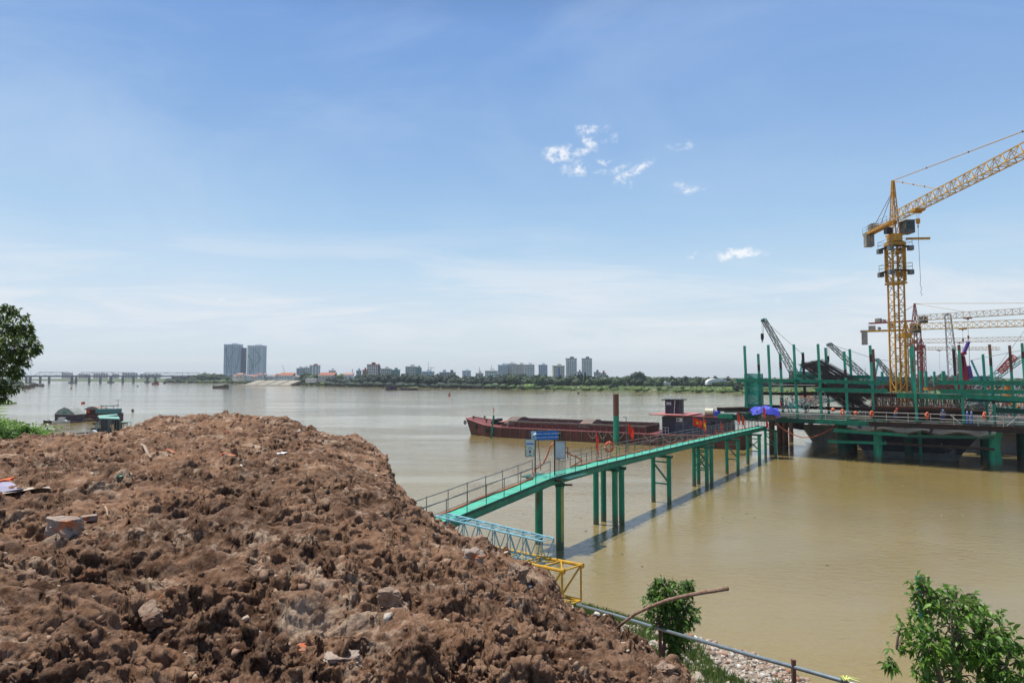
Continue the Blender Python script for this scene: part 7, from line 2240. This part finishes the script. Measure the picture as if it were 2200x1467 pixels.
o2 = thing("skiff", "white small boat tied in front of the left houseboat", "boat", c + Vector((.7, -1.8, 0))); hull(o2, c + Vector((-1.6, -1.9, 0)), c + Vector((2.5, -1.7, 0)), 1.2, .5, WHT, sheer=.15); MB().box(c + Vector((.6, -1.8, .95)), (1.3, .8, .7)).build("cabin", WHT, o2); vault(o2, c + Vector((.6, -1.8, .3)), EX, EY, 2.8, 1.0, .2, .55, WHT, "cover")
o2 = thing("skiff", "dark small boat with covered load at the left end of the houseboat", "boat", c + Vector((-2.6, -1.4, 0))); hull(o2, c + Vector((-3.9, -1.5, 0)), c + Vector((-1.3, -1.4, 0)), 1.1, .45, BLACK, sheer=.2); vault(o2, c + Vector((-2.4, -1.4, .2)), EX, EY, 1.6, .8, .2, .6, WHT, "cover")
flag(P(181, 905, 163), P(181, 865, 163).z, 1.0, .62, math.pi - .1, .1, "red flag with star on a tall pole between the houseboats", True, "flags on the houseboats")
# middle houseboat
Y1 = 170; c = P(202, 905, Y1); c.z = 0
o = thing("houseboat", "middle houseboat with brown cabin and curved tan roof", "houseboat", c)
MB().box(c + UP * .2 + EY, (6.4, 4.5, .5)).build("raft", TIMB, o)
MB().box(c + Vector((-.3, 1.4, 1.7)), (3.4, 2.8, 2.2)).build("cabin", mat("brown_cabin", (.10, .05, .035), (.06, .035, .03), rough=.8), o)
vault(o, c + Vector((-.5, 1.4, 0)), EX, EY, 4.0, 3.2, 2.8, 3.5, mat("tan_roof", (.36, .27, .22), (.26, .19, .16), rough=.8))
MB().box(c + Vector((-.3, -.05, 1.15)), (3.3, .12, .4)).build("red_trim", RD, o)
hull(o, c + Vector((-1.6, -1.4, 0)), c + Vector((2.6, -1.6, 0)), 1.3, .5, TIMB, "side_boat")
lump("net_heap", TIMB, c + Vector((-2.7, -.2, .9)), (1.9, 1.4, 1.3), "brown heap of nets between the left and middle houseboats", "nets", 61, noise=.12)
flag(P(186, 902, 168), 2.6, .9, .7, .15, .5, "red flag with star low beside the brown cabin", True, "flags on the houseboats")
# rear houseboat with green screens
Y2 = 158; c = P(231, 905, Y2); c.z = 0
o = thing("houseboat", "rear houseboat with teal screen wall and a cluttered flat roof", "houseboat", c)
MB().box(c + UP * .2 + EY, (5.2, 5, .5)).build("raft", TIMB, o)
MB().box(c + Vector((0, 1.0, 1.3)), (4.2, 3.4, 2.3)).build("cabin", PURB, o)
MB().box(c + Vector((.1, .2, 3.0)), (4.3, 3, 1.0)).build("screen_wall", mat("teal_screen", (.10, .24, .25), (.07, .18, .19), scale=3, rough=.7), o)
MB().box(c + Vector((-.3, 1.2, 4.2)), (3.1, 2.4, .22)).build("top_roof", TARG, o)
for dx in (-1.6, 1.2): MB().tube(c + Vector((dx, .2, 3.4)), c + Vector((dx, .2, 4.2)), .06, 5).build("post", TIMB, o)
MB().tube(c + Vector((2.3, 0, 3)), c + Vector((2.3, 0, 5.4)), .05, 5).box(c + Vector((2.3, 0, 5.45)), (.9, .5, .08)).build("lamp_mast", RAILM, o)
flag(P(227, 884, 158), 1.2, .35, .8, .3, 1.0, "small red flag on top of the rear houseboat", False, "flags on the houseboats")
flag(P(233, 897, 155), 1.1, .3, .8, -.5, 1.2, "small red flag hanging above the mint roof", False, "flags on the houseboats")
# floating house with mint green roof
Y3 = 127; c = W(229, 934); c.y = 127; c.z = 0
MINT = mat("mint_roof", (.22, .44, .36), (.17, .36, .29), scale=2, rough=.5)
o = thing("floating_house", "nearest floating house with a mint green sheet roof and dark curtains", "houseboat", c)
MB().box(c + Vector((.6, 1.5, .1)), (5.2, 5, .5)).build("raft", TIMB, o)
def S(px, py, YY=127): return P(px, py, YY)
a = MB().add([S(213, 898, 127), S(257.5, 899.5, 127), S(255, 894.5, 132), S(211, 893, 132), S(213, 899.5, 127), S(257.5, 901, 127), S(255, 896, 132), S(211, 894.5, 132)], [(0, 1, 2, 3), (7, 6, 5, 4), (0, 4, 5, 1), (1, 5, 6, 2), (2, 6, 7, 3), (3, 7, 4, 0)])
a.build("roof_sheet", MINT, o)
MB().add([S(209, 895, 133), S(254, 891, 133), S(250, 889, 137), S(212, 892, 137)], [(0, 1, 2, 3)]).build("upper_roof_sheet", MINT, o)
for (x0, x1, m_) in ((217, 232, mat("grey_curtain", (.10, .105, .11), (.07, .075, .08), scale=2, rough=.8)), (231, 237, mat("pale_curtain", (.24, .25, .25), (.18, .19, .19), scale=2, rough=.8))):
    p_, q_ = S(x0, 901), S(x1, 901); z1 = S(x0, 931).z
    n_ = 10; vs = []; fs = []
    for i in range(n_ + 1):
        pp = p_.lerp(q_, i / n_) + EY * (.12 * math.sin(i * 2.0)); vs += [pp, Vector((pp.x, pp.y, z1))]
    for i in range(n_): fs.append((2 * i, 2 * i + 2, 2 * i + 3, 2 * i + 1))
    MB().add(vs, fs).build("curtain", m_, o)
for px in (214, 217, 233, 240, 246, 251, 257): q = S(px, 901); MB().tube((q.x, q.y, .2), q, .05, 5).build("post", RAILM, o)
MB().box(c + Vector((-.2, .6, .8)), (3.4, .8, 1.2)).build("dark_counter", BLACK, o)
MB().box(S(254, 915, 128), (.7, 1.2, 2.6)).build("dark_screen", BLACK, o)
MB().add([S(203, 915), S(214, 903), S(216, 903), S(208, 926)], [(0, 1, 2, 3)]).build("side_flap", TARG, o)
o2 = thing("skiff", "dark skiff with red and white cloths beside the mint roofed house", "boat", S(196, 932, 124)); hull(o2, S(186, 930, 124) * 1 - UP * S(186, 930, 124).z, Vector((S(212, 933, 124).x, 124, 0)), 1.5, .6, BLACK)
q = S(200, 927, 123.2); q.z = .55
MB().box(q + Vector((-.5, 0, .0)), (.7, .5, .25)).build("red_cloth", REDF, o2); MB().box(q + Vector((.6, 0, .1)), (.7, .5, .25)).build("red_cloth", REDF, o2); vault(o2, q + Vector((-.2, .3, 0)), EX, EY, 1.5, .9, .2, .8, WHT, "cover")
o = thing("jetty_shelter", "small open shelter with a flat grey green roof right of the mint roofed house", "shelter", W(272, 930))
MB().add([S(258, 907), S(281, 906), S(277, 903.5, 131), S(262, 904, 131), S(258, 908.2), S(281, 907.2), S(277, 904.5, 131), S(262, 905, 131)], [(0, 1, 2, 3), (7, 6, 5, 4), (0, 4, 5, 1), (1, 5, 6, 2), (2, 6, 7, 3), (3, 7, 4, 0)]).build("roof", mat("sage_roof", (.24, .32, .28), rough=.6), o)
for px in (259, 266, 274, 281): q = S(px, 907); MB().tube((q.x, q.y, -.3), q, .045, 5).build("post", RAILM, o)
MB().box(Vector((S(268, 920).x, 128, .3)), (2.6, 2, .4)).build("raft", TIMB, o)
# boats in mid river
def far_boat(label, x0, x1, y, h, m_, cabins, name="cargo_boat", w=5):
    a, b_ = W(x0, y), W(x1, y); o = thing(name, label, "boat", (a + b_) / 2)
    hull(o, a, b_, w, h, m_, sheer=.5)
    L = (b_ - a).length; d = (b_ - a).normalized()
    for (f, l, hh_, mm, nm) in cabins: MB().box(a + d * (L * f) + UP * (h + hh_ / 2 - .1), (l, w * .7, hh_)).build(nm, mm, o)
    return o
far_boat("brown wooden cargo boat in mid river left of centre", 457, 492, 834, 1.9, TIMB, ((.82, 3.2, 1.4, BLACK, "cabin"), (.35, 6.5, .5, TIMB, "cargo"), (.60, 2.5, .8, TIMB, "deck_house")))
o = far_boat("low dark barge with a green roofed cabin in mid river", 829, 898, 837.5, .6, mat("violet_hull", (.07, .05, .08), rough=.8), ((.13, 5.5, 3.0, NAVY2, "cabin"), (.26, 4.0, 2.6, PURB, "cabin"), (.55, 5, .9, NAVY2, "cargo_heap"), (.80, 4, .8, BLACK, "cargo_heap"), (.93, 2, .8, BLACK, "cargo_heap")))
q = W(857, 837.5); MB().box(q + UP * 4.2, (4.6, 3.6, .3)).build("green_roof", YG, o)
far_boat("dark red boat lying under the road bridge", 326, 341, 826, 2.2, RD, ((.6, 3.5, 2.0, PURB, "cabin"),))
far_boat("small dark boat moored at the foot of the stone embankment", 533, 543, 826, 1.0, BLACK, ((.5, 3, 1.2, GN, "cabin"),))
far_boat("white roofed boat moored right of the stone embankment", 616, 634, 827.6, 1.4, TIMB, ((.5, 7, 1.4, WHT, "cabin"),))
for i, (x0, x1, y, mm) in enumerate(((47, 66, 834.5, TIMB), (60, 75, 832.5, TIMB), (70, 84, 829.5, NAVY2), (84, 95, 830, TARG), (66, 80, 826.5, WHT), (350, 358, 823.5, PURB), (372, 378, 823, RD), (404, 409, 822.8, BLACK))):
    far_boat("%s of the small boats moored in a line near the bridge, counted from the left" % ordn[i], x0, x1, y, 1.3, TIMB, ((.5, (x1 - x0) * .25, 1.8, mm, "cabin"),), "moored_boat", 4)
far_boat("tiny white boat at the foot of the dark trees right of centre", 950, 957, 833, .6, WHT, ((.5, 1, .8, WHT, "cabin"),), w=2)
for (px, y, mm, lab, h) in ((965, 850, RD, "small red buoy in mid river right of the dark barge", 2.6), (1190, 839.5, BLACK, "tiny dark buoy near the far bank", 2.0), (1243, 845, YG, "buoy with a yellow green top mark near the far bank", 3.6), (153, 835, RD, "small red buoy between the road bridge and the houseboats", 2.2), (296, 830, BLACK, "tiny dark buoy in front of the bridge piers", 1.6), (285, 883, BLACK, "dark round float on the water right of the lamp mast", .7)):
    q = W(px, y); o = thing("buoy", lab, "buoy", q)
    if h < 1: MB().ball(q + UP * .2, .42, 10, 6).torus(q + UP * .62, .1, .03, EX, 8, 5).build("float", mm, o)
    else:
        MB().tube(q - UP * .2, q + UP * .6, .9, 12, .8).build("float", BLACK if mm is YG else mm, o)
        MB().tube(q + UP * .6, q + UP * h, .35, 8, .12).build("top_mark", mm, o)
        if mm is YG: MB().ball(q + UP * h, .8, 8, 5).build("leafy_mark", YG, o)
# driftwood
for (pts_, lab) in ((((88, 912), (96, 911), (108, 911.5), (121, 910.5)), "pale driftwood and scum floating left of the houseboats"), (((106, 925), (115, 925.5), (129, 926)), "thin dark stick floating left of the skiff"), (((142, 933), (160, 932), (184, 930)), "long mooring pole floating left of the skiff")):
    MB().path([W(x, y) + UP * .06 for x, y in pts_], [.09 + .05 * (k % 2) for k in range(len(pts_))], 6).solo("driftwood", TIMB if "pale" not in lab else COAM, lab, "driftwood")

rgf = np.random.default_rng(77)
n = 260
X = rgf.uniform(-40, 60, n * 4); Y = rgf.uniform(34, 170, n * 4)
kp = (fbm(X * .05 + Y * .02, Y * .16, 63, 3) > .16) & (shore_dist(X, Y) < -1.5)
X, Y = X[kp][:n], Y[kp][:n]
V, F = rocks(len(X), np.stack([X, Y, np.full(len(X), .01)], -1), rgf.uniform(.02, .09, len(X)) * (.6 + Y / 110), .25, 78)
tag(link("floating_scum", np_mesh("floating_scum", V, F, islandmat("scum", [(0, (.10, .08, .05)), (.4, (.30, .26, .18)), (.7, (.07, .10, .03)), (.9, (.5, .48, .42))]))), "specks of plants and scum drifting on the brown river", "flotsam", kind="stuff")
# ------------------------------------------------------------------ haze
hz = bpy.data.materials.new("haze_air"); hz.use_nodes = True
t = hz.node_tree
for n in list(t.nodes): t.nodes.remove(n)
b = NB(t); ho = b.n("ShaderNodeOutputMaterial"); pv = b.n("ShaderNodeVolumePrincipled")
pv.inputs["Color"].default_value = (.86, .91, 1.0, 1); pv.inputs["Density"].default_value = HAZE; pv.inputs["Anisotropy"].default_value = 0.25
b.l(pv.outputs[0], ho.inputs["Volume"])
hb_ = MB().box((0, 1700, 31), (7800, 4600, 66)).build("haze", hz)
tag(hb_, kind="stuff")
SC.cycles.volume_bounces = 0
